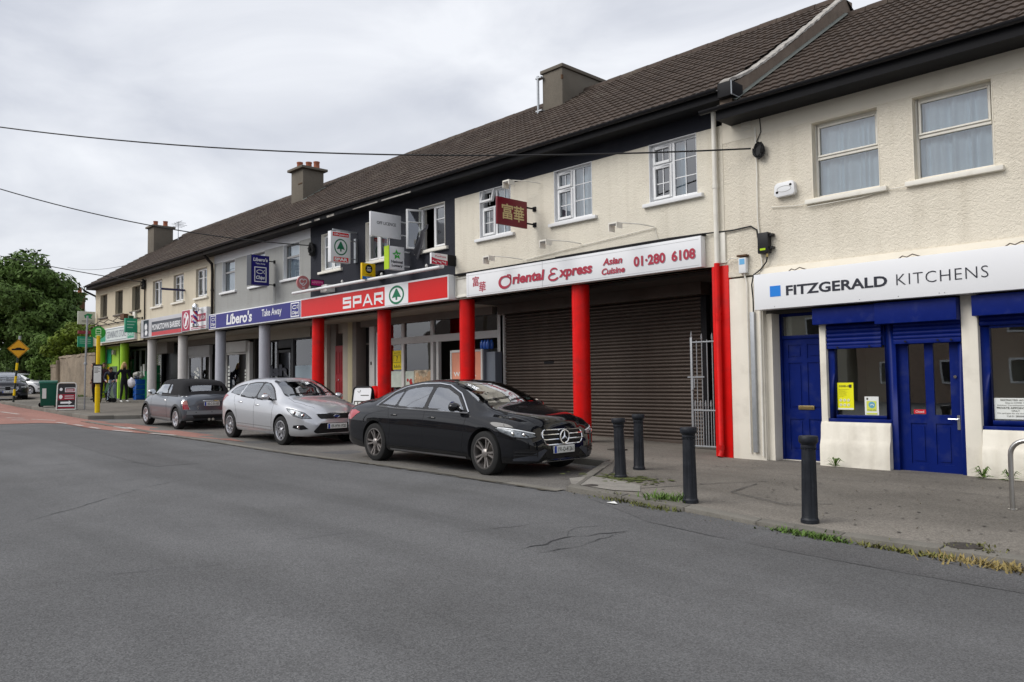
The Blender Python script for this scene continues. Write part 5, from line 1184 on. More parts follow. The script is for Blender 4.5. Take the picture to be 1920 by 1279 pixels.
# ------------------------------------------------------------------ 4: barbers
Bb = thing("terraced_shop", "sand coloured terrace house over the barbers sign and pale columns", "building", (-32.9, 12.5, .8))
X0, X1 = -36.46, -29.22
upper(Bb, X0, X1, M_SAND, M_SAND_S, (-35.08, -32.72, -30.42), style='two casements', sill=M_CREAM_W, reveal=M_SAND_S, curtains=(.5, .4, .5), eave_mat=M_BROWN_F)
shell(Bb, X0, X1, .7, 6.6); roof_slope(Bb, X0, X1, EAV_Y + .07, EAV_Z + .01, RID_Y, RID_Z, M_TILE_D)
boxo("beam", M_SAND_S, Bb, X0, X1, 12.505, 12.88, 3.66, 3.75); boxo("ceiling", M_BEIGE, Bb, X0, X1, 12.9, 14.6, 3.62, 3.66)
for x in (-32.70, -36.18): column(Bb, x, M_PALEC, 3.70)
pipe("downpipe", M_BROWN_F, Bb, [(-29.25, 12.05, 6.62), (-29.22, 12.1, 6.5), (-29.22, 12.40, 6.2), (-29.22, 12.42, 5.9), (-29.22, 12.42, 4.3)], .055, [(-29.22, 12.42, 5.2)])
pipe("downpipe", M_BLACK, Bb, [(-29.5, 12.95, 3.66), (-29.5, 12.95, .8)], .055)
bulkhead(Bb, -36.3, -31.7, M_TAUPE, 3.36, 13.92); bulkhead(Bb, -38.2, -36.6, M_TAUPE, 3.10, 13.5)
fr = B(); fr.box(-35.4, -32.95, SY - .1, SY + .05, 2.93, 3.34); fr_box(fr, -35.35, -33.0, .8, 2.93, .10, SY - .05, SY + .05); fr.box(-34.0, -33.92, SY - .04, SY + .05, .9, 2.83)
sf = fr.build("shopfront_frame", M("pale_shutter", (.42, .42, .43), r=.45, v=.05), Bb, bevel=.006); boxo("pane", G_SHOP, sf, -35.25, -33.1, SY, SY + .006, .9, 2.83)
b = B(); [rect(b, -34.6 + .2 * math.sin(q * 1.9), -34.5 + .2 * math.sin(q * 1.9) + .1, 1.75 + q * .07, 1.84 + q * .07, fr_front(SY - .002), .001 + q * .0005) for q in range(9)]; ring(b, -34.45, 1.85, .14, .14, .05, fr_front(SY - .002), .006); b.build("window_sticker", M_PAPER, sf)
boxo("inner_wall", M("pale_inside", (.5, .48, .38), r=.9), Bb, -35.1, -34.3, 15.2, 15.25, .8, 3.0)
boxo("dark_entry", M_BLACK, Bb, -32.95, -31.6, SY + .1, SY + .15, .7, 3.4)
fr = B(); fr_box(fr, -39.35, -38.35, .85, 3.40, .07, SY - .1, SY); fr.box(-38.35, -36.6, SY + .1, SY + .15, .85, 3.5)
sf = fr.build("shopfront_frame", M("black_shopfront", (.015, .015, .017), r=.35), Bb); boxo("pane", G_SHOP, sf, -39.28, -38.42, SY - .05, SY - .044, .92, 3.33)
b = B()
for q in range(8): rect(b, -39.2, -38.5, 2.45 + q * .1, 2.52 + q * .1, fr_front(SY - .051), .001)
for q in range(8): rect(b, -38.95 + .05 * (q % 3), -38.6, 1.45 + q * .12, 1.5 + q * .12, fr_front(SY - .051), .001)
b.build("window_sticker", M("sticker_beige", (.34, .34, .27), r=.5, v=.3), sf)
M_DGREY = M("sign_slate", (.035, .038, .055), r=.3); M_SILV = M("sign_silver", (.50, .50, .53), r=.3, v=.05); M_CRIM = M("sign_raspberry", (.36, .010, .055), r=.35); M_SBR = M("sign_bright_red", (.52, .02, .03), r=.3)
BS = box_sign("shop_sign", "silver and slate barbers fascia sign with white lettering and a red stripe", -36.45, -31.80, 3.72, 4.52, M_SILV, border=M_SILV, y=12.3)
F = fr_front(12.296); b = B(); rect(b, -36.1, -35.48, 3.76, 4.48, F, .003); rect(b, -35.12, -31.85, 3.92, 4.36, F, .003); b.build("dark_panel", M_DGREY, BS)
b = B(); rect(b, -35.12, -31.85, 3.76, 3.915, F, .003); b.build("red_stripe", M_SBR, BS)
b = B(); lettering(b, "MONKSTOWN BARBERS", -35.05, -31.95, 4.0, 4.25, F, .006, bold=.02); poly(b, circ(-35.80, 4.18, .16, .15, 14), F, .006); poly(b, circ(-35.76, 3.93, .15, .11, 14), F, .006); b.build("lettering", M_SIGNW, BS)
b = B(); ring(b, -35.79, 4.08, .24, .28, .02, F, .007, 26); poly(b, [(-35.95, 4.02), (-35.62, 4.07), (-35.62, 4.10), (-35.95, 4.06)], F, .008); b.build("emblem_ring", M("emblem_grey", (.28, .28, .32), r=.4), BS)
NS = box_sign("shop_sign", "raspberry and white nail salon fascia sign with an oval emblem", -31.78, -29.40, 3.76, 4.60, M_SIGNW, y=12.28, bw=.02)
F = fr_front(12.276); b = B(); rect(b, -31.74, -30.95, 3.78, 4.58, F, .003); rect(b, -30.85, -29.45, 4.06, 4.36, F, .003); [rect(b, -30.85, -29.45, 3.80 + q * .06, 3.83 + q * .06, F, .003) for q in range(2)]; b.build("panel", M_CRIM, NS)
b = B(); ring(b, -31.34, 4.18, .29, .33, .04, F, .005, 30); poly(b, [(-31.5, 3.95), (-31.3, 3.98), (-31.22, 4.15), (-31.1, 4.3), (-31.2, 4.42), (-31.32, 4.3), (-31.42, 4.12)], F, .006); poly(b, circ(-31.42, 4.36, .07, .09, 12), F, .006); lettering(b, "NAILS & LASH", -30.8, -29.5, 4.13, 4.29, F, .006, bold=.02); b.build("lettering", M_SIGNW, NS)
# barber pole
BP = thing("barber_pole", "striped barber pole with white globe at the right end of the nail salon sign", "barber pole", (-29.9, 12.0, 4.2))
b = B(); b.lathe([(.06, 3.82), (.12, 3.86), (.12, 3.95), (.085, 3.97)], (-29.85, 12.05, 0), 14); b.lathe([(.085, 4.42), (.12, 4.44), (.12, 4.5), (.13, 4.56), (.125, 4.64), (.08, 4.71), (.01, 4.73)], (-29.85, 12.05, 0), 14); b.tube([(-29.85, 12.05, 4.5), (-29.85, 12.4, 4.5)], .02, 6); b.build("cap", M_CHROME, BP, smooth=True)
st = [B(), B(), B()]
for i in range(24):
    for k in range(18):
        a0, a1 = 6.283 * k / 18, 6.283 * (k + 1) / 18; z0_, z1_ = 3.97 + .45 * i / 24, 3.97 + .45 * (i + 1) / 24
        c = int((k / 18 * 6 + i / 24 * 6)) % 6; c = {0: 0, 1: 2, 2: 1, 3: 0, 4: 2, 5: 1}[c]
        P = lambda a, z: (-29.85 + .085 * math.cos(a), 12.05 + .085 * math.sin(a), z); st[c].quad(P(a0, z0_), P(a1, z0_), P(a1, z1_), P(a0, z1_))
st[0].build("stripe", M_SIGNW, BP); st[1].build("stripe", M("pole_blue", (.02, .03, .30), r=.3), BP); st[2].build("stripe", M_SBR, BP)
tag(B().box(-32.05, -31.99, 11.55, 12.48, 5.42, 5.50).build("projecting_sign", M("edge_navy", (.03, .03, .09), r=.4)), "thin navy projecting sign seen edge on above the barbers", "projecting sign")

# ------------------------------------------------------------------ 5: grocer with the lime columns
Gr = thing("terraced_shop", "yellow sand terrace end house over lime green columns and green shop sign", "building", (-40, 12.5, .9))
X0, X1 = -43.6, -36.46
upper(Gr, X0, X1, M_SAND2, M_SAND2_S, (-42.3, -40.03, -37.7), style='dark', sill=M("dark_sill", (.12, .105, .09), r=.8), reveal=M_SAND2_S, eave_mat=M_BROWN_F)
B().box(-43.6, X0 + .25, 12.75, 22, .8, 6.62).add([(-43.6, 12.3, 6.6), (-43.6, 21.7, 6.6), (-43.6, 17, 9.8), (-43.35, 12.3, 6.6), (-43.35, 21.7, 6.6), (-43.35, 17, 9.8)], [(0, 2, 1), (3, 4, 5)]).build("gable_wall", M_SAND2, Gr)
shell(Gr, X0 + .3, X1, .8, 6.6); roof_slope(Gr, -43.75, X1, EAV_Y + .07, EAV_Z + .01, RID_Y, RID_Z, M_TILE_D)
boxo("beam", M_SAND2_S, Gr, X0, X1, 12.46, 12.88, 3.66, 3.75); boxo("fascia_panel", M_SAND2_S, Gr, X0, X1, 12.40, 12.5, 3.66, 4.42); boxo("ceiling", M_BEIGE, Gr, X0, X1, 12.9, 14.6, 3.62, 3.66)
for x in (-39.85, -43.33): column(Gr, x, M_LIME, 3.70, y=12.72)
pipe("downpipe", M_BLACK, Gr, [(-43.72, 11.95, 6.55), (-43.72, 12.05, 6.45), (-43.72, 12.55, 6.22), (-43.72, 12.6, 5.9), (-43.72, 12.6, 1.0)], .05)
M_LIMEW = M("lime_wall", (.36, .62, .05), r=.6, v=.06)
boxo("front_wall", M_LIMEW, Gr, -43.5, -41.55, 13.0, 13.3, .9, 3.62); FE = fr_front(12.995); M_TEAL = M("sign_teal", (.02, .30, .17), r=.35, v=.05)
b = B(); rect(b, -43.3, -42.85, 1.0, 2.6, FE, .006); b.build("yellow_panel", M_SYEL, Gr); boxo("green_door", M("slate_green", (.09, .13, .09), r=.6), Gr, -42.83, -41.75, 12.97, 13.0, .9, 2.62); boxo("ac_unit", M_BEIGE, Gr, -42.2, -41.95, 12.86, 13.0, 3.2, 3.42, bevel=.01)
boxo("teal_panel", M_TEAL, Gr, -43.3, -42.6, 12.96, 12.99, 2.78, 3.5)
fr = B()
for x0_, x1_ in ((-42.95, -42.8), (-42.3, -42.2), (-41.5, -41.4), (-40.7, -40.6)): fr.box(x0_, x1_, SY - .04, SY + .05, .9, 3.45)
fr.box(-42.95, -40.6, SY - .03, SY + .04, 3.4, 3.5)
sf = fr.build("shopfront_frame", M("grey_green_frame", (.22, .25, .23), r=.5), Gr); boxo("pane", G_SHOP, sf, -42.8, -40.7, SY, SY + .006, .95, 3.4); boxo("dado", M("green_dado", (.01, .16, .06), r=.5), sf, -42.8, -42.3, SY - .01, SY - .002, .95, 2.2); boxo("dado", MATS["green_dado"], sf, -41.4, -39.4, SY - .06, SY - .03, .95, 2.35)
b = B(); rect(b, -41.3, -41.1, 2.2, 2.6, fr_front(SY - .062), .003); rect(b, -40.95, -40.7, 2.1, 2.7, fr_front(SY - .062), .003); rect(b, -42.75, -42.5, 2.45, 2.9, fr_front(SY - .062), .003); b.build("window_sticker", M_PAPER, sf)
boxo("inner_wall", M("green_inside", (.30, .38, .30), r=.9, v=.4, vs=3), Gr, -42.9, -40.7, 14.5, 14.55, .9, 3.3); b = B(); rect(b, -42.72, -42.36, 2.15, 3.0, fr_front(SY - .03), .003); rect(b, -42.15, -41.6, 1.2, 1.9, fr_front(SY - .03), .003); b.build("window_sticker", M("sticker_green", (.10, .42, .22), r=.5, v=.5, vs=7), sf)
b = B(); poly(b, circ(-42.7, 3.05, .09, .09, 12), fr_front(SY - .062), .003); b.build("balloon", M_SBR, sf)
GS = box_sign("shop_sign", "pale grocer fascia sign with teal ends and grey lettering", -42.2, -37.2, 3.74, 4.42, M("sign_pale_green", (.62, .68, .66), r=.35), y=12.28)
F = fr_front(12.276); b = B(); rect(b, -42.1, -41.2, 3.80, 4.36, F, .003); rect(b, -38.1, -37.25, 3.80, 4.36, F, .003); b.build("end_panel", M_TEAL, GS)
b = B(); box_ring(b, -41.1, -38.2, 3.80, 4.36, .025, F, .003); lettering(b, "GENNINO'S STORE", -41.0, -38.3, 3.92, 4.26, F, .005); b.build("lettering", M("letter_grey", (.16, .18, .22), r=.4), GS)
b = B(); lettering(b, "STORE", -42.05, -41.3, 4.05, 4.2, F, .005); lettering(b, "POST", -38.05, -37.3, 4.13, 4.28, F, .005); lettering(b, "OFFICE", -38.05, -37.3, 3.9, 4.03, F, .005); b.build("lettering", M_SIGNW, GS)
b = B()
for x in (-42.6, -41.3, -40.0, -38.7): b.tube([(x, 12.48, 4.62), (x - .1, 12.05, 4.78), (x - .25, 11.9, 4.62)], .018, 6)
b.tube([(-43.4, 12.44, 4.66), (-37, 12.44, 4.66)], .02, 6); tag(b.build("sign_lights", M_BLACK), "row of dark swan neck lights over the pale grocer sign", "lights")
s = proj_sign("projecting_sign", "teal hanging sign with dark brackets at the right end of the grocer sign", -36.75, 11.75, 12.25, 4.0, 4.62, .16, M_TEAL, arm_z=(4.66, 3.98))
b = B(); [rect(b, 11.82, 12.18 - .06 * q, 4.45 - q * .13, 4.49 - q * .13, fr_side(-36.75), .003) for q in range(3)]; b.build("lettering", M("teal_print", (.35, .62, .5), r=.4), s); B().box(-36.9, -36.76, 11.9, 12.1, 4.62, 4.74).build("lamp", M("dark_green_metal", (.01, .08, .04), r=.4), s)
s = proj_sign("projecting_sign", "white sign with a green emblem on the far corner of the end house", -43.35, 11.62, 12.42, 4.75, 5.40, .08, M("sign_offwhite", (.66, .68, .58), r=.4), arms=False)
F = fr_side(-43.35); b = B(); poly(b, [(11.9, 5.2), (12.05, 5.3), (12.3, 5.27), (12.22, 5.12), (12.28, 5.02), (12.05, 5.08), (11.95, 5.05)], F, .003); b.build("emblem", M("emblem_green", (.03, .30, .12), r=.4), s); b = B(); [rect(b, 11.8, 12.35, 4.86 + q * .06, 4.88 + q * .06, F, .003) for q in range(2)]; b.build("print", M_INK, s)
s = proj_sign("projecting_sign", "red slanted sign edge above the lime column at the far corner", -43.55, 11.7, 12.46, 4.28, 4.44, .1, M("faded_maroon", (.28, .05, .06), r=.5), arms=False)
s = proj_sign("projecting_sign", "teal sign on the far corner behind the bus stop disc", -43.6, 11.7, 12.4, 3.62, 4.15, .08, M_TEAL, arms=False)
b = B(); [rect(b, 11.78, 12.3, 3.8 + q * .1, 3.83 + q * .1, fr_side(-43.6), .003) for q in range(3)]; b.build("print", MATS["teal_print"], s)
boxo("vent_box", M("rust_box", (.12, .06, .035), r=.8, v=.3), Gr, -39.2, -38.7, 12.3, 12.49, 4.72, 4.98); boxo("alarm_box", M_CREAM_W, Gr, -37.85, -37.55, 12.4, 12.49, 4.72, 5.0, bevel=.01)
pipe("downpipe", M_BROWN_F, Gr, [(-36.46, 12.45, 6.1), (-36.46, 12.45, 4.4)], .03)

# ------------------------------------------------------------------ chimneys (parts of the roofs they stand on)
def chimney(parent, x0, x1, y0, y1, z0, z1, capo=.07, pots=()):
    b = B().box(x0, x1, y0, y1, z0, z1); c = b.build("chimney", M_CHIM, parent, bevel=.02)
    B().box(x0 - capo, x1 + capo, y0 - capo, y1 + capo, z1, z1 + .10).build("chimney_cap", M_CHIM, c, bevel=.02)
    for px, py in pots: B().lathe([(.13, 0), (.12, .05), (.11, .25), (.125, .27), (.125, .31), (.09, .31)], (px, py, z1 + .10), 14).build("chimney_pot", M_POT, c, smooth=True, ang=40)
    b = B(); b.add([(x1 + .004, y0 - .1, z0 + .55), (x1 + .12, y0 - .1, z0 + .52), (x1 + .12, y1, z0 + .52 + (y1 - y0) * .657), (x1 + .004, y1, z0 + .62 + (y1 - y0) * .657)], [(0, 1, 2, 3)])
    return c
ch = chimney(A, -15.22, -14.46, 15.95, 18.1, 8.4, 10.33, .05)
B().tube([(-15.3, 15.85, 8.95), (-15.3, 15.85, 10.28)], .035, 8).box(-15.38, -15.15, 15.82, 15.97, 10.2, 10.24).box(-15.38, -15.15, 15.82, 15.97, 9.25, 9.29).build("flue_pipe", M_GALV, ch, smooth=True)
B().box(-14.50, -14.452, 15.935, 15.99, 8.75, 8.95).box(-14.50, -14.452, 15.935, 15.99, 10.0, 10.12).build("iron_strap", M("rust", (.10, .055, .03), r=.9, v=.3, vs=12), ch)
B().add([(-15.0, 15.92, 8.98), (-14.4, 15.92, 8.98), (-14.4, 15.5, 8.72), (-15.0, 15.5, 8.72)], [(0, 3, 2, 1)]).build("flashing", M_LEAD, ch)
ch = chimney(Lb, -28.07, -27.15, 15.05, 15.95, 8.2, 9.93, .12, [(-27.85, 15.3), (-27.6, 15.55), (-27.35, 15.75)])
B().box(-27.5, -27.2, 15.03, 15.05, 9.35, 9.38).build("iron_strap", MATS["rust"], ch)
B().add([(-27.14, 15.0, 8.68), (-27.0, 15.0, 8.62), (-27.0, 16.0, 9.27), (-27.14, 16.0, 9.36)], [(0, 1, 2, 3)]).build("flashing", M_LEAD, ch)
chimney(Gr, -43.6, -42.7, 15.0, 16.0, 8.0, 10.0, .1, [(-43.3, 15.3), (-43.0, 15.7)])
ab = B().tube([(-42.0, 16.0, 9.0), (-42.0, 16.0, 10.3)], .02, 6)
for q in range(6): ab.tube([(-42.4 + q * .16, 15.8, 10.2 - (q % 2) * .15), (-42.4 + q * .16, 16.3, 10.2 - (q % 2) * .15)], .012, 5)
ab.tube([(-42.5, 16, 10.25), (-41.5, 16, 10.25)], .015, 5); tag(ab.build("aerial", M_GALV), "thin television aerial behind the left chimney of the terrace", "aerial")
# bird on the ridge
bd = B().lathe([(.01, -.14), (.05, -.08), (.065, 0), (.05, .08), (.02, .14)], (0, 0, 0), 10, axis='x').lathe([(.005, .10), (.035, .13), (.035, .16), (.01, .19)], (.10, 0, -.03), 8).build("bird", M("bird_black", (.02, .02, .022), r=.8), None, smooth=True); bd.location = (-31.0, 17, 10.08); bd.rotation_euler = (0, R(-25), R(20)); tag(bd, "small black bird perched on the ridge above the barbers house", "bird")
# ------------------------------------------------------------------ wall fixtures and cables
b = B()
for q in range(16):
    a0 = rnd.uniform(0, 6.28); r_ = rnd.uniform(.06, .13); cy = rnd.uniform(-.03, .03)
    b.tube([(-6.72 + cy + r_ * math.cos(a0 + t * .7) * .8, 12.42 + rnd.uniform(-.04, .03), 5.56 + r_ * 1.15 * math.sin(a0 + t * .7)) for t in range(9)], .009, 5)
b.box(-6.78, -6.66, 12.4, 12.5, 5.48, 5.64)
tag(b.build("cable_coil", M("cable_black", (.014, .014, .015), r=.6), None, smooth=True), "black coil of spare cable on the cream wall where the overhead cable lands", "cable coil")
M_CBL = MATS["cable_black"]
t = thing("alarm_box", "white alarm box with two dark slots on the cream roughcast wall", "alarm box", (-6.27, 12.45, 4.8))
b = B().prism([(-6.45, 4.72), (-6.40, 4.68), (-6.12, 4.69), (-6.08, 4.73), (-6.09, 4.89), (-6.13, 4.93), (-6.39, 4.92), (-6.44, 4.88)], fr_front(12.40), 0, -.1); b.build("cover", M_UPVC, t, bevel=.012)
b = B(); ring(b, -6.265, 4.805, .13, .055, .012, fr_front(12.40), .002); b.build("trim", M("trim_grey", (.45, .45, .44)), t); b = B(); poly(b, circ(-6.39, 4.76, .025, .022, 8), fr_front(12.40), .003); poly(b, circ(-6.15, 4.86, .025, .022, 8), fr_front(12.40), .003); b.build("slot", M_BLACK, t)
t = thing("junction_box", "black plastic junction box with a yellow tag beside the fascia sign of the kitchen shop", "junction box", (-6.66, 12.45, 3.9))
B().box(-6.76, -6.56, 12.36, 12.49, 3.76, 4.12).build("housing", M_BLACK_PL, t, bevel=.02); B().box(-6.57, -6.50, 12.40, 12.49, 3.83, 3.87).box(-6.57, -6.50, 12.40, 12.49, 4.05, 4.09).build("lug", M_BLACK_PL, t)
b = B(); rect(b, -6.71, -6.61, 3.81, 3.845, fr_front(12.36), .003); b.build("label", M_YG, t); b = B().lathe([(.02, 3.70), (.02, 3.76)], (-6.62, 12.43, 0), 8); b.build("gland", MATS["brass"], t)
t = thing("meter_box", "small white control box with a blue screen left of the black junction box", "meter box", (-7.08, 12.45, 3.6))
B().box(-7.15, -7.01, 12.40, 12.49, 3.47, 3.74).build("housing", M_UPVC, t, bevel=.01); b = B(); rect(b, -7.13, -7.03, 3.62, 3.72, fr_front(12.40), .003); b.build("screen", M("screen_blue", (.15, .42, .70), r=.3), t)
B().box(-7.17, -6.99, 12.38, 12.49, 3.76, 3.79).build("canopy", MATS["rust"], t)
def cable(pts, r, mat, label, name="cable"): return tag(B().tube(pts, r, 6).build(name, mat, None, smooth=True), label, "cable")
cable([(-6.62, 12.44, 3.72), (-6.64, 12.44, 3.62), (-6.76, 12.45, 3.50), (-6.90, 12.46, 3.42), (-6.94, 12.46, 3.25), (-6.92, 12.46, 3.0), (-6.92, 12.46, 2.75)], .012, M_CBL, "black cable looping from the junction box down to the steel conduit")
tag(B().box(-6.985, -6.905, 12.44, 12.5, .36, 2.78).build("conduit", M_GALV, None, bevel=.01), "grey steel cable conduit down the pier between the red pilaster and the blue door", "conduit")
cable([(-6.80, 12.47, 6.0), (-6.79, 12.47, 5.2), (-6.80, 12.47, 4.4), (-6.74, 12.47, 3.6), (-6.74, 12.47, 3.52)], .012, M_CREAM_W, "cream cable running down the roughcast wall below the cable coil")
cable([(-6.80, 12.47, 4.05), (-6.82, 12.47, 4.2), (-6.93, 12.47, 4.28), (-7.3, 12.47, 4.26), (-7.9, 12.44, 4.28), (-8.6, 12.40, 4.29), (-10.2, 12.38, 4.285), (-11.5, 12.38, 4.28)], .014, M_CBL, "black cable looping over the top of the white takeaway sign")
cable([(-6.72, 12.49, 6.15), (-6.70, 12.485, 5.9), (-6.82, 12.48, 5.68)], .008, M_CBL, "thin black cable from the eaves to the cable coil")
cable([(-6.55, 12.47, 4.55), (-6.1, 12.47, 4.5), (-5.92, 12.44, 4.5)], .007, M_CREAM_W, "thin cream cable below the alarm box")
cable([(-7.08, 12.46, 3.47), (-7.04, 12.47, 3.3), (-7.045, 12.47, .35)], .014, M_CREAM_W, "cream pipe down the pier left of the steel conduit")
cable([(-6.80, 12.47, 3.3), (-6.81, 12.47, .3)], .016, M_CREAM_W, "cream pipe down the pier right of the steel conduit")
cable([(-7.42, 12.44, 3.70), (-7.3, 12.42, 3.76), (-7.2, 12.44, 3.74), (-7.13, 12.46, 3.6), (-7.08, 12.46, 3.45)], .01, M_CREAM_W, "tangled pale cable between the red pilaster and the white control box")
cable([(-5.88, 12.44, 4.44), (-5.0, 12.47, 4.45), (-4.6, 12.47, 4.50), (-4.32, 12.45, 4.49)], .006, M_CREAM_W, "thin cream cable between the sills of the two blue curtained windows")
POLE = Vector((-36.3, -4.6, 12.7))
def overhead(a, sag, label, r=.014, tip=POLE):
    a = Vector(a); P = []
    for k in range(41):
        t = k / 40; p = a.lerp(tip, t); p.z -= sag * 4 * t * (1 - t); P.append(p)
    return cable(P, r, M_CBL, label, "overhead_cable")
overhead((-6.85, 12.40, 5.62), 1.4, "overhead cable from the black cable coil across the front of the takeaway", .015)
overhead((-21.75, 12.38, 5.90), 1.6, "overhead cable from the charcoal house corner across the grey house", .017, POLE + Vector((0, 0, 1.1)))
overhead((-36.6, 12.40, 6.25), .3, "overhead cable landing between the two sand coloured houses", .02, Vector((-47, 2, 9.8)))
overhead((-37.2, 14.0, 7.9), .5, "thin overhead cable crossing the sky left of the end house", .012, Vector((-78, 20, 12.3)))
for x, z, lab in ((-21.85, 5.86, "tangle of cables and insulators at the corner of the charcoal house"), (-36.55, 6.2, "tangle of cables and insulators between the sand coloured houses")):
    b = B()
    for q in range(12):
        a0 = rnd.uniform(0, 6.28); r_ = rnd.uniform(.08, .2); b.tube([(x + r_ * math.cos(a0 + t * .7) * .8, 12.40 + rnd.uniform(-.06, .06), z - .05 + r_ * 1.2 * math.sin(a0 + t * .7)) for t in range(7)], .014, 5)
    b.box(x - .1, x + .08, 12.42, 12.5, z - .2, z + .1); tag(b.build("cable_tangle", M_CBL, None, smooth=True), lab, "cable coil")
t = thing("utility_pole", "tall wooden utility pole carrying the overhead cables across the road", "utility pole", (POLE.x, POLE.y, rz(POLE.x)))
B().lathe([(.15, rz(POLE.x)), (.10, 14.1)], (POLE.x, POLE.y, 0), 12).build("post", M("pole_wood", (.13, .10, .07), r=.9, v=.2), t, smooth=True)

# ------------------------------------------------------------------ bollards
M_BOL = M("bollard_black", (.011, .013, .018), r=.5, spec=.3, v=.25, vs=7, bs=.004, bsc=50, dirt=(.04, .043, .048), dsc=7, damt=.5)
def make_bollard():
    t = thing("bollard", "", "bollard", (0, 0, 0), group="black iron bollards along the pavement")
    n = 32; vs = []; prof = [(.088, -.05), (.088, .0), (.088, .035), (.080, .045), (.077, .06), (.073, .40), (.068, .74), (.066, .80)]
    for i, (r_, z) in enumerate(prof):
        for k in range(n):
            a = 2 * math.pi * k / n; rr = r_ * (1 - (.10 if 4 <= i <= 6 and k % 4 in (0, ) else 0)); vs.append((rr * math.cos(a), rr * math.sin(a), z))
    fs = [(i * n + k, i * n + (k + 1) % n, (i + 1) * n + (k + 1) % n, (i + 1) * n + k) for i in range(len(prof) - 1) for k in range(n)]
    B().add(vs, fs).build("shaft", M_BOL, t, smooth=True, ang=28)
    B().lathe([(.066, .80), (.074, .805), (.074, .825), (.070, .83), (.078, .845), (.090, .86), (.094, .87), (.094, .915), (.088, .928), (.03, .934), (.001, .935)], (0, 0, 0), 32, caps=False).build("cap", M_BOL, t, smooth=True, ang=35)
    b = B()
    for k in range(16):
        a = 2 * math.pi * k / 16; b.lathe([(.001, -.008), (.007, -.004), (.007, .004), (.001, .008)], (.071 * math.cos(a), .071 * math.sin(a), .79), 6)
    b.build("beading", M_BOL, t); return t
bol = make_bollard()
for i, (x, y, sc, lean, lab) in enumerate([(-3.96, 8.2, .995, (.0, .01), "black bollard nearest the camera, in front of the left blue door"), (-5.4, 8.12, .965, (0, -.008), "black bollard with yellow green weeds at its foot"),
                                (-7.16, 9.02, .92, (.0, -.025), "black fluted bollard in the mossy patch by the black saloon"), (-7.56, 9.98, .92, (.01, .0), "black bollard closest to the brown roller shutter")]):
    o = bol if i == 0 else copy_tree(bol); o.location = (x, y, pz(x, y)); o["label"] = lab; o.rotation_euler = (lean[0], lean[1], .3 * i); o.scale = (1.08, 1.08, sc)
# steel cycle stand
t = thing("cycle_stand", "brushed steel hoop cycle stand at the right edge of the pavement", "cycle stand", (-2.3, 10.2, .12))
M_STEEL = M("brushed_steel", (.50, .49, .47), r=.28, m=1, v=.08, vs=5)
sx, sy = -2.56, 10.2; z0 = pz(sx, sy) - .05; P = [(sx, sy, z0), (sx, sy, z0 + .55)]
for q in range(0, 91, 15): P.append((sx + .16 - .16 * math.cos(R(q)), sy + .004, z0 + .66 + .16 * math.sin(R(q))))
P += [(sx + .5, sy, z0 + .82)]
for q in range(90, -1, -15): P.append((sx + .64 + .16 * math.cos(R(q)), sy, z0 + .66 + .16 * math.sin(R(q))))
P += [(sx + .80, sy, z0 + .4), (sx + .80, sy, z0)]
B().tube(P, .027, 14).build("hoop", M_STEEL, t, smooth=True, ang=60)
B().lathe([(.05, z0 + .045), (.05, z0 + .058)], (sx, sy, 0), 14).lathe([(.05, z0 + .045), (.05, z0 + .058)], (sx + .8, sy, 0), 14).build("base_ring", M_STEEL, t, smooth=True)

# ------------------------------------------------------------------ street furniture at the left
M_YPOST = M("post_yellow", (.80, .56, .008), r=.35, v=.05)
bx_, by_ = -30.67, 8.9; bz = pz(bx_, by_)
t = thing("bus_stop", "yellow bus stop pole with a round green sign and a black timetable case", "bus stop", (bx_, by_, bz))
B().lathe([(.085, bz - .05), (.085, bz + .9), (.07, bz + .92), (.065, bz + 2.75)], (bx_, by_, 0), 16).build("pole", M_YPOST, t, smooth=True, ang=30)
RT = Matrix.Rotation(R(66), 3, 'Z')      # sign faces oncoming traffic / the camera
def rot_frame(cx, cy, ang):
    ca, sa = math.cos(ang), math.sin(ang); return lambda u, v, d: (cx + u * ca + d * sa, cy + u * sa - d * ca, v)
FB = rot_frame(bx_, by_, R(68))
B().prism(circ(0, bz + 2.86, .235, .225, 30), FB, .03, -.03).build("disc", M("bus_green", (.02, .30, .02), r=.3), t)
b = B(); rect(b, -.09, .09, bz + 2.80, bz + 2.98, FB, .034); rect(b, -.10, .10, bz + 2.69, bz + 2.73, FB, .034); rect(b, -.09, .09, bz + 2.745, bz + 2.775, FB, .034); poly(b, circ(0, bz + 2.98, .09, .05, 14, 0, 180), FB, .034); b.build("bus_mark", M("mark_pale_green", (.55, .78, .45), r=.4), t)
b = B(); rect(b, -.065, .065, bz + 2.91, bz + 2.97, FB, .037); rect(b, -.065, .065, bz + 2.83, bz + 2.885, FB, .037); b.build("bus_window", MATS["bus_green"], t)
B().prism([(-.16, bz + 1.02), (.16, bz + 1.02), (.16, bz + 1.72), (-.16, bz + 1.72)], FB, .13, .05).build("timetable_case", M_BLACK, t, bevel=.01)
b = B(); rect(b, -.12, .12, bz + 1.07, bz + 1.66, FB, .134); b.build("timetable", M_PAPER, t); b = B(); [rect(b, -.10, .02 + .07 * (q % 2), bz + 1.60 - q * .045, bz + 1.613 - q * .045, FB, .137) for q in range(5)]; b.build("print", M_INK, t)
gx, gy = -32.9, 9.1; g0 = pz(gx, gy)
t = thing("street_pole", "slim grey steel pole on the pavement left of the bus stop", "pole", (gx, gy, g0))
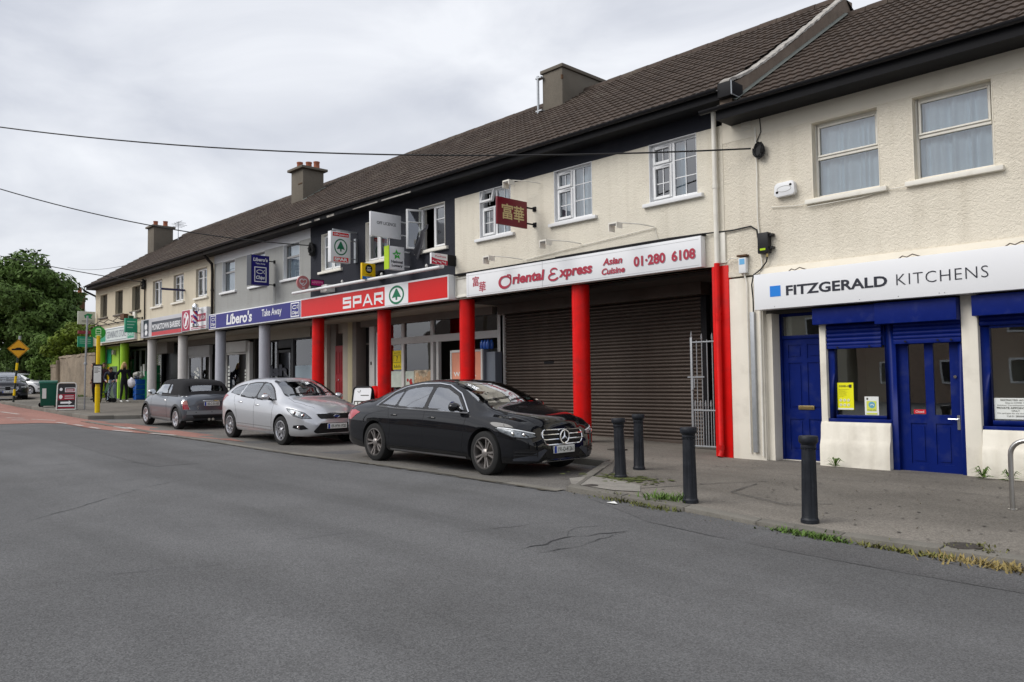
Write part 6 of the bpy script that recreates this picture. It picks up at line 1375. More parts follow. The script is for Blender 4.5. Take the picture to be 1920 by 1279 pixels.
B().tube([(gx, gy, g0 - .05), (gx + .02, gy, g0 + 1.75)], .03, 10).tube([(gx + .02, gy, g0 + 1.72), (gx + .12, gy + .02, g0 + 3.55)], .036, 10).build("pole", M_GALV, t, smooth=True); B().lathe([(.05, g0 + 1.68), (.06, g0 + 1.72), (.05, g0 + 1.78)], (gx + .02, gy, 0), 10).build("collar", M_GALV, t, smooth=True)
# speed ramp warning sign
wx_, wy_ = -40.6, 8.35; w0 = pz(wx_, wy_); t = thing("warning_sign", "yellow diamond speed ramp sign on a black and yellow banded post", "road sign", (wx_, wy_, w0))
lean = .16
px = lambda z: wx_ - .02 + lean * (z - w0) / 2.6 * .55; py = lambda z: wy_ + .0 + lean * (z - w0) / 2.6
B().tube([(px(w0 - .05), py(w0 - .05), w0 - .05), (px(w0 + 2.9), py(w0 + 2.9), w0 + 2.9)], .042, 10).build("post", M("post_dark", (.03, .04, .038), r=.5), t, smooth=True)
b = B()
for za, zc in ((.30, .58), (.86, 1.16), (1.42, 1.75)): b.tube([(px(w0 + za), py(w0 + za), w0 + za), (px(w0 + zc), py(w0 + zc), w0 + zc)], .05, 10)
b.build("band", M_YPOST, t, smooth=True)
FW = rot_frame(px(w0 + 2.4), py(w0 + 2.4), R(70)); cz = w0 + 2.38; s_ = .42
B().prism([(0, cz - s_), (s_, cz), (0, cz + s_), (-s_, cz)], FW, .07, .05).build("plate", M("sign_amber", (.72, .36, .010), r=.35, v=.03), t)
b = B(); line(b, [(0, cz - s_ + .03), (s_ - .03, cz), (0, cz + s_ - .03), (-s_ + .03, cz), (0, cz - s_ + .03)], .014, FW, .073); poly(b, [(-.26, cz - .07), (.24, cz - .07), (.24, cz + .0), (.14, cz + .005), (.07, cz + .05), (-.05, cz + .05), (-.13, cz + .005), (-.26, cz)], FW, .074); b.build("ramp_symbol", M_BLACK, t)
B().tube([(px(w0 + 2.8), py(w0 + 2.8), w0 + 2.78), (px(w0 + 2.95), py(w0 + 2.95), w0 + 2.95)], .05, 8).build("post_top", M_GALV, t)
# wheelie bin
bx_, by_ = -35.5, 8.50; bz = pz(bx_, by_); t = thing("wheelie_bin", "green wheelie bin behind the free standing sign board", "bin", (bx_, by_, bz)); t.rotation_euler = (0, 0, 0)
M_BIN = M("bin_green", (.008, .10, .065), r=.4, v=.1)
FBn = rot_frame(bx_, by_, R(74)); b = B(); vs = []
for z, hw, hd in ((.06, .25, .26), (.95, .30, .34)):
    for su, sd_ in ((-1, 1), (1, 1), (1, -1), (-1, -1)): vs.append(FBn(su * hw, bz + z, sd_ * hd))
b.add(vs, [(0, 1, 5, 4), (1, 2, 6, 5), (2, 3, 7, 6), (3, 0, 4, 7), (3, 2, 1, 0)]); b.build("body", M_BIN, t, bevel=.03)
b = B(); vs = [FBn(u, bz + v, d) for u, v, d in ((-.33, .95, .37), (.33, .95, .37), (.33, .97, -.40), (-.33, .97, -.40), (-.31, 1.03, .33), (.31, 1.03, .33), (.31, 1.07, -.36), (-.31, 1.07, -.36))]
b.add(vs, [(0, 1, 5, 4), (1, 2, 6, 5), (2, 3, 7, 6), (3, 0, 4, 7), (4, 5, 6, 7), (3, 2, 1, 0)]); b.build("lid", M_BIN, t, bevel=.02); b = B(); rect(b, -.2, -.06, bz + .35, bz + .75, FBn, .335); b.build("sticker", M_PAPER, t)
for s_ in (-1, 1): B().lathe([(.10, -.03), (.10, .03)], FBn(s_ * .26, bz + .10, -.28), 12, axis='x').build("wheel", M_BLACK, t)
# pavement sign boards
def aboard(cx, cy, ang, w, h, label, panelfn, frame_mat):
    z = pz(cx, cy); t = thing("sandwich_board", label, "sign board", (cx, cy, z)); F = rot_frame(cx, cy, ang); r_ = .10
    out = [(-w / 2, z + .02), (w / 2, z + .02), (w / 2, z + h - r_)] + [(w / 2 - r_ + r_ * math.cos(R(q)), z + h - r_ + r_ * math.sin(R(q))) for q in (30, 60, 90)] + [(-w / 2 + r_ - r_ * math.sin(R(q)), z + h - r_ + r_ * math.cos(R(q))) for q in (0, 30, 60)] + [(-w / 2, z + h - r_)]
    for sgn in (1, -1):
        Ft = (lambda u, v, d, sg=sgn: F(u, v, sg * (d + .22 * (1 - (v - z) / h)))) if sgn > 0 else (lambda u, v, d, sg=sgn: F(-u, v, sg * (d + .22 * (1 - (v - z) / h))))
        B().tube([Ft(u, v, 0) for u, v in out + out[:1]], .022, 8).build("frame", frame_mat, t, smooth=True)
        rect(B(), -w / 2 + .02, w / 2 - .02, z + .06, z + h - .03, Ft, -.004).build("board", M_BLACK if sgn < 0 else panelfn[0], t)
        if sgn > 0:
            for mt, fn in panelfn[1:]:
                b = B(); fn(b, Ft, z); b.build("print", mt, t)
    return t
aboard(-33.0, 8.52, R(68), .62, 1.02, "black and red sign board with a white arrow in a white tube frame", [M("board_black", (.02, .018, .02), r=.4),
    (M("board_red", (.28, .012, .03), r=.4), lambda b, F, z: (rect(b, -.28, .28, z + .38, z + .60, F, .002), rect(b, -.06, .28, z + .66, z + .8, F, .002), rect(b, -.27, .27, z + .07, z + .13, F, .002))),
    (M_SIGNW, lambda b, F, z: (rect(b, -.19, .08, z + .25, z + .32, F, .004), poly(b, [(.08, z + .21), (.19, z + .285), (.08, z + .36)], F, .004), rect(b, -.06, .24, z + .52, z + .54, F, .004), rect(b, -.06, .24, z + .44, z + .46, F, .004), poly(b, circ(-.19, z + .50, .06, .08, 12), F, .004), poly(b, circ(-.19, z + .78, .05, .06, 12), F, .004), box_ring(b, -.06, .28, z + .68, z + .84, .02, F, .005), rect(b, -.02, .22, z + .74, z + .765, F, .005), rect(b, -.27, .27, z + .14, z + .18, F, .004)))], M_WFRAME)
aboard(-18.35, 12.0, R(20), .62, 1.04, "white pavement board with small dark print behind the black saloon", [M_SIGNW, (M_INK, lambda b, F, z: (rect(b, -.25, .27, z + .2, z + .66, F, .002), ring(b, -.12, z + .93, .05, .04, .012, F, .002, 12, 180, 400), rect(b, -.05, .22, z + .80, z + .82, F, .002))),
    (M_PAPER, lambda b, F, z: [rect(b, -.21 + q * .115, -.13 + q * .115, z + .55, z + .63, F, .004) for q in range(4)])], M_BLACK)
t = thing("red_bin", "red shop bin beside the red column behind the black saloon", "bin", (-18.75, 12.55, .5)); zb = wz(-18.7)
B().lathe([(.18, zb), (.22, zb + .75)], (-18.85, 12.72, 0), 18).build("body", M_SRED, t, smooth=True); B().lathe([(.25, zb + .75), (.26, zb + .82), (.20, zb + .95), (.08, zb + 1.02), (.01, zb + 1.03)], (-18.85, 12.72, 0), 18).build("lid", M_SRED, t, smooth=True)
# blue and green stock in front of the grocer
for x, y, lab, mt, h in ((-38.5, 12.95, "blue crate stack under a grey bundle at the grocer front", M("crate_blue", (.01, .10, .42), r=.4, v=.2, vs=9), .95), (-37.6, 13.3, "green display stand beside the pale column of the barbers", M("stand_green", (.01, .13, .05), r=.5, v=.2, vs=6), 1.6)):
    z = wz(x); t = thing("stock_stand", lab, "stand", (x, y, z)); n = 4
    for q in range(n):
        z0_ = z + h * q / n; b = B(); fr_box(b, x - .2, x + .2, z0_ + .01, z0_ + h / n - .01, .04, y - .2, y + .2); b.box(x - .16, x + .16, y - .17, y + .2, z0_ + .04, z0_ + h / n - .05); b.build("crate", mt, t, bevel=.006)
t = thing("stock_bundle", "bundle of clear and grey wrapped goods on the blue crates", "bundle", (-38.5, 12.95, 1.9)); b = B()
for q in range(9): b.lathe([(.01, -.1), (.09, -.06), (.11, .02), (.07, .1), (.01, .13)], (-38.5 + rnd.uniform(-.22, .22), 12.9 + rnd.uniform(-.12, .12), wz(-38.5) + 1.05 + rnd.uniform(0, .15)), 9)
b.build("wrap", M("wrap_grey", (.38, .38, .34), r=.35, v=.4, vs=9), t, smooth=True)

# ------------------------------------------------------------------ wall, trees, far house at the left end
M_STONE = M("old_stone_render", (.27, .22, .165), r=.95, v=.25, vs=1.1, fine=.2, fs=18, bs=.03, bsc=7, dirt=(.12, .10, .075), dsc=.9, damt=.75)
t = thing("boundary_wall", "old weathered rendered stone wall between the end house and the side road", "wall", (-49, 13.2, 1.1))
def rough_wall(name, x0, x1, y0, y1, z0, z1):
    b = B(); n = 26; vs = []
    for i in range(n + 1):
        x = x0 + (x1 - x0) * i / n
        for y, z in ((y0 - .06, z0), (y0, z0 + .8), (y0, z1 - .12), (y0 - .03, z1 - .1), (y0 - .02, z1 + .02), (y1, z1 + .03), (y1, z0)): vs.append((x, y + rnd.uniform(-.025, .025), z + rnd.uniform(-.03, .03)))
    b.add(vs, [(i * 7 + j, (i + 1) * 7 + j, (i + 1) * 7 + j + 1, i * 7 + j + 1) for i in range(n) for j in range(6)] + [tuple(range(7)), tuple(n * 7 + j for j in range(6, -1, -1))]); return b.build(name, M_STONE, t)
rough_wall("wall_run", -52.1, -43.95, 13.0, 13.35, .9, 3.40); rough_wall("wall_run", -53.7, -52.12, 12.95, 13.35, .9, 2.92); rough_wall("pier", -52.3, -51.9, 12.9, 13.4, .9, 3.15)
bb = B()
tuft("weeds", [(-44.6, 12.85, .2), (-47, 12.85, .3), (-50, 12.85, .25)], M_GRASS, "weeds along the foot of the old stone wall", 60, .22, .1)
def foliage_mat(name, c):
    mt = M(name, c, r=.6, v=.4, vs=.8, fine=.45, fs=5, rv=0, spec=.15)
    p = mt.node_tree.nodes["Principled BSDF"]; p.inputs["Subsurface Weight"].default_value = .0
    return mt
def crown_mesh(clumps, n, leaf, mat, seed, flat=.75, split=1):
    r_ = random.Random(seed); vs = []; fs = []
    tot = sum(c[3] ** 2 for c in clumps)
    for cx, cy, cz, cr_s in clumps:
        for k in range(int(n * cr_s ** 2 / tot)):
            while True:
                d = Vector((r_.uniform(-1, 1), r_.uniform(-1, 1), r_.uniform(-1, 1)))
                if .12 < d.length <= 1: break
            rad = d.length ** .35; d.normalize(); p = Vector((cx, cy, cz)) + Vector((d.x, d.y, d.z * flat)) * cr_s * rad * r_.uniform(.85, 1.08)
            nrm = (d + Vector((r_.uniform(-.8, .8), r_.uniform(-.8, .8), r_.uniform(-.3, .9)))).normalized()
            a = nrm.orthogonal().normalized(); a.rotate(Matrix.Rotation(r_.uniform(0, 6.28), 3, nrm)); c = nrm.cross(a); s = leaf * r_.uniform(.55, 1.3); i = len(vs)
            vs += [tuple(p - a * s), tuple(p + c * s * .5 - nrm * s * .15), tuple(p + a * s), tuple(p - c * s * .5 - nrm * s * .15)]; fs.append((i, i + 1, i + 2, i + 3))
    me = bpy.data.meshes.new("crown"); me.from_pydata(vs, [], fs); me.materials.append(mat); me.update(); return me
M_BARK = M("bark", (.07, .055, .042), r=.95, v=.3, vs=5, bs=.02, bsc=12)
def tree(label, x, y, h, rad, mat, seed, n=9000, leaf=.2, base=.32, name="broadleaf_tree", cat="tree", group=None):
    z = rz(x); t = thing(name, label, cat, (x, y, z), group=group); r_ = random.Random(seed)
    b = B().tube([(x, y, z - .1), (x + .1, y, z + h * .25), (x - .05, y + .1, z + h * .5), (x + .1, y, z + h * .8)], [h * .028, h * .022, h * .015, h * .005], 10)
    cl = []
    ch_ = h * (1 - base) / 2; cz_ = z + h * base + ch_
    for k in range(46):
        u = r_.uniform(-1, 1); a = r_.uniform(0, 6.283); q = math.sqrt(1 - u * u); w_ = r_.uniform(.35, 1) ** .5; s = rad * r_.uniform(.15, .30)
        px_, py_, pz_ = x + rad * .82 * q * w_ * math.cos(a), y + rad * .82 * q * w_ * math.sin(a), cz_ + ch_ * .90 * u * w_; cl.append((px_, py_, pz_, s))
        if k % 3 == 0: b.tube([(x, y, z + h * r_.uniform(.2, .45)), ((x + px_) / 2, (y + py_) / 2, (z + h * .3 + pz_) / 2), (px_, py_, pz_)], [h * .011, h * .007, h * .003], 6)
    cl += [(x, y, cz_, rad * .45), (x, y, cz_ - ch_ * .45, rad * .42), (x, y, cz_ + ch_ * .45, rad * .34)]
    b.build("trunk", M_BARK, t, smooth=True); obj("crown", crown_mesh(cl, n, leaf, mat, seed), t); return t
G_DK = foliage_mat("leaf_dark", (.080, .135, .030)); G_MD = foliage_mat("leaf_mid", (.09, .155, .028)); G_LT = foliage_mat("leaf_light", (.12, .17, .018))
tree("large dark green broadleaf tree behind the parked cars at the left edge", -71.0, 15.2, 11.0, 5.4, G_DK, 3, 19000, .21, .20)
tree("tall broadleaf tree cut by the left edge of the view", -76.0, 12.5, 11.6, 5.4, G_MD, 5, 16000, .22, .20)
tree("lower dark leafy tree right of the large tree beside the far red chimney", -68.5, 15.9, 8.6, 3.4, G_DK, 8, 14000, .17, .15)
tree("yellow green bush behind the old stone wall by the end house", -57.5, 15.6, 5.0, 2.3, G_LT, 11, 9000, .13, .1, "bush", "bush")
tree("mid green bush above the left end of the old stone wall", -61.0, 15.2, 4.2, 2.4, G_MD, 12, 9000, .13, .08, "bush", "bush")
t = thing("hedge", "dark overgrown hedge behind the silver and black cars", "hedge", (-74, 17, 1.1)); cl = [(-108 + 2.0 * q, 17.2 + .06 * q + rnd.uniform(-.3, .3), 3.0 + rnd.uniform(-.3, .6), 2.1) for q in range(23)]; obj("foliage", crown_mesh(cl, 26000, .16, G_DK, 21, 1.0), t, kind="stuff")
t = thing("boundary_wall", "low dark stone wall under the hedge behind the cars", "wall", (-74, 17, 1)); B().add([(-112, 15.2, 1.0), (-62, 17.0, 1.0), (-62, 17.3, 1.0), (-112, 15.5, 1.0), (-112, 15.2, 3.3), (-62, 17.0, 3.0), (-62, 17.3, 3.0), (-112, 15.5, 3.3)], [(0, 1, 5, 4), (1, 2, 6, 5), (4, 5, 6, 7), (2, 3, 7, 6)]).build("wall_run", M("dark_brick_wall", (.045, .035, .03), r=.95, v=.3, vs=2), t)
hx, hy = -77.5, 20.6
t = thing("far_house", "house with a red brick chimney partly hidden by trees beyond the terrace", "house", (hx, hy, 1.1))
B().box(hx - 5, hx + 5, hy, hy + 7, 1, 5.6).build("wall", M_WHITE_R, t); rf = B().add([(hx - 5.3, hy - .3, 5.5), (hx + 5.3, hy - .3, 5.5), (hx + 5.3, hy + 3.5, 8.5), (hx - 5.3, hy + 3.5, 8.5), (hx + 5.3, hy + 7.3, 5.5), (hx - 5.3, hy + 7.3, 5.5)], [(0, 1, 2, 3), (3, 2, 4, 5), (0, 3, 5), (1, 4, 2)]).build("roof", M("far_tiles", (.12, .085, .065), r=.9, v=.2, vs=6), t)
M_BRK = M("red_brick", (.17, .09, .05), r=.95, v=.25, vs=3, fine=.3, fs=14)
# placed with the house: brick chimney, windows
q0 = (-74.2, 20.0)
chb = B().box(q0[0] - .34, q0[0] + .34, q0[1] - .34, q0[1] + .34, 1.0, 9.65).build("chimney", M_BRK, rf)
B().box(q0[0] - .42, q0[0] + .42, q0[1] - .42, q0[1] + .42, 9.4, 9.66).build("chimney_cap", M_POT, chb, bevel=.03); B().lathe([(.17, 9.66), (.14, 10.1)], (q0[0], q0[1], 0), 12).build("chimney_pot", M_POT, chb, smooth=True)
for x in (-80, -78, -76): B().box(x - .5, x + .5, hy - .03, hy, 3.6, 4.8).build("window", M_UPVC, t)
# ------------------------------------------------------------------ houses across the road (seen only mirrored in glass and paint)
M_OPP = [M("opposite_render", (.50, .46, .37), r=.9, v=.1), M("opposite_brick", (.34, .25, .19), r=.9, v=.2, vs=4), M("opposite_pale", (.60, .58, .54), r=.9, v=.1)]
for i, lab in enumerate(["pebbled grey house across the road beyond the bus stop", "brown brick house across the road facing the barbers", "pale house across the road facing the fish takeaway", "grey rendered house across the road facing the supermarket", "brown brick house across the road facing the brown shutter", "pale house across the road facing the kitchen shop"]):
    x = -58 + i * 11.0; y = -21.0; z = rz(x); t = thing("terraced_house", lab, "house", (x, y, z), group="houses across the road")
    B().box(x - 5.2, x + 5.2, y - 8, y, z - .2, z + 5.4).build("wall", M_OPP[i % 3], t)
    B().add([(x - 5.4, y + .4, z + 5.3), (x + 5.4, y + .4, z + 5.3), (x + 5.4, y - 4, z + 8.6), (x - 5.4, y - 4, z + 8.6), (x + 5.4, y - 8.4, z + 5.3), (x - 5.4, y - 8.4, z + 5.3)], [(0, 3, 2, 1), (3, 5, 4, 2), (0, 5, 3), (1, 2, 4)]).build("roof", M_TILE_D, t)
    for wx in (-3.2, 0, 3.2):
        for wz_ in (1.0, 3.6):
            w = B().box(x + wx - .7, x + wx + .7, y, y + .05, z + wz_, z + wz_ + 1.3).build("window", M_UPVC, t); B().box(x + wx - .6, x + wx + .6, y + .05, y + .06, z + wz_ + .1, z + wz_ + 1.2).build("pane", M_BLACK_PL, w)
# ================================================================== cars
M_TYRE = M("tyre_rubber", (.018, .018, .018), r=.85, v=.15, vs=20)
M_ALLOY = M("alloy_silver", (.55, .55, .57), r=.28, m=.9, v=.04); M_ALLOYD = M("alloy_dark", (.055, .05, .048), r=.35, m=.6); M_ALLOYT = M("alloy_turned", (.42, .39, .37), r=.3, m=.85)
M_UNDER = M("car_underside", (.010, .010, .011), r=.9); M_TRIM = M("car_black_trim", (.014, .014, .016), r=.35); M_GRILLE = M("grille_black", (.008, .008, .009), r=.4)
M_CHR = M("car_chrome", (.80, .81, .83), r=.08, m=1, v=0)
G_CAR = glass("car_glass", (.66, .78, .74), 1.4, base=.24); G_LAMP = glass("lamp_glass_clear", (.9, .93, .95), 1.0)
M_LAMPR = M("tail_lamp_red", (.40, .015, .03), r=.15, coat=1); M_LAMPW = M("lamp_reflector", (.20, .22, .24), r=.3, m=.35, v=.7, vs=22, coat=.6); M_PLATE = M("plate_white", (.72, .73, .70), r=.35); M_EUB = M("plate_blue", (.01, .05, .38), r=.4)
M_SEAT = M("seat_fabric", (.035, .034, .034), r=.85, v=.2, vs=8); M_DASH = M("dashboard", (.022, .022, .022), r=.7)

def car_shell(spec):
    T = spec['T']; X0, X1 = spec['x0'], spec['x1']
    xs = []; x = X0
    while x < X1: xs.append(x); e_ = min(x - X0, X1 - x); x += .02 if e_ < .08 else .04 if e_ < .3 else .06
    xs.append(X1)
    f = {k: (lambda q, k=k: smooth_i(q, [p[0] for p in T[k]], [p[1] for p in T[k]])) for k in T}
    rows = []
    for q in xs:
        zb, zt, zs, Wd, Ws, Wt, ze = (f[k](q) for k in ('zb', 'zt', 'zs', 'W', 'Ws', 'Wt', 'ze'))
        h = zs - zb
        P = [(0, zb + .01), (.45 * Wd, zb + .005), (.80 * Wd, zb), (.93 * Wd, zb + .02), (.975 * Wd, zb + .10 * h + .01), (.99 * Wd, zb + .26 * h), (1.0 * Wd, zb + .48 * h), (.997 * Wd, zb + .66 * h), (.988 * Wd, zb + .80 * h), (.5 * (.985 * Wd + Ws), zb + .93 * h), (Ws, zs)]
        for t in (.2, .4, .6, .8): P.append((Ws + (Wt - Ws) * t + .018 * math.sin(math.pi * t) * min(1, max(0, (ze - zs) / .2)), zs + (ze - zs) * t))
        P += [(Wt, ze), (Wt * .93, ze + (zt - ze) * .42), (Wt * .78, ze + (zt - ze) * .70), (Wt * .5, ze + (zt - ze) * .92), (Wt * .25, ze + (zt - ze) * .985), (0, zt)]
        rows.append(P)
    m = len(rows[0]); ring_n = 2 * m - 2; vs = []
    for q, P in zip(xs, rows):
        nose = spec.get('nose', 0)
        for j in range(m): vs.append((q, -P[j][0], P[j][1]))
        for j in range(m - 2, 0, -1): vs.append((q, P[j][0], P[j][1]))
    fs = []
    for i in range(len(xs) - 1):
        for j in range(ring_n):
            k = (j + 1) % ring_n; fs.append((i * ring_n + j, i * ring_n + k, (i + 1) * ring_n + k, (i + 1) * ring_n + j))
    fs.append(tuple(range(ring_n))); l = (len(xs) - 1) * ring_n; fs.append(tuple(l + j for j in range(ring_n - 1, -1, -1)))
    me = bpy.data.meshes.new("body"); me.from_pydata(vs, [], fs); me.validate()
    bm = bmesh.new(); bm.from_mesh(me); bmesh.ops.recalc_face_normals(bm, faces=bm.faces[:]); bm.to_mesh(me); bm.free()
    return me

def boolean_wells(me, spec, paint):
    o = bpy.data.objects.new("tmp_body", me); COL.objects.link(o); me.materials.append(paint)
    cuts = []
    for ax in (spec['fa'], spec['ra']):
        b = B(); r_ = spec['well']
        b.lathe([(r_, -1.2), (r_, 1.2)], (ax, 0, spec['wr'] + .015), 40, axis='y')
        cm = b.mesh("cut", M_UNDER); c = bpy.data.objects.new("tmp_cut", cm); COL.objects.link(c)
        # keep the middle of the floor: two boxes of well on either side
        c.hide_render = True; cuts.append(c)
        md = o.modifiers.new("b", 'BOOLEAN'); md.operation = 'DIFFERENCE'; md.object = c; md.solver = 'EXACT'; md.material_mode = 'TRANSFER'
    bpy.context.view_layer.update()
    dg = bpy.context.evaluated_depsgraph_get(); ne = bpy.data.meshes.new_from_object(o.evaluated_get(dg)); ne.name = "body"
    for c in cuts: bpy.data.objects.remove(c)
    bpy.data.objects.remove(o); return ne

def inside(pt, pl):
    x, y = pt; r_ = False; n = len(pl)
    for i in range(n):
        x0, y0 = pl[i]; x1, y1 = pl[(i + 1) % n]
        if (y0 > y) != (y1 > y) and x < (x1 - x0) * (y - y0) / (y1 - y0) + x0: r_ = not r_
    return r_
def inset(pl, d):
    n = len(pl); cx = sum(p[0] for p in pl) / n; cy = sum(p[1] for p in pl) / n; A = sum(pl[i][0] * pl[(i + 1) % n][1] - pl[(i + 1) % n][0] * pl[i][1] for i in range(n)); sg = 1 if A > 0 else -1; out = []
    for i in range(n):
        p0, p1, p2 = Vector(pl[i - 1]), Vector(pl[i]), Vector(pl[(i + 1) % n]); a = (p1 - p0).normalized(); c = (p2 - p1).normalized()
        na, nc = Vector((-a.y, a.x)) * sg, Vector((-c.y, c.x)) * sg; bis = (na + nc); L = bis.length
        out.append(tuple(p1 + bis / max(L, .3) * d / max(.45, L / 2))) if L > 1e-6 else out.append(tuple(p1 + na * d))
    return out
def round_poly(pl, r_, n=4):
    out = []; m = len(pl)
    for i in range(m):
        p0, p1, p2 = Vector(pl[i - 1]), Vector(pl[i]), Vector(pl[(i + 1) % m]); a = (p0 - p1); c = (p2 - p1); d = min(r_, a.length * .45, c.length * .45); a = p1 + a.normalized() * d; c = p1 + c.normalized() * d
        for k in range(n + 1):
            t = k / n; out.append(tuple(a * (1 - t) ** 2 + p1 * 2 * t * (1 - t) + c * t * t))
    return out

class Skin:
    """lays patches onto the body surface by casting along a direction"""
    def __init__(s, me): s.bvh = BVHTree.FromPolygons([v.co for v in me.vertices], [tuple(p.vertices) for p in me.polygons])
    def axes(s, d):
        d = Vector(d).normalized(); u = Vector((0, 0, 1)).cross(d).normalized() if abs(d.z) < .95 else Vector((1, 0, 0)); v = d.cross(u); return d, u, v
    def cast(s, p, d, off):
        h = s.bvh.ray_cast(Vector(p) - d * 6, d)
        if h[0] is None:
            return None
        n = h[1] if h[1].dot(d) < 0 else -h[1]
        return h[0] + n * off
    def patch(s, pts3, d, off=.004, step=.05, holes=None):
        d, u, v = s.axes(d); P2 = [(Vector(p).dot(u), Vector(p).dot(v)) for p in pts3]; w0 = sum(Vector(p).dot(d) for p in pts3) / len(pts3)
        bm = bmesh.new(); f = bm.faces.new([bm.verts.new((a, c, 0)) for a, c in P2])
        for ax in (0, 1):
            lo, hi = min(p[ax] for p in P2), max(p[ax] for p in P2)
            for q in frange(lo, hi, step)[1:-1]:
                co = (q, 0, 0) if ax == 0 else (0, q, 0); no = (1, 0, 0) if ax == 0 else (0, 1, 0)
                bmesh.ops.bisect_plane(bm, geom=bm.verts[:] + bm.edges[:] + bm.faces[:], plane_co=co, plane_no=no)
        bad = []
        for q in bm.verts:
            p = s.cast(u * q.co.x + v * q.co.y + d * w0, d, off)
            if p is None: bad.append(q)
            else: q.co = p
        if bad: bmesh.ops.delete(bm, geom=bad, context='VERTS')
        bmesh.ops.triangulate(bm, faces=[f_ for f_ in bm.faces if len(f_.verts) > 4])
        bm.normal_update()
        for f_ in bm.faces:
            if f_.normal.dot(d) > 0: f_.normal_flip()
        me = bpy.data.meshes.new("patch"); bm.to_mesh(me); bm.free(); me.polygons.foreach_set("use_smooth", [True] * len(me.polygons)); me.update(); return me
    def strip(s, pts3, d, w, off=.005, closed=False, step=.04, r_=None):
        d, u, v = s.axes(d); P = [Vector(p) for p in pts3];
        if closed: P.append(P[0])
        Q = []
        for a, c in zip(P, P[1:]):
            n = max(1, int((c - a).length / step))
            for k in range(n): Q.append(a.lerp(c, k / n))
        Q.append(P[-1]); vs = []; fs = []; last = None; R3 = []
        for p in Q:
            h = s.cast(p, d, off)
            if h is not None: R3.append(h)
        if len(R3) < 2: return None
        return R3

def wheel_parts(style, r_, w):
    """meshes for a wheel facing -Y (outer side at y=-w/2)"""
    rr = r_ * (.70 if style in ('twin5',) else .66 if style != 'mini' else .69)
    ty = B().lathe([(rr - .005, -w * .40), (rr + .012, -w * .5), (r_ - .03, -w * .5), (r_ - .008, -w * .44), (r_, -w * .3), (r_, w * .3), (r_ - .008, w * .44), (r_ - .03, w * .5), (rr, w * .5)], (0, 0, 0), 40, axis='y', caps=False).mesh("tyre", M_TYRE, smooth=True, ang=40)
    face = M_ALLOYT if style == 'twin5' else M_ALLOY
    rim = B(); rim.lathe([(rr + .012, -w * .485), (rr + .006, -w * .50), (rr - .012, -w * .49), (rr - .02, -w * .40), (rr - .035, -w * .1), (rr - .035, w * .4)], (0, 0, 0), 40, axis='y', caps=False)
    spk = B(); yo = -w * .47
    def spoke(a0, r0, r1, w0, w1, y0, y1, bend=0.0):
        ca, sa = math.cos(a0), math.sin(a0)
        def pt(r__, t, y): x, z = r__, t; return (x * ca - z * sa, y, x * sa + z * ca)
        vs = []
        for r__, ww, y, t in ((r0, w0, y0, 0), ((r0 + r1) / 2, (w0 + w1) / 2, (y0 + y1) / 2 + .006, bend * .6), (r1, w1, y1, bend)):
            vs += [pt(r__, t - ww / 2, y), pt(r__, t + ww / 2, y), pt(r__, t + ww * .62, y + .03), pt(r__, t - ww * .62, y + .03)]
        spk.add(vs, [(i * 4 + j, i * 4 + (j + 1) % 4, (i + 1) * 4 + (j + 1) % 4, (i + 1) * 4 + j) for i in range(2) for j in range(4)] + [(0, 3, 2, 1), (8, 9, 10, 11)])
    if style == 'twin5':
        for k in range(5):
            a = R(90 + 72 * k)
            for s_ in (-1, 1): spoke(a + s_ * .21, .050, rr - .012, .024, .031, yo + .022, yo + .004, -s_ * .006)
    elif style == 'ford':
        for k in range(5):
            a = R(90 + 72 * k); spoke(a, .04, rr * .6, .05, .042, yo + .025, yo + .012)
            for s_ in (-1, 1): spoke(a + s_ * .20, rr * .45, rr - .01, .026, .030, yo + .014, yo + .004, s_ * .05)
    else:
        nsp = 8 if style == 'mini' else 9
        for k in range(nsp): spoke(R(90 + 360 / nsp * k), .05, rr - .01, .045, .068 if style == 'mini' else .05, yo + .022, yo + .004)
    spk.lathe([(.068, yo + .05), (.066, yo + .012), (.045, yo + .004), (.032, yo - .002), (.001, yo - .002)], (0, 0, 0), 20, axis='y', caps=False)
    disc = B().lathe([(rr * .74, w * .02), (rr * .74, w * .06), (.05, w * .06)], (0, 0, 0), 28, axis='y'); back = B().lathe([(rr - .03, w * .22), (.02, w * .22)], (0, 0, 0), 24, axis='y')
    return ty, rim.mesh("rim", M("rim_grey", (.16, .15, .145), r=.35, m=.7) if style == 'twin5' else M_ALLOY, smooth=True, ang=50), spk.mesh("spokes", face, smooth=True, ang=35, bevel=0), disc.mesh("brake_disc", M("disc_steel", (.16, .15, .14), r=.4, m=.8), smooth=True), back.mesh("hub_back", M_UNDER)
WHC = {}
def add_wheels(root, spec, style):
    k = (style, spec['wr'], spec['ww'])
    if k not in WHC: WHC[k] = wheel_parts(*k)
    ty, rim, spk, disc, back = WHC[k]
    for ax in (spec['fa'], spec['ra']):
        for s_ in (-1, 1):
            y = s_ * (spec['track'] - spec['ww'] / 2); rot = (0, rnd.uniform(0, 1.2), 0 if s_ < 0 else math.pi)
            wsteer = spec.get('steer', 0) if ax == spec['fa'] else 0
            w_ = obj("wheel", back, root, (ax, y, spec['wr']), (rot[0], rot[1], rot[2] + wsteer))
            for n_, m_ in (("tyre", ty), ("rim", rim), ("spokes", spk), ("brake_disc", disc)): obj(n_, m_, w_, (ax, y, spec['wr']), (rot[0], rot[1], rot[2] + wsteer))

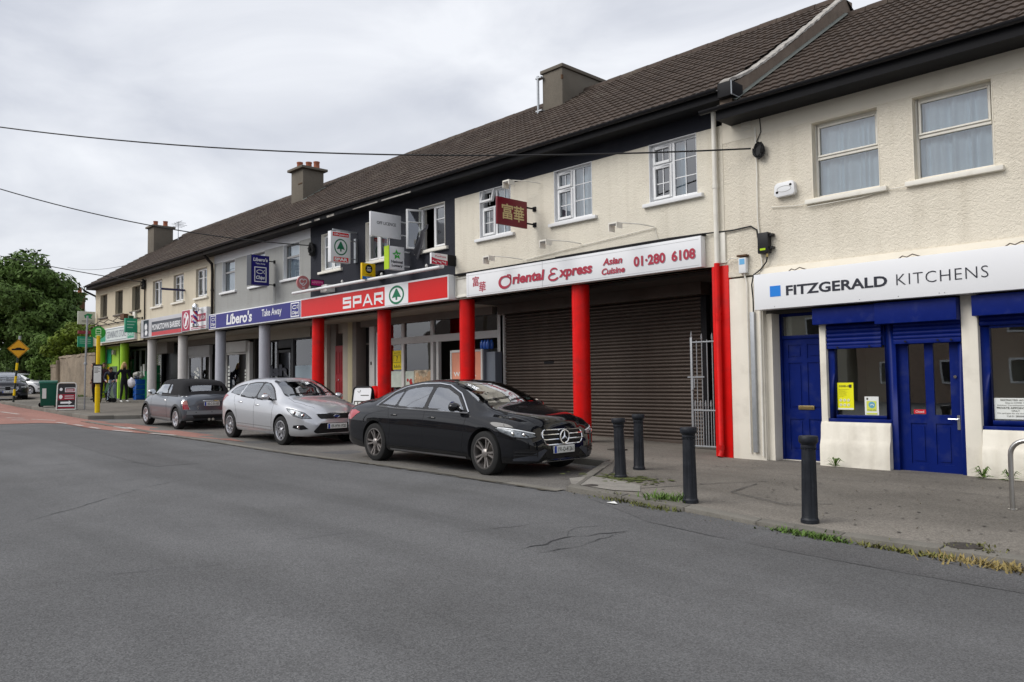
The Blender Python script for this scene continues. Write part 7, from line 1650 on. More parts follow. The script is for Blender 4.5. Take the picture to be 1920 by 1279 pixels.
def build_car(name, label, spec, paint, style, plate=None, glass_mat=None):
    root = thing(name, label, "car", (0, 0, 0)); me = car_shell(spec); me = boolean_wells(me, spec, paint)
    sk = Skin(me); g_ = glass_mat or G_CAR; TR = (0, -1, 0)
    body_holes = []
    # --- cut the window openings out of the body
    side = [inset(q, .022) for q in spec['side_windows']]; ws = inset(spec['screen'], .03); rw = inset(spec['rear_screen'], .03)
    top_region = spec.get('soft_top')
    bm = bmesh.new(); bm.from_mesh(me); kill = []; soft = []
    for f_ in bm.faces:
        c = f_.calc_center_median(); n = f_.normal
        if any(abs(c.y) > .35 and inside((c.x, c.z), q) for q in side) and abs(n.y) > .4: kill.append(f_)
        elif n.x > .2 and n.z > 0.05 and inside((c.y, c.z), ws) and c.x > 0: kill.append(f_)
        elif n.x < -.15 and n.z > 0.02 and inside((c.y, c.z), rw) and c.x < 0: kill.append(f_)
        elif top_region and c.x < top_region[1] and c.x > top_region[0] and c.z > smooth_i(c.x, *top_region[2]): soft.append(f_)
    if soft:
        sb = bm.copy(); idx = {f_.index for f_ in soft} if False else None
        sb.free(); bm.faces.index_update(); ids = {f_.index for f_ in soft}
        s2 = bmesh.new(); tmp = bpy.data.meshes.new("tmp"); bm.to_mesh(tmp); s2.from_mesh(tmp); s2.faces.ensure_lookup_table(); kids = {f_.index for f_ in kill}
        bmesh.ops.delete(s2, geom=[f_ for f_ in s2.faces if f_.index not in ids], context='FACES')
        for v in s2.verts: v.co += v.normal * .006
        sm_ = bpy.data.meshes.new("soft_top"); s2.to_mesh(sm_); s2.free(); sm_.materials.clear(); sm_.materials.append(M("soft_top_fabric", (.016, .016, .018), r=.9, v=.15, vs=5, bs=.008, bsc=9)); sm_.polygons.foreach_set("material_index", [0] * len(sm_.polygons)); sm_.polygons.foreach_set("use_smooth", [True] * len(sm_.polygons)); sm_.update(); obj("soft_top", sm_, root)
        kill += soft
    bmesh.ops.delete(bm, geom=list(set(kill)), context='FACES'); bm.to_mesh(me); bm.free()
    me.polygons.foreach_set("use_smooth", [True] * len(me.polygons)); me.update(); me.set_sharp_from_angle(angle=R(42))
    body = obj("body", me, root)
    def lay(nm, mat, pts, d, off=.004, step=.05, par=None):
        m_ = sk.patch(pts, d, off, step); m_.materials.append(mat); return obj(nm, m_, par or root)
    def cord(nm, mat, pts, d, r_, off=.004, par=None, closed=False):
        q = sk.strip(pts, d, 0, off, closed)
        if q: return B().tube(q, r_, 5).build(nm, mat, par or root, smooth=True)
    for s_ in (-1, 1):
        d = (0, -s_, 0)
        for q in spec['side_windows']:
            qq = round_poly(q, .03, 3); w_ = lay("side_window", g_, [(x, s_ * 1.5, z) for x, z in inset(qq, .008)], d, .0015)
            inn = inset(qq, .028); b = B(); n = len(qq); vs = []
            for (x, z), (xi, zi) in zip(qq, inn):
                a = sk.cast((x, 0, z), Vector(d), .003); c = sk.cast((xi, 0, zi), Vector(d), .003); a = a or Vector((x, s_ * .7, z)); c = c or a; vs += [a, c]
            b.add(vs, [(2 * i, (2 * i + 2) % (2 * n), (2 * i + 3) % (2 * n), 2 * i + 1) for i in range(n)]); b.build("window_seal", M_TRIM, w_)
        if spec.get('chrome'): cord("chrome_strip", M_CHR, [(x, s_, z) for x, z in spec['chrome']], d, .014, .004)
        for ln in spec.get('pillars', []): lay("pillar_trim", M_TRIM, [(x, s_, z) for x, z in ln], d, .002)
        for ln in spec.get('seams', []): cord("door_seam", M_UNDER, [(x, s_, z) for x, z in ln], d, .0038, -.0012, body)
        for x, z, l in spec.get('handles', []):
            p = sk.cast((x, 0, z), Vector(d), .016)
            if p: B().tube([p + Vector((-l / 2, s_ * -.016, 0)), p + Vector((-l / 2 + .03, 0, .004)), p + Vector((l / 2 - .03, 0, .004)), p + Vector((l / 2, s_ * -.016, 0))], [.008, .013, .013, .008], 8).build("door_handle", spec.get('handle_mat', paint), body, smooth=True)
        if spec.get('sill'): lay("sill_trim", spec['sill_mat'], [(x, s_, z) for x, z in spec['sill']], d, .006)
        for ax in (spec['fa'], spec['ra']):
            if spec.get('arch'):
                b = B(); ro, ri = spec['well'] + spec['arch'], spec['well'] - .004; vs = []; n = 26; a0 = -18
                for k in range(n + 1):
                    a = R(a0 + (180 - 2 * a0) * k / n)
                    for r__, off in ((ri, .012), (ro, .010), (ro + .01, -.004)):
                        p = sk.cast((ax + r__ * math.cos(a), 0, spec['wr'] + .015 + r__ * math.sin(a)), Vector(d), off)
                        if p is None or abs(p.y) < spec['track'] - .3: p = Vector((ax + r__ * math.cos(a), s_ * (spec['track'] + off), spec['wr'] + .015 + r__ * math.sin(a)))
                        vs.append(p)
                b.add(vs, [(3 * k + j, 3 * k + 3 + j, 3 * k + 4 + j, 3 * k + 1 + j) for k in range(n) for j in range(2)]); b.build("wheel_arch", spec.get('arch_mat', M_TRIM), body, smooth=True)
        # mirror
        if spec.get('mirror'):
            mx_, mz_ = spec['mirror']; p = sk.cast((mx_, 0, mz_), Vector(d), 0) or Vector((mx_, s_ * .75, mz_)); y = p.y
            b = B(); prof = [(.0, .02), (.03, .06), (.07, .078), (.11, .08), (.125, .07)]; n = 14; vs = []
            for dx, rr in prof:
                for k in range(n): a = 2 * math.pi * k / n; vs.append((mx_ + .08 - dx, y + s_ * (.13 + rr * 1.35 * math.cos(a)), mz_ + .06 + rr * .85 * math.sin(a)))
            b.add(vs, [(i * n + k, i * n + (k + 1) % n, (i + 1) * n + (k + 1) % n, (i + 1) * n + k) for i in range(4) for k in range(n)] + [tuple(range(n)), tuple(4 * n + k for k in range(n - 1, -1, -1))])
            mm = b.build("wing_mirror", spec.get('mirror_mat', paint), root, smooth=True, ang=60); B().tube([(mx_, y - s_ * .02, mz_ - .01), (mx_ + .02, y + s_ * .08, mz_ + .02)], .025, 8).build("mirror_arm", M_TRIM, mm, smooth=True)
            B().lathe([(.085, -.001), (.001, -.002)], (0, 0, 0), 16, axis='x').build("mirror_glass", M("mirror_surface", (.7, .72, .74), r=.05, m=1, v=0), mm).location = (mx_ - .048, y + s_ * .13, mz_ + .06)
    scr = round_poly(spec['screen'], .06, 4); w_ = lay("windscreen", g_, [(2, y, z) for y, z in inset(scr, .008)], (-1, 0, 0), .0015, .08)
    def ringp(pl, wd, d, dist, par, mat):
        inn = inset(pl, wd); b = B(); n = len(pl); vs = []
        for (y, z), (yi, zi) in zip(pl, inn):
            a = sk.cast((dist, y, z), Vector(d), .003); c = sk.cast((dist, yi, zi), Vector(d), .003); vs += [a or Vector((dist * .4, y, z)), c or a or Vector((dist * .4, yi, zi))]
        b.add(vs, [(2 * i, (2 * i + 2) % (2 * n), (2 * i + 3) % (2 * n), 2 * i + 1) for i in range(n)]); b.build("window_seal", mat, par)
    ringp(scr, .042, (-1, 0, 0), 2, w_, M_TRIM)
    rsc = round_poly(spec['rear_screen'], .06, 4); w_ = lay("rear_window", g_, [(-2, y, z) for y, z in inset(rsc, .008)], (1, 0, 0), .0025, .08); ringp(rsc, .04, (1, 0, 0), -2, w_, M_TRIM)
    # wipers
    for ya, yb in ((-.55, .05), (.0, .55)):
        zb = spec['screen'][0][1] + .035; q = sk.strip([(2, ya, zb), (2, yb, zb + .05)], (-1, 0, 0), 0, .014)
        if q: B().tube(q, .008, 5).build("wiper", M_TRIM, root, smooth=True)
    # bonnet and boot shut lines
    for ln in spec.get('top_seams', []):
        q = sk.strip([(x, y, 3) for x, y in ln], (0, 0, -1), 0, -.0012)
        if q: B().tube(q, .004, 5).build("bonnet_seam", M_UNDER, body)
    # interior
    zf = spec['belt']; it = obj("cabin_floor", B().box(spec['cab'][0], spec['cab'][1], -.62, .62, .32, .40).mesh("cabin_floor", M_DASH), root)
    for y in (-.36, .36):
        for x in spec['seats']:
            b = B().box(x - .05, x + .45, y - .24, y + .24, .42, .60); b.add([(x - .06, y - .22, .55), (x + .08, y - .22, .55), (x + .08, y + .22, .55), (x - .06, y + .22, .55), (x - .26, y - .19, zf + .20), (x - .15, y - .19, zf + .20), (x - .15, y + .19, zf + .20), (x - .26, y + .19, zf + .20)], [(0, 1, 5, 4), (1, 2, 6, 5), (2, 3, 7, 6), (3, 0, 4, 7), (4, 5, 6, 7)]); b.box(x - .27, x - .18, y - .13, y + .13, zf + .215, zf + .37); b.build("seat", M_SEAT, it, bevel=.03)
    dx = spec['dash']; B().add([(dx - .35, -.64, zf - .25), (dx - .35, .64, zf - .25), (dx - .30, .64, zf - .03), (dx - .30, -.64, zf - .03), (dx + .25, .66, zf - .005), (dx + .25, -.66, zf - .005), (dx + .25, .66, zf - .3), (dx + .25, -.66, zf - .3)], [(0, 1, 2, 3), (3, 2, 4, 5), (5, 4, 6, 7)]).build("dashboard", M_DASH, it)
    b = B(); cx, cy, cz = dx - .42, -.36, zf - .02; b.tube([(cx - .06 * math.sin(R(a)), cy + .18 * math.cos(R(a)), cz + .17 * math.sin(R(a))) for a in range(0, 361, 24)], .014, 6, caps=False).tube([(cx, cy - .17, cz), (cx, cy + .17, cz)], .014, 5); b.build("steering_wheel", M_TRIM, it, smooth=True)
    add_wheels(root, spec, style)
    if plate:
        for end, txt, z, w_, xoff in plate:
            dd = Vector((-1, 0, 0)) if end > 0 else Vector((1, 0, 0)); p = sk.cast((0, 0, z), dd, .0); x = p.x + end * xoff
            P = (lambda u, v, d, x=x, end=end: (x + end * d, end * u, v)); h = .057
            pl = B().prism([(-w_ / 2, z - h), (w_ / 2, z - h), (w_ / 2, z + h), (-w_ / 2, z + h)], P, .012, -.03).build("number_plate", M_PLATE, root, bevel=.003)
            b = B(); rect(b, -w_ / 2 + .004, -w_ / 2 + .05, z - h + .004, z + h - .004, P, .0135); b.build("country_band", M_EUB, pl); b = B(); lettering(b, txt, -w_ / 2 + .085, w_ / 2 - .03, z - .035, z + .035, P, .0135, bold=.015); b.build("lettering", M_INK, pl)
    return root, sk, lay, cord, body
def place(root, x, y, yaw_deg, slope=0.0, z=None):
    root.location = (x, y, rz(x) + .006 if z is None else z); root.rotation_euler = (0, slope, R(yaw_deg))
def mir(pts): return [(x, -y, z) for x, y, z in pts][::-1]

# ------------------------------------------------------------------ black saloon
SAL = dict(x0=-2.58, x1=2.28, fa=1.47, ra=-1.47, wr=.338, ww=.25, well=.375, track=.915, belt=.93, cab=(-1.6, 1.2), seats=(.05, -.95), dash=.95, T=dict(
    zb=[(-2.58, .36), (-2.4, .26), (-1.9, .20), (1.7, .19), (2.15, .20), (2.28, .25)],
    zt=[(-2.58, .84), (-2.54, .97), (-2.46, 1.045), (-2.1, 1.10), (-1.82, 1.14), (-1.5, 1.26), (-1.0, 1.395), (-.5, 1.455), (-.1, 1.465), (.25, 1.445), (.6, 1.36), (.9, 1.235), (1.2, 1.085), (1.32, 1.04), (1.6, .995), (1.9, .95), (2.08, .905), (2.19, .845), (2.25, .75), (2.28, .61)],
    zs=[(-2.58, .74), (-2.5, .90), (-2.15, .965), (-1.6, .975), (-1, .955), (0, .93), (1.0, .905), (1.35, .895), (1.7, .875), (2.0, .83), (2.17, .75), (2.28, .54)],
    W=[(-2.58, .70), (-2.5, .80), (-2.25, .885), (-1.47, .928), (0, .920), (1.47, .928), (1.8, .915), (2.03, .88), (2.16, .81), (2.24, .70), (2.28, .57)],
    Ws=[(-2.58, .60), (-2.4, .76), (-1.6, .83), (0, .865), (1.0, .865), (1.4, .845), (1.8, .80), (2.1, .71), (2.28, .45)],
    Wt=[(-2.58, .50), (-2.3, .66), (-1.85, .68), (-1.3, .60), (-.5, .575), (.3, .58), (.8, .64), (1.2, .715), (1.5, .70), (2.0, .60), (2.28, .36)],
    ze=[(-2.58, .80), (-2.5, .95), (-2.1, 1.045), (-1.82, 1.07), (-1.5, 1.17), (-1.0, 1.31), (-.5, 1.375), (-.1, 1.385), (.25, 1.365), (.6, 1.285), (.9, 1.165), (1.2, 1.02), (1.32, .975), (1.6, .925), (1.9, .885), (2.08, .84), (2.19, .78), (2.28, .57)]),
    side_windows=[[(-.02, .955), (.98, .950), (.62, 1.215), (.28, 1.335), (-.02, 1.362)], [(-.88, .972), (-.11, .957), (-.11, 1.362), (-.45, 1.355), (-.84, 1.30)], [(-1.45, 1.0), (-.93, .974), (-.89, 1.285), (-1.18, 1.20)]],
    screen=[(-.68, 1.085), (.68, 1.085), (.535, 1.40), (-.535, 1.40)], rear_screen=[(-.60, 1.155), (.60, 1.155), (.50, 1.36), (-.50, 1.36)],
    chrome=[(1.03, .935), (.5, .942), (-.9, .957), (-1.5, .985), (-1.2, 1.225), (-.88, 1.325), (-.45, 1.382), (0, 1.388), (.3, 1.36), (.66, 1.23), (1.04, .945)],
    pillars=[[(-.11, .957), (-.02, .955), (-.02, 1.365), (-.11, 1.365)]],
    seams=[[(1.02, .92), (.98, .6), (.94, .30)], [(-.06, .945), (-.06, .32)], [(-1.12, .96), (-1.02, .78), (-.98, .6), (-1.04, .36)], [(.94, .30), (-1.04, .32)], [(-1.12, .96), (-1.3, .97)], [(2.02, .66), (1.86, .78), (1.84, .86)]],
    handles=[(.16, .83, .20), (-.90, .84, .20)], mirror=(.83, .97), steer=R(-3),
    sill=[(-1.0, .235), (1.02, .225), (1.02, .255), (-1.0, .265)], sill_mat=M("sill_grey", (.22, .22, .23), r=.35, m=.5),
    top_seams=[[(1.28, -.66), (1.6, -.68), (2.0, -.58), (2.16, -.50)], [(1.28, .66), (1.6, .68), (2.0, .58), (2.16, .50)]])
M_BLKP = M("black_car_paint", (.0035, .004, .006), r=.5, m=0, v=0, coat=1.0, spec=.03)
def saloon_front(root, sk, lay, cord, star=True, chrome=M_CHR):
    FX = (-1, 0, 0)
    pg = round_poly([(-.45, .61), (-.39, .475), (.39, .475), (.45, .61), (.41, .695), (-.41, .695)], .06, 4)
    g_ = lay("grille", M_GRILLE, [(2.4, y, z) for y, z in pg], FX, .006); cord("grille_surround", M_CHR, [(2.4, y, z) for y, z in pg], FX, .011, .010, g_, True)
    for z in (.555, .625):
        for y0, y1 in ((-.44, -.11), (.11, .44)):
            q = sk.strip([(2.4, y0, z), (2.4, y1, z)], FX, 0, .016)
            B().tube(q, .012, 6).build("grille_bar", M_CHR, g_, smooth=True)
    for z in (.49, .52, .59, .66, .685):
        q = sk.strip([(2.4, -.42, z), (2.4, .42, z)], FX, 0, .009); B().tube(q, .006, 5).build("grille_rib", M_TRIM, g_)
    if star:
        p = sk.cast((0, 0, .59), Vector(FX), .02); F = lambda u, v, d: (p.x + d, u, v); b = B(); b.tube([(p.x + .012, .10 * math.cos(R(a)), .59 + .10 * math.sin(R(a))) for a in range(0, 361, 12)], .011, 6, caps=False)
        for a in (90, 210, 330):
            c = (.095 * math.cos(R(a)), .59 + .095 * math.sin(R(a))); l = (.022 * math.cos(R(a + 60)), .59 + .022 * math.sin(R(a + 60))); r_ = (.022 * math.cos(R(a - 60)), .59 + .022 * math.sin(R(a - 60)))
            b.add([F(*c, .012), F(*l, .012), F(0, .59, .024), F(*r_, .012)], [(0, 1, 2), (0, 2, 3)])
        b.build("star_emblem", M_CHR, g_, smooth=False)
    for s_ in (-1, 1):
        hl = [(2.18, .50, .60), (2.10, .62, .575), (1.96, .80, .60), (1.80, .895, .68), (1.70, .905, .735), (1.80, .86, .745), (2.0, .74, .725), (2.13, .58, .68)]
        d = Vector((-1, -.75 * 1, -.1)); P = [(x, y, z) for x, y, z in hl]
        if s_ < 0: P = mir(P); d = Vector((-1, .75, -.1))
        h = lay("headlight", M_LAMPW, P, d, .004, .03); cord("headlight_rim", M_TRIM, P, d, .008, .006, h, True)
        dr = [(2.15, .52, .645), (2.02, .70, .69), (1.86, .845, .725), (1.76, .89, .73)]; P2 = dr if s_ > 0 else mir(dr); cord("running_light", M("lamp_white", (.85, .88, .9), r=.2), P2, d, .010, .010, h)
        for y, x, z in ((.66, 2.07, .628), (.78, 1.97, .65)):
            q = sk.cast((x, s_ * y, z), d, .006)
            if q: B().lathe([(.036, -.01), (.030, .006), (.001, .012)], (0, 0, 0), 12, axis='x', caps=False).build("lamp_lens", M_CHR, h, smooth=True).location = q
        cord("headlight_divider", M_TRIM, [(2.1, s_ * .60, .60), (2.02, s_ * .68, .66)], d, .007, .010, h)
        it = [(2.2, .50, .30), (2.26, .42, .40), (2.1, .70, .43), (1.98, .80, .40), (2.0, .80, .29)]; P = it if s_ > 0 else mir(it); lay("side_intake", M_GRILLE, P, d, .005)
        for z in (.33, .375): cord("intake_bar", M_TRIM, [(2.2, s_ * .52, z), (2.0, s_ * .79, z + .005)], d, .010, .009)
        lp = [(2.22, .46, .28), (2.28, .36, .40), (2.25, .40, .42), (2.14, .58, .33), (1.98, .80, .285), (1.98, .80, .255), (2.2, .5, .245)]; P = lp if s_ > 0 else mir(lp); lay("bumper_blade", M("blade_grey", (.06, .065, .08), r=.3, m=.3), P, d, .007)
    lay("lower_intake", M_GRILLE, [(2.4, y, z) for y, z in [(-.36, .28), (.36, .28), (.42, .40), (-.42, .40)]], FX, .005)
    q = sk.strip([(2.4, -.42, .235), (2.4, 0, .225), (2.4, .42, .235)], FX, 0, .010); B().tube(q, .012, 6).build("chrome_lip", M_CHR, root, smooth=True)
def rear_lights(root, lay, pts, mat=M_LAMPR, name="tail_light"):
    for s_ in (-1, 1):
        P = pts if s_ > 0 else mir(pts); lay(name, mat, P, Vector((1, -s_ * .8, 0)), .005, .03)
root, sk, lay, cord, body = build_car("saloon_car", "glossy black saloon car with five twin spoke wheels, nearest in the parking bay", SAL, M_BLKP, 'twin5', [(1, "191-D-41261", .40, .46, .02)])
saloon_front(root, sk, lay, cord); rear_lights(root, lay, [(-2.5, .60, .70), (-2.25, .87, .72), (-2.0, .90, .86), (-2.2, .86, .90), (-2.48, .66, .86)])
lay("bonnet_vent", M_UNDER, [(1.42, -.62, 2), (1.72, -.66, 2), (1.70, -.62, 2), (1.46, -.585, 2)], (0, 0, -1), .003); lay("bonnet_vent", M_UNDER, [(1.42, .62, 2), (1.46, .585, 2), (1.70, .62, 2), (1.72, .66, 2)], (0, 0, -1), .003)
B().tube([(.62, .0, 1.30), (.62, .0, 1.22)], .006, 5).box(.60, .63, -.12, .12, 1.22, 1.29).build("rear_view_mirror", M_TRIM, root); hang = B().tube([(.60, -.02, 1.22), (.60, -.02, 1.10)], .004, 5).lathe([(.004, 1.0), (.03, 1.03), (.03, 1.08), (.004, 1.11)], (.60, -.02, 0), 8); hang.build("mirror_ornament", M("ornament_red", (.4, .02, .02)), root)
lay("screen_card", M_PAPER, [(3, .44, 1.12), (3, .58, 1.12), (3, .56, 1.165), (3, .43, 1.165)], (-1, 0, 0), -.012)
place(root, -10.55, 9.0, 0)
root.rotation_euler = (0, R(.7), R(.3)); root.location.z = rz(-10.55) + .004

# ------------------------------------------------------------------ silver hatchback
HAT = dict(x0=-2.10, x1=2.22, fa=1.32, ra=-1.32, wr=.322, ww=.215, well=.365, track=.905, belt=.98, cab=(-1.4, 1.15), seats=(.0, -.85), dash=.92, T=dict(
    zb=[(-2.10, .40), (-1.9, .25), (-1.5, .21), (1.6, .20), (2.05, .21), (2.22, .27)],
    zt=[(-2.10, .80), (-2.06, .98), (-2.0, 1.14), (-1.88, 1.27), (-1.65, 1.375), (-1.2, 1.455), (-.7, 1.49), (-.2, 1.50), (.15, 1.49), (.45, 1.42), (.75, 1.29), (1.1, 1.115), (1.25, 1.06), (1.5, 1.02), (1.8, .95), (2.0, .86), (2.12, .76), (2.19, .66), (2.22, .56)],
    zs=[(-2.10, .72), (-2.02, .98), (-1.8, 1.07), (-1.3, 1.05), (-.5, 1.01), (.5, .965), (1.1, .935), (1.4, .915), (1.7, .87), (1.95, .80), (2.1, .70), (2.22, .50)],
    W=[(-2.10, .68), (-2.0, .80), (-1.75, .885), (-1.32, .918), (-.6, .90), (0, .897), (.6, .90), (1.32, .918), (1.65, .90), (1.9, .84), (2.08, .72), (2.17, .58), (2.22, .46)],
    Ws=[(-2.10, .60), (-1.9, .76), (-1.3, .81), (0, .845), (.9, .845), (1.3, .83), (1.7, .77), (2.0, .66), (2.22, .38)],
    Wt=[(-2.10, .52), (-1.9, .60), (-1.5, .57), (-.6, .57), (.2, .58), (.7, .64), (1.1, .71), (1.4, .69), (1.9, .56), (2.22, .30)],
    ze=[(-2.10, .77), (-2.04, .985), (-1.97, 1.09), (-1.88, 1.19), (-1.65, 1.29), (-1.2, 1.365), (-.7, 1.403), (-.2, 1.415), (.15, 1.405), (.45, 1.335), (.75, 1.215), (1.1, 1.045), (1.25, .99), (1.5, .945), (1.8, .87), (2.0, .79), (2.12, .70), (2.22, .54)]),
    side_windows=[[(.0, 1.00), (.74, .975), (.98, .985), (.55, 1.26), (.28, 1.365), (.0, 1.392)], [(-.92, 1.045), (-.08, 1.005), (-.08, 1.392), (-.5, 1.385), (-.86, 1.345)], [(-1.58, 1.11), (-.98, 1.05), (-.92, 1.345), (-1.3, 1.29), (-1.5, 1.22)]],
    screen=[(-.67, 1.07), (.67, 1.07), (.545, 1.43), (-.545, 1.43)], rear_screen=[(-.55, 1.12), (.55, 1.12), (.47, 1.38), (-.47, 1.38)],
    pillars=[[(-.08, 1.003), (.0, 1.0), (.0, 1.395), (-.08, 1.395)]],
    seams=[[(.93, .95), (.90, .62), (.86, .30)], [(-.04, .99), (-.04, .30)], [(-1.22, 1.05), (-1.02, .82), (-.94, .62), (-.98, .34)], [(.86, .30), (-.98, .32)], [(.9, .38), (-.95, .40)]],
    handles=[(.12, .855, .20), (-.78, .90, .20)], mirror=(.72, 1.00),
    top_seams=[[(1.2, -.64), (1.5, -.66), (1.85, -.54), (2.0, -.42)], [(1.2, .64), (1.5, .66), (1.85, .54), (2.0, .42)]], steer=R(2))
M_SILVP = M("silver_car_paint", (.60, .61, .635), r=.28, m=.6, v=.0, coat=1.0)
def hatch_front(root, sk, lay, cord, oval=True):
    FX = (-1, 0, 0); g_ = lay("grille", M_GRILLE, [(2.4, y, z) for y, z in round_poly([(-.43, .655), (-.38, .60), (.38, .60), (.43, .655), (.44, .70), (-.44, .70)], .02, 2)], FX, .006)
    cord("grille_trim", M_CHR, [(2.4, -.45, .708), (2.4, 0, .715), (2.4, .45, .708)], FX, .009, .010, g_)
    if oval:
        p = sk.cast((0, 0, .655), Vector(FX), .016); b = B(); poly(b, circ(0, .655, .075, .031, 24), lambda u, v, d: (p.x + .008 + d, u, v), 0); b.build("badge", M("badge_blue", (.02, .05, .20), r=.2), g_); B().tube([(p.x + .010, .075 * math.cos(R(a)), .655 + .031 * math.sin(R(a))) for a in range(0, 361, 20)], .005, 5, caps=False).build("badge_ring", M_CHR, g_)
    lo = lay("lower_grille", M_GRILLE, [(2.4, y, z) for y, z in round_poly([(-.50, .29), (.50, .29), (.56, .33), (.40, .51), (-.40, .51), (-.56, .33)], .03, 3)], FX, .006)
    for z in (.32, .35, .38): q = sk.strip([(2.4, -.45, z), (2.4, .45, z)], FX, 0, .009); B().tube(q, .006, 5).build("grille_rib", M_TRIM, lo)
    for s_ in (-1, 1):
        d = Vector((-1, -s_ * .8, -.15)); hl = [(2.04, .50, .60), (1.95, .68, .60), (1.78, .82, .66), (1.62, .88, .775), (1.55, .885, .825), (1.75, .80, .80), (1.95, .62, .715)]; P = hl if s_ > 0 else mir(hl)
        h = lay("headlight", M_LAMPW, P, d, .004, .03); cord("headlight_rim", M_TRIM, P, d, .006, .006, h, True)
        for x, y, z in ((1.93, .64, .655), (1.78, .77, .71)):
            q = sk.cast((x, s_ * y, z), d, .006)
            if q: B().lathe([(.048, -.01), (.040, .006), (.001, .010)], (0, 0, 0), 14, axis='x', caps=False).build("lamp_lens", M_CHR, h, smooth=True).location = q
        fg = [(2.02, .56, .37), (1.93, .70, .355), (1.78, .83, .40), (1.80, .82, .455), (1.97, .66, .46)]; P = fg if s_ > 0 else mir(fg); fl_ = lay("fog_light_recess", M_GRILLE, P, d, .005, .03); q = sk.cast((1.88, s_ * .72, .405), d, .008)
        if q: B().lathe([(.035, -.01), (.03, .006), (.001, .008)], (0, 0, 0), 12, axis='x', caps=False).build("fog_light", M_CHR, fl_, smooth=True).location = q
root, sk, lay, cord, body = build_car("hatchback_car", "silver five door hatchback car parked between the black saloon and the grey convertible", HAT, M_SILVP, 'ford', [(1, "09-WW-1920", .44, .48, .02)], glass('car_glass_tinted', (.55, .62, .63), 1.25, base=.12))
hatch_front(root, sk, lay, cord); rear_lights(root, lay, [(-2.0, .68, .75), (-1.85, .84, .78), (-1.66, .85, 1.05), (-1.85, .72, 1.08), (-1.98, .66, 1.0)])
B().tube([(-.05, 0, 1.505), (-.30, 0, 1.66)], .006, 6).build("aerial", M_TRIM, root); cord("side_trim", M("silver_trim_line", (.25, .26, .27), r=.4), [(-1.0, -1, .36), (.9, -1, .33)], (0, 1, 0), .006, .003)
lay("screen_card", M_PAPER, [(3, .40, 1.105), (3, .60, 1.105), (3, .585, 1.15), (3, .395, 1.15)], (-1, 0, 0), -.012)
place(root, -17.70, 9.44, 0); root.rotation_euler = (0, R(1.1), R(-.4))

# ------------------------------------------------------------------ grey convertible (seen from behind)
CON = dict(x0=-1.74, x1=1.92, fa=1.2335, ra=-1.2335, wr=.305, ww=.205, well=.345, track=.835, belt=.91, cab=(-1.0, 1.0), seats=(-.05, -.75), dash=.85, T=dict(
    zb=[(-1.74, .36), (-1.6, .25), (-1.3, .20), (1.4, .20), (1.8, .22), (1.92, .30)],
    zt=[(-1.74, .70), (-1.71, .86), (-1.65, .935), (-1.55, .965), (-1.42, 1.02), (-1.28, 1.20), (-1.15, 1.33), (-.9, 1.395), (-.4, 1.415), (.1, 1.41), (.3, 1.38), (.55, 1.22), (.78, 1.04), (.9, .985), (1.2, .955), (1.5, .90), (1.72, .81), (1.85, .68), (1.92, .55)],
    zs=[(-1.74, .62), (-1.66, .86), (-1.4, .93), (-.6, .925), (.4, .92), (.9, .905), (1.3, .875), (1.6, .80), (1.8, .68), (1.92, .48)],
    W=[(-1.74, .735), (-1.69, .79), (-1.55, .822), (-1.23, .842), (0, .838), (1.23, .842), (1.5, .81), (1.72, .72), (1.85, .60), (1.92, .48)],
    Ws=[(-1.74, .64), (-1.66, .72), (-1.2, .755), (.4, .775), (.9, .77), (1.3, .74), (1.7, .60), (1.92, .40)],
    Wt=[(-1.74, .50), (-1.55, .62), (-1.4, .64), (-1.1, .61), (-.4, .60), (.3, .61), (.8, .68), (1.2, .64), (1.7, .48), (1.92, .30)],
    ze=[(-1.74, .68), (-1.66, .90), (-1.55, .935), (-1.42, .96), (-1.28, 1.12), (-1.15, 1.25), (-.9, 1.325), (-.4, 1.345), (.1, 1.34), (.3, 1.31), (.55, 1.15), (.78, .98), (.9, .925), (1.2, .89), (1.5, .83), (1.72, .74), (1.92, .53)]),
    side_windows=[[(-.36, .955), (.66, .955), (.30, 1.28), (-.28, 1.315)], [(-.66, .955), (-.40, .955), (-.33, 1.31), (-.52, 1.28)]],
    screen=[(-.62, 1.0), (.62, 1.0), (.56, 1.34), (-.56, 1.34)], rear_screen=[(-.46, 1.05), (.46, 1.05), (.44, 1.27), (-.44, 1.27)],
    soft_top=(-1.47, .34, ([-1.6, -1.2, .0, .34], [.985, .96, .955, 1.02])),
    seams=[[(.80, .91), (.76, .55), (.70, .27)], [(-.46, .93), (-.50, .6), (-.54, .30)]], handles=[(-.36, .80, .16)], mirror=(.56, .97), mirror_mat=M_CHR,
    arch=.055, arch_mat=M("arch_grey_plastic", (.055, .058, .062), r=.55), sill=[(-.86, .22), (.86, .21), (.86, .30), (-.86, .31)], sill_mat=M("sill_silver", (.25, .26, .27), r=.4), handle_mat=M_CHR)
M_GRYP = M("grey_car_paint", (.115, .128, .15), r=.28, m=.5, v=0, coat=1.0)
root, sk, lay, cord, body = build_car("convertible_car", "dark grey convertible car with a black fabric top and chrome mirror, seen from behind", CON, M_GRYP, 'mini', [(-1, "05-C-31103", .735, .44, .02)])
for s_ in (-1, 1): cord('waist_strip', M_CHR, [(x, s_, .952) for x in (-1.5, -.9, -.3, .3, .82)], (0, -s_, 0), .010, .006)
RX_ = (1, 0, 0)
tl = [(-1.7, .60, .58), (-1.62, .75, .58), (-1.56, .76, .80), (-1.63, .66, .845)]
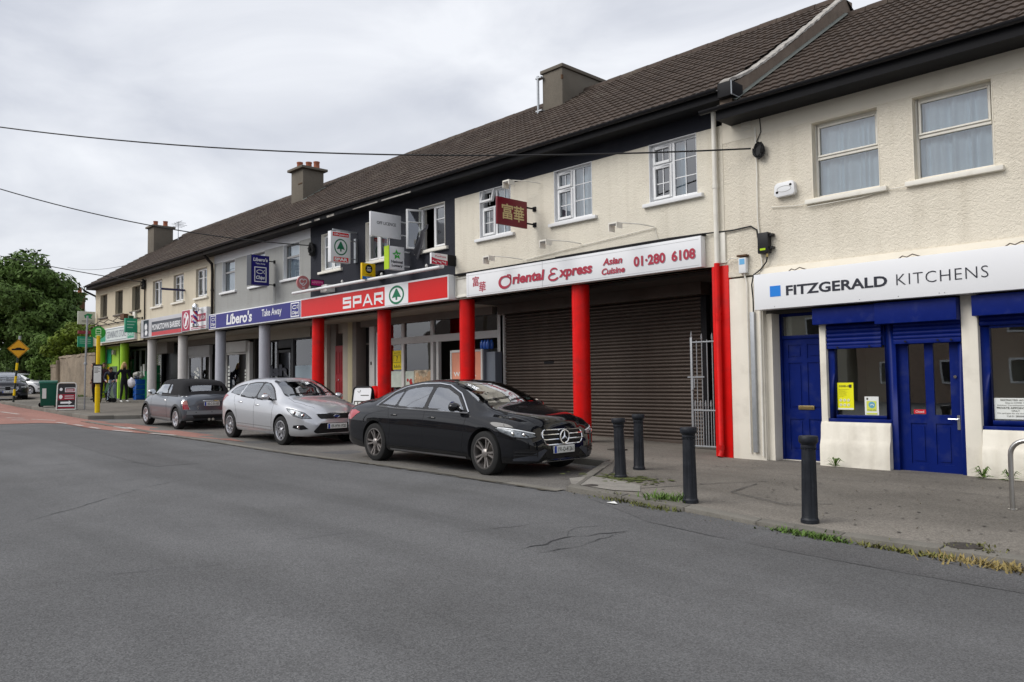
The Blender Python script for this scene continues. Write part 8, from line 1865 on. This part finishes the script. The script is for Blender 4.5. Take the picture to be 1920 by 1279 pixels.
for s_ in (-1, 1):
    P = tl if s_ > 0 else mir(tl); d = Vector((1, -s_ * .55, 0)); h = lay("tail_light", M_LAMPR, P, d, .006, .03); cord("tail_light_rim", M_CHR, P, d, .010, .008, h, True)
    up = [(-1.66, .635, .72), (-1.6, .74, .72), (-1.58, .75, .80), (-1.64, .665, .83)]; lay("lamp_section", M("lamp_pink", (.55, .25, .22), r=.2), up if s_ > 0 else mir(up), d, .009, .03, h)
lay("rear_bumper", M("bumper_silver_grey", (.30, .33, .35), r=.35, m=.3), [(-3, y, z) for y, z in [(-.72, .44), (.72, .44), (.70, .545), (-.70, .545)]], RX_, .012); lay("bumper_lower", M_TRIM, [(-3, y, z) for y, z in [(-.5, .33), (.5, .33), (.55, .42), (-.55, .42)]], RX_, .010)
b = B(); p = sk.cast((-3, 0, .81), Vector(RX_), .02); b.tube([(p.x, -.26, .815), (p.x - .012, 0, .82), (p.x, .26, .815)], .018, 8); b.build("boot_handle", M_CHR, root, smooth=True)
p = sk.cast((-3, 0, .27), Vector(RX_), .0)
for y in (-.055, .055): B().lathe([(.038, -.06), (.038, .06), (.030, .06)], (0, 0, 0), 14, axis='x').build("exhaust_pipe", M_CHR, root, smooth=True).location = ((p.x if p else -1.62) - .02, y - .0, .29)
b = B(); lettering(b, "S", -.03, .03, .58, .68, lambda u, v, d: ((sk.cast((-3, 0.40, v), Vector(RX_), .008) or Vector((-1.73, 0, 0))).x, .40 - u, v), .0, bold=.02); b.build("badge", M_CHR, root)
b = B()
for y in (-.45, .0, .45):
    p = sk.cast((-3, y, .50), Vector(RX_), .016); b.lathe([(.014, -.004), (.012, .003)], tuple(p), 10, axis='x')
b.build("parking_sensor", M_TRIM, root)
place(root, -24.05, 9.52, 180); root.rotation_euler = (0, R(-1.6), R(179.0)); root.location.z = rz(-24.05) + .006

# ------------------------------------------------------------------ the two cars at the far left
root, sk, lay, cord, body = build_car("estate_car", "black car facing the camera behind the yellow diamond warning sign, cut by the left edge", SAL, M("black_blue_car_paint", (.008, .009, .015), r=.5, v=0, coat=1.0, spec=.05), 'nine', [(1, "141-D-8027", .42, .46, .02)])
saloon_front(root, sk, lay, cord, star=False); place(root, -47.9, 9.45, -8)
HAT2 = dict(HAT); root, sk, lay, cord, body = build_car("hatchback_car", "pale silver hatchback car on the side road before the dark hedge, behind the black car", HAT2, M("pale_silver_paint", (.76, .77, .79), r=.3, m=0, v=0, coat=1.0), 'nine', None)
hatch_front(root, sk, lay, cord, oval=False); place(root, -62.2, 13.25, 40); root.location.z = rz(-62.6)
# ================================================================== people
M_SKIN = M("skin", (.50, .29, .21), r=.6, v=.06); M_JET = M("black_cloth", (.014, .014, .018), r=.9, v=.2, vs=6); M_NAVYC = M("navy_cloth", (.022, .024, .040), r=.9, v=.2, vs=6); M_JEAN = M("pale_denim", (.30, .37, .47), r=.9, v=.2, vs=8); M_BLOND = M("blond_hair", (.50, .36, .13), r=.7, v=.25, vs=14); M_BROWNH = M("brown_hair", (.06, .035, .018), r=.7, v=.2, vs=14); M_MAROONC = M("dark_maroon_cloth", (.035, .010, .016), r=.9, v=.2, vs=6); M_SHOE = M("white_shoe", (.7, .7, .68), r=.6); M_SHOED = M("dark_shoe", (.02, .02, .02), r=.6)
def skin_mesh(nodes, edges, root_i, lvl=2):
    me = bpy.data.meshes.new("body"); me.from_pydata([n[:3] for n in nodes], edges, []); o = bpy.data.objects.new("tmp_skin", me); COL.objects.link(o)
    md = o.modifiers.new("skin", 'SKIN'); md.use_smooth_shade = True; md.branch_smoothing = .5
    for i, n in enumerate(nodes): me.skin_vertices[0].data[i].radius = (n[3], n[4] if len(n) > 4 else n[3]); me.skin_vertices[0].data[i].use_root = (i == root_i)
    ss = o.modifiers.new("sub", 'SUBSURF'); ss.levels = lvl; ss.render_levels = lvl; bpy.context.view_layer.update()
    ne = bpy.data.meshes.new_from_object(o.evaluated_get(bpy.context.evaluated_depsgraph_get())); bpy.data.objects.remove(o); return ne
def person(label, x, y, yaw_, pose, mats, hair, long_hair=False, group=None):
    """pose: dict of joints in metres, the figure facing -Y; mats: function(point)->slot, list of materials"""
    z = pz(x, y); t = thing("person", label, "person", (0, 0, 0), group=group); J = pose
    nodes = []; edges = []; ix = {}
    def nd(k, p, r_, r2=None): ix[k] = len(nodes); nodes.append((*p, r_, r2 or r_))
    def ed(*ks):
        for a, c in zip(ks, ks[1:]): edges.append((ix[a], ix[c]))
    nd('pel', J['pel'], .135, .105); nd('bel', J['bel'], .125, .10); nd('che', J['che'], .155, .11); nd('nb', J['nb'], .07); nd('nk', J['nk'], .055); ed('pel', 'bel', 'che', 'nb', 'nk')
    for s in 'lr':
        nd('sh' + s, J['sh' + s], .068); nd('el' + s, J['el' + s], .046); nd('wr' + s, J['wr' + s], .034); nd('ha' + s, J['ha' + s], .036, .02); nd('fi' + s, J['fi' + s], .022, .012); ed('che', 'sh' + s, 'el' + s, 'wr' + s, 'ha' + s, 'fi' + s)
        nd('hi' + s, J['hi' + s], .092); nd('kn' + s, J['kn' + s], .062); nd('ca' + s, [J['kn' + s][i] * .7 + J['an' + s][i] * .3 for i in range(3)], .060); nd('an' + s, J['an' + s], .040); nd('to' + s, J['to' + s], .036, .03); ed('pel', 'hi' + s, 'kn' + s, 'ca' + s, 'an' + s, 'to' + s)
    me = skin_mesh(nodes, edges, 0)
    for m_ in mats[1]: me.materials.append(m_)
    for p in me.polygons: p.material_index = mats[0](p.center); p.use_smooth = True
    objs = [obj("body", me, t)]
    hc = Vector(J['hd']); tilt = J.get('tilt', 0); b = B(); vs = []; n = 14; m = 10
    rot = Matrix.Rotation(tilt, 3, 'X')
    for i in range(m + 1):
        a = math.pi * i / m - math.pi / 2
        for k in range(n):
            w_ = 2 * math.pi * k / n; rx = .074 * math.cos(a); ry = .092 * math.cos(a); zq = .115 * math.sin(a); q = Vector((rx * math.cos(w_) * (1 - .22 * max(0, -math.sin(a))), ry * math.sin(w_) - .012 * max(0, -math.sin(a)), zq)); vs.append(tuple(hc + rot @ q))
    b.add(vs, [(i * n + k, i * n + (k + 1) % n, (i + 1) * n + (k + 1) % n, (i + 1) * n + k) for i in range(m) for k in range(n)])
    nb_ = rot @ Vector((0, -.10, -.01)); b.lathe([(.001, -.025), (.016, -.015), (.009, .025)], tuple(hc + nb_), 8)
    for s in (-1, 1): q = hc + rot @ Vector((s * .076, .01, -.005)); b.lathe([(.004, -.03), (.018, 0), (.006, .03)], tuple(q), 8)
    hd = b.build("head", M_SKIN, t, smooth=True); objs.append(hd); f = B()
    for s in (-1, 1): q = hc + rot @ Vector((s * .030, -.086, .012)); f.lathe([(.001, -.008), (.012, 0), (.001, .008)], tuple(q), 8)
    f.build("eyes", M_BROWNH, hd); b2 = B(); q = hc + rot @ Vector((0, -.083, -.05)); b2.box(q.x - .022, q.x + .022, q.y - .004, q.y + .012, q.z - .005, q.z + .005); b2.build("mouth", M("lips", (.35, .13, .11)), hd)
    hb = B(); vs = []
    for i in range(m + 1):
        a = math.pi * i / m - math.pi / 2
        for k in range(n):
            w_ = 2 * math.pi * k / n; fwd = -math.sin(w_); k_ = 1.12 if (math.sin(a) > .35 or (fwd < .25 and math.sin(a) > -.45)) else .80; q = Vector((.076 * math.cos(a) * math.cos(w_), .094 * math.cos(a) * math.sin(w_), .118 * math.sin(a))) * k_ * rnd.uniform(.98, 1.04); vs.append(tuple(hc + rot @ q))
    hb.add(vs, [(i * n + k, i * n + (k + 1) % n, (i + 1) * n + (k + 1) % n, (i + 1) * n + k) for i in range(m) for k in range(n)])
    if long_hair:
        for q in range(26):
            a = R(-30 + 240 * q / 25); px_, py_ = .085 * math.cos(a), .085 * math.sin(a); e_ = rnd.uniform(.9, 1.25); hb.tube([tuple(hc + Vector((px_ * .6, py_ * .6, .09))), tuple(hc + Vector((px_ * 1.05, py_ * 1.05 + .01, -.02))), tuple(hc + Vector((px_ * 1.25 * e_, py_ * 1.2 + .03, -.16))), tuple(hc + Vector((px_ * 1.35 * e_, py_ * 1.1 + .03, -.28 * e_)))], [.02, .028, .026, .006], 6)
    hb.build("hair", hair, t, smooth=True)
    t.location = (x, y, z); t.rotation_euler = (0, 0, yaw_); return t
stand = dict(pel=(0, 0, .95), bel=(0, 0, 1.10), che=(0, 0, 1.30), nb=(0, .01, 1.43), nk=(0, 0, 1.49), hd=(0, -.015, 1.61), hil=(.09, 0, .90), hir=(-.09, 0, .90), knl=(.10, -.02, .50), knr=(-.10, -.02, .50), anl=(.11, .02, .09), anr=(-.11, .02, .09), tol=(.12, -.13, .04), tor=(-.12, -.13, .04),
    shl=(.18, .0, 1.39), shr=(-.18, 0, 1.39), ell=(.25, .03, 1.12), elr=(-.25, .03, 1.12), wrl=(.26, -.08, .90), wrr=(-.26, -.08, .90), hal=(.26, -.11, .83), har=(-.26, -.11, .83), fil=(.25, -.13, .76), fir=(-.25, -.13, .76))
to_cam = math.atan2(-37.0, 12) # bearing helper
# woman from behind: her back to the camera, right arm round a white bag
pw = dict(stand); pw.update(anl=(.14, .02, .09), anr=(-.14, .02, .09), tol=(.16, -.13, .04), tor=(-.16, -.13, .04), knl=(.12, -.02, .5), knr=(-.12, -.02, .5), elr=(-.33, .06, 1.14), wrr=(-.40, -.06, .98), har=(-.43, -.10, .93), fir=(-.45, -.14, .88), ell=(.22, -.06, 1.12), wrl=(.18, -.26, 1.02), hal=(.16, -.32, 1.0), fil=(.15, -.38, .98))
facing_away = R(90 + 20 - 90)
def slots(shirt_z, shoe=True):
    def f(c):
        r_ = math.hypot(c.x, 0)
        if c.z < .10: return 2
        if c.z < shirt_z and abs(c.x) < .21: return 1
        return 0
    return f
def hands(f, pts, r_=.085):
    return lambda c: 3 if any((c - Vector(p)).length < r_ for p in pts) else f(c)
w_ = person("blonde woman in black top and leggings, seen from behind holding a white bag", -35.9, 11.45, R(110), pw, (hands(slots(.98), [pw['hal'], pw['har'], pw['fil'], pw['fir']]), [M_JET, M("legging_black", (.012, .012, .014), r=.8), M_SHOE, M_SKIN]), M_BLOND, True)
m_ = dict(stand); m_.update(bel=(0, -.06, 1.08), che=(0, -.22, 1.22), nb=(0, -.31, 1.31), nk=(0, -.36, 1.34), hd=(.02, -.43, 1.40), tilt=R(38), shl=(.19, -.25, 1.28), shr=(-.19, -.25, 1.28), ell=(.26, -.30, 1.03), elr=(-.26, -.30, 1.03), wrl=(.15, -.46, .92), wrr=(-.15, -.46, .92), hal=(.12, -.52, .89), har=(-.12, -.52, .89), fil=(.09, -.57, .86), fir=(-.09, -.57, .86), anl=(.15, .05, .09), anr=(-.15, -.06, .09), tol=(.17, -.10, .04), tor=(-.17, -.21, .04))
mp_ = person("man in navy sweater and pale jeans bending forward over a dark pushchair", -37.1, 11.35, R(62), m_, (hands(slots(.97), [m_['hal'], m_['har'], m_['fil'], m_['fir']]), [M_NAVYC, M_JEAN, M_SHOED, M_SKIN]), M_BROWNH)
p3 = dict(stand); p3.update(tilt=R(12))
person("man in a dark maroon coat and black trousers standing behind the bus stop pole", -38.9, 11.55, R(60), p3, (hands(slots(.80), [p3['hal'], p3['har'], p3['fil'], p3['fir']]), [M_MAROONC, M_JET, M_SHOED, M_SKIN]), M_BROWNH)
p4 = dict(stand)
person("figure in dark clothes at the far side of the bus stop timetable", -39.7, 11.35, R(-20), p4, (hands(slots(.55), [p4['hal'], p4['har'], p4['fil'], p4['fir']]), [M_MAROONC, M_JET, M_SHOED, M_SKIN]), M_BROWNH)
# white bag under her arm and the pushchair
bgx, bgy = -35.3, 11.65; bz = pz(bgx, bgy)
b = B(); vs = []; n = 14
for i in range(7):
    t_ = i / 6
    for k in range(n): a = 6.283 * k / n; rr = .20 * (math.sin(math.pi * (.12 + .80 * t_)) ** .22) * rnd.uniform(.82, 1.1); vs.append((rr * 1.05 * math.cos(a), rr * .5 * math.sin(a), -.19 + .36 * t_ + rnd.uniform(-.015, .015)))
b.add(vs, [(i * n + k, i * n + (k + 1) % n, (i + 1) * n + (k + 1) % n, (i + 1) * n + k) for i in range(6) for k in range(n)] + [tuple(range(n))[::-1], tuple(6 * n + k for k in range(n))])
bag = b.build("carrier_bag", M("white_plastic_bag", (.66, .65, .70), r=.45, v=.12, vs=8, bs=.02, bsc=9), None, smooth=True, ang=70); bag.location = (bgx - .18, bgy - .02, bz + .86); bag.rotation_euler = (R(20), R(62), R(30)); tag(bag, "full white plastic bag carried at the blonde woman's side", "bag")
t = thing("pushchair", "dark green and black pushchair in front of the bending man", "pushchair", (-36.85, 11.0, pz(-36.85, 11.0))); z = pz(-36.85, 11.0); px_, py_ = -36.85, 11.0
B().tube([(px_ - .22, py_ + .35, z + .98), (px_ - .22, py_ + .1, z + .55), (px_ - .22, py_ - .35, z + .12)], .014, 6).tube([(px_ + .22, py_ + .35, z + .98), (px_ + .22, py_ + .1, z + .55), (px_ + .22, py_ - .35, z + .12)], .014, 6).tube([(px_ - .22, py_ + .35, z + .98), (px_ + .22, py_ + .35, z + .98)], .016, 6).tube([(px_ - .22, py_ + .3, z + .1), (px_ - .22, py_ - .05, z + .52)], .012, 6).tube([(px_ + .22, py_ + .3, z + .1), (px_ + .22, py_ - .05, z + .52)], .012, 6).build("frame", M_TRIM, t, smooth=True)
B().add([(px_ - .2, py_ + .12, z + .85), (px_ + .2, py_ + .12, z + .85), (px_ + .2, py_ + .02, z + .42), (px_ - .2, py_ + .02, z + .42), (px_ + .2, py_ - .26, z + .42), (px_ - .2, py_ - .26, z + .42), (px_ + .2, py_ - .34, z + .18), (px_ - .2, py_ - .34, z + .18)], [(0, 1, 2, 3), (3, 2, 4, 5), (5, 4, 6, 7)]).build("seat", M("pushchair_green", (.012, .06, .022), r=.8), t)
for sx_ in (-.24, .24):
    for sy_ in (-.32, .28): B().lathe([(.10, -.015), (.10, .015)], (px_ + sx_, py_ + sy_, z + .10), 14, axis='x').build("wheel", M_TYRE, t)
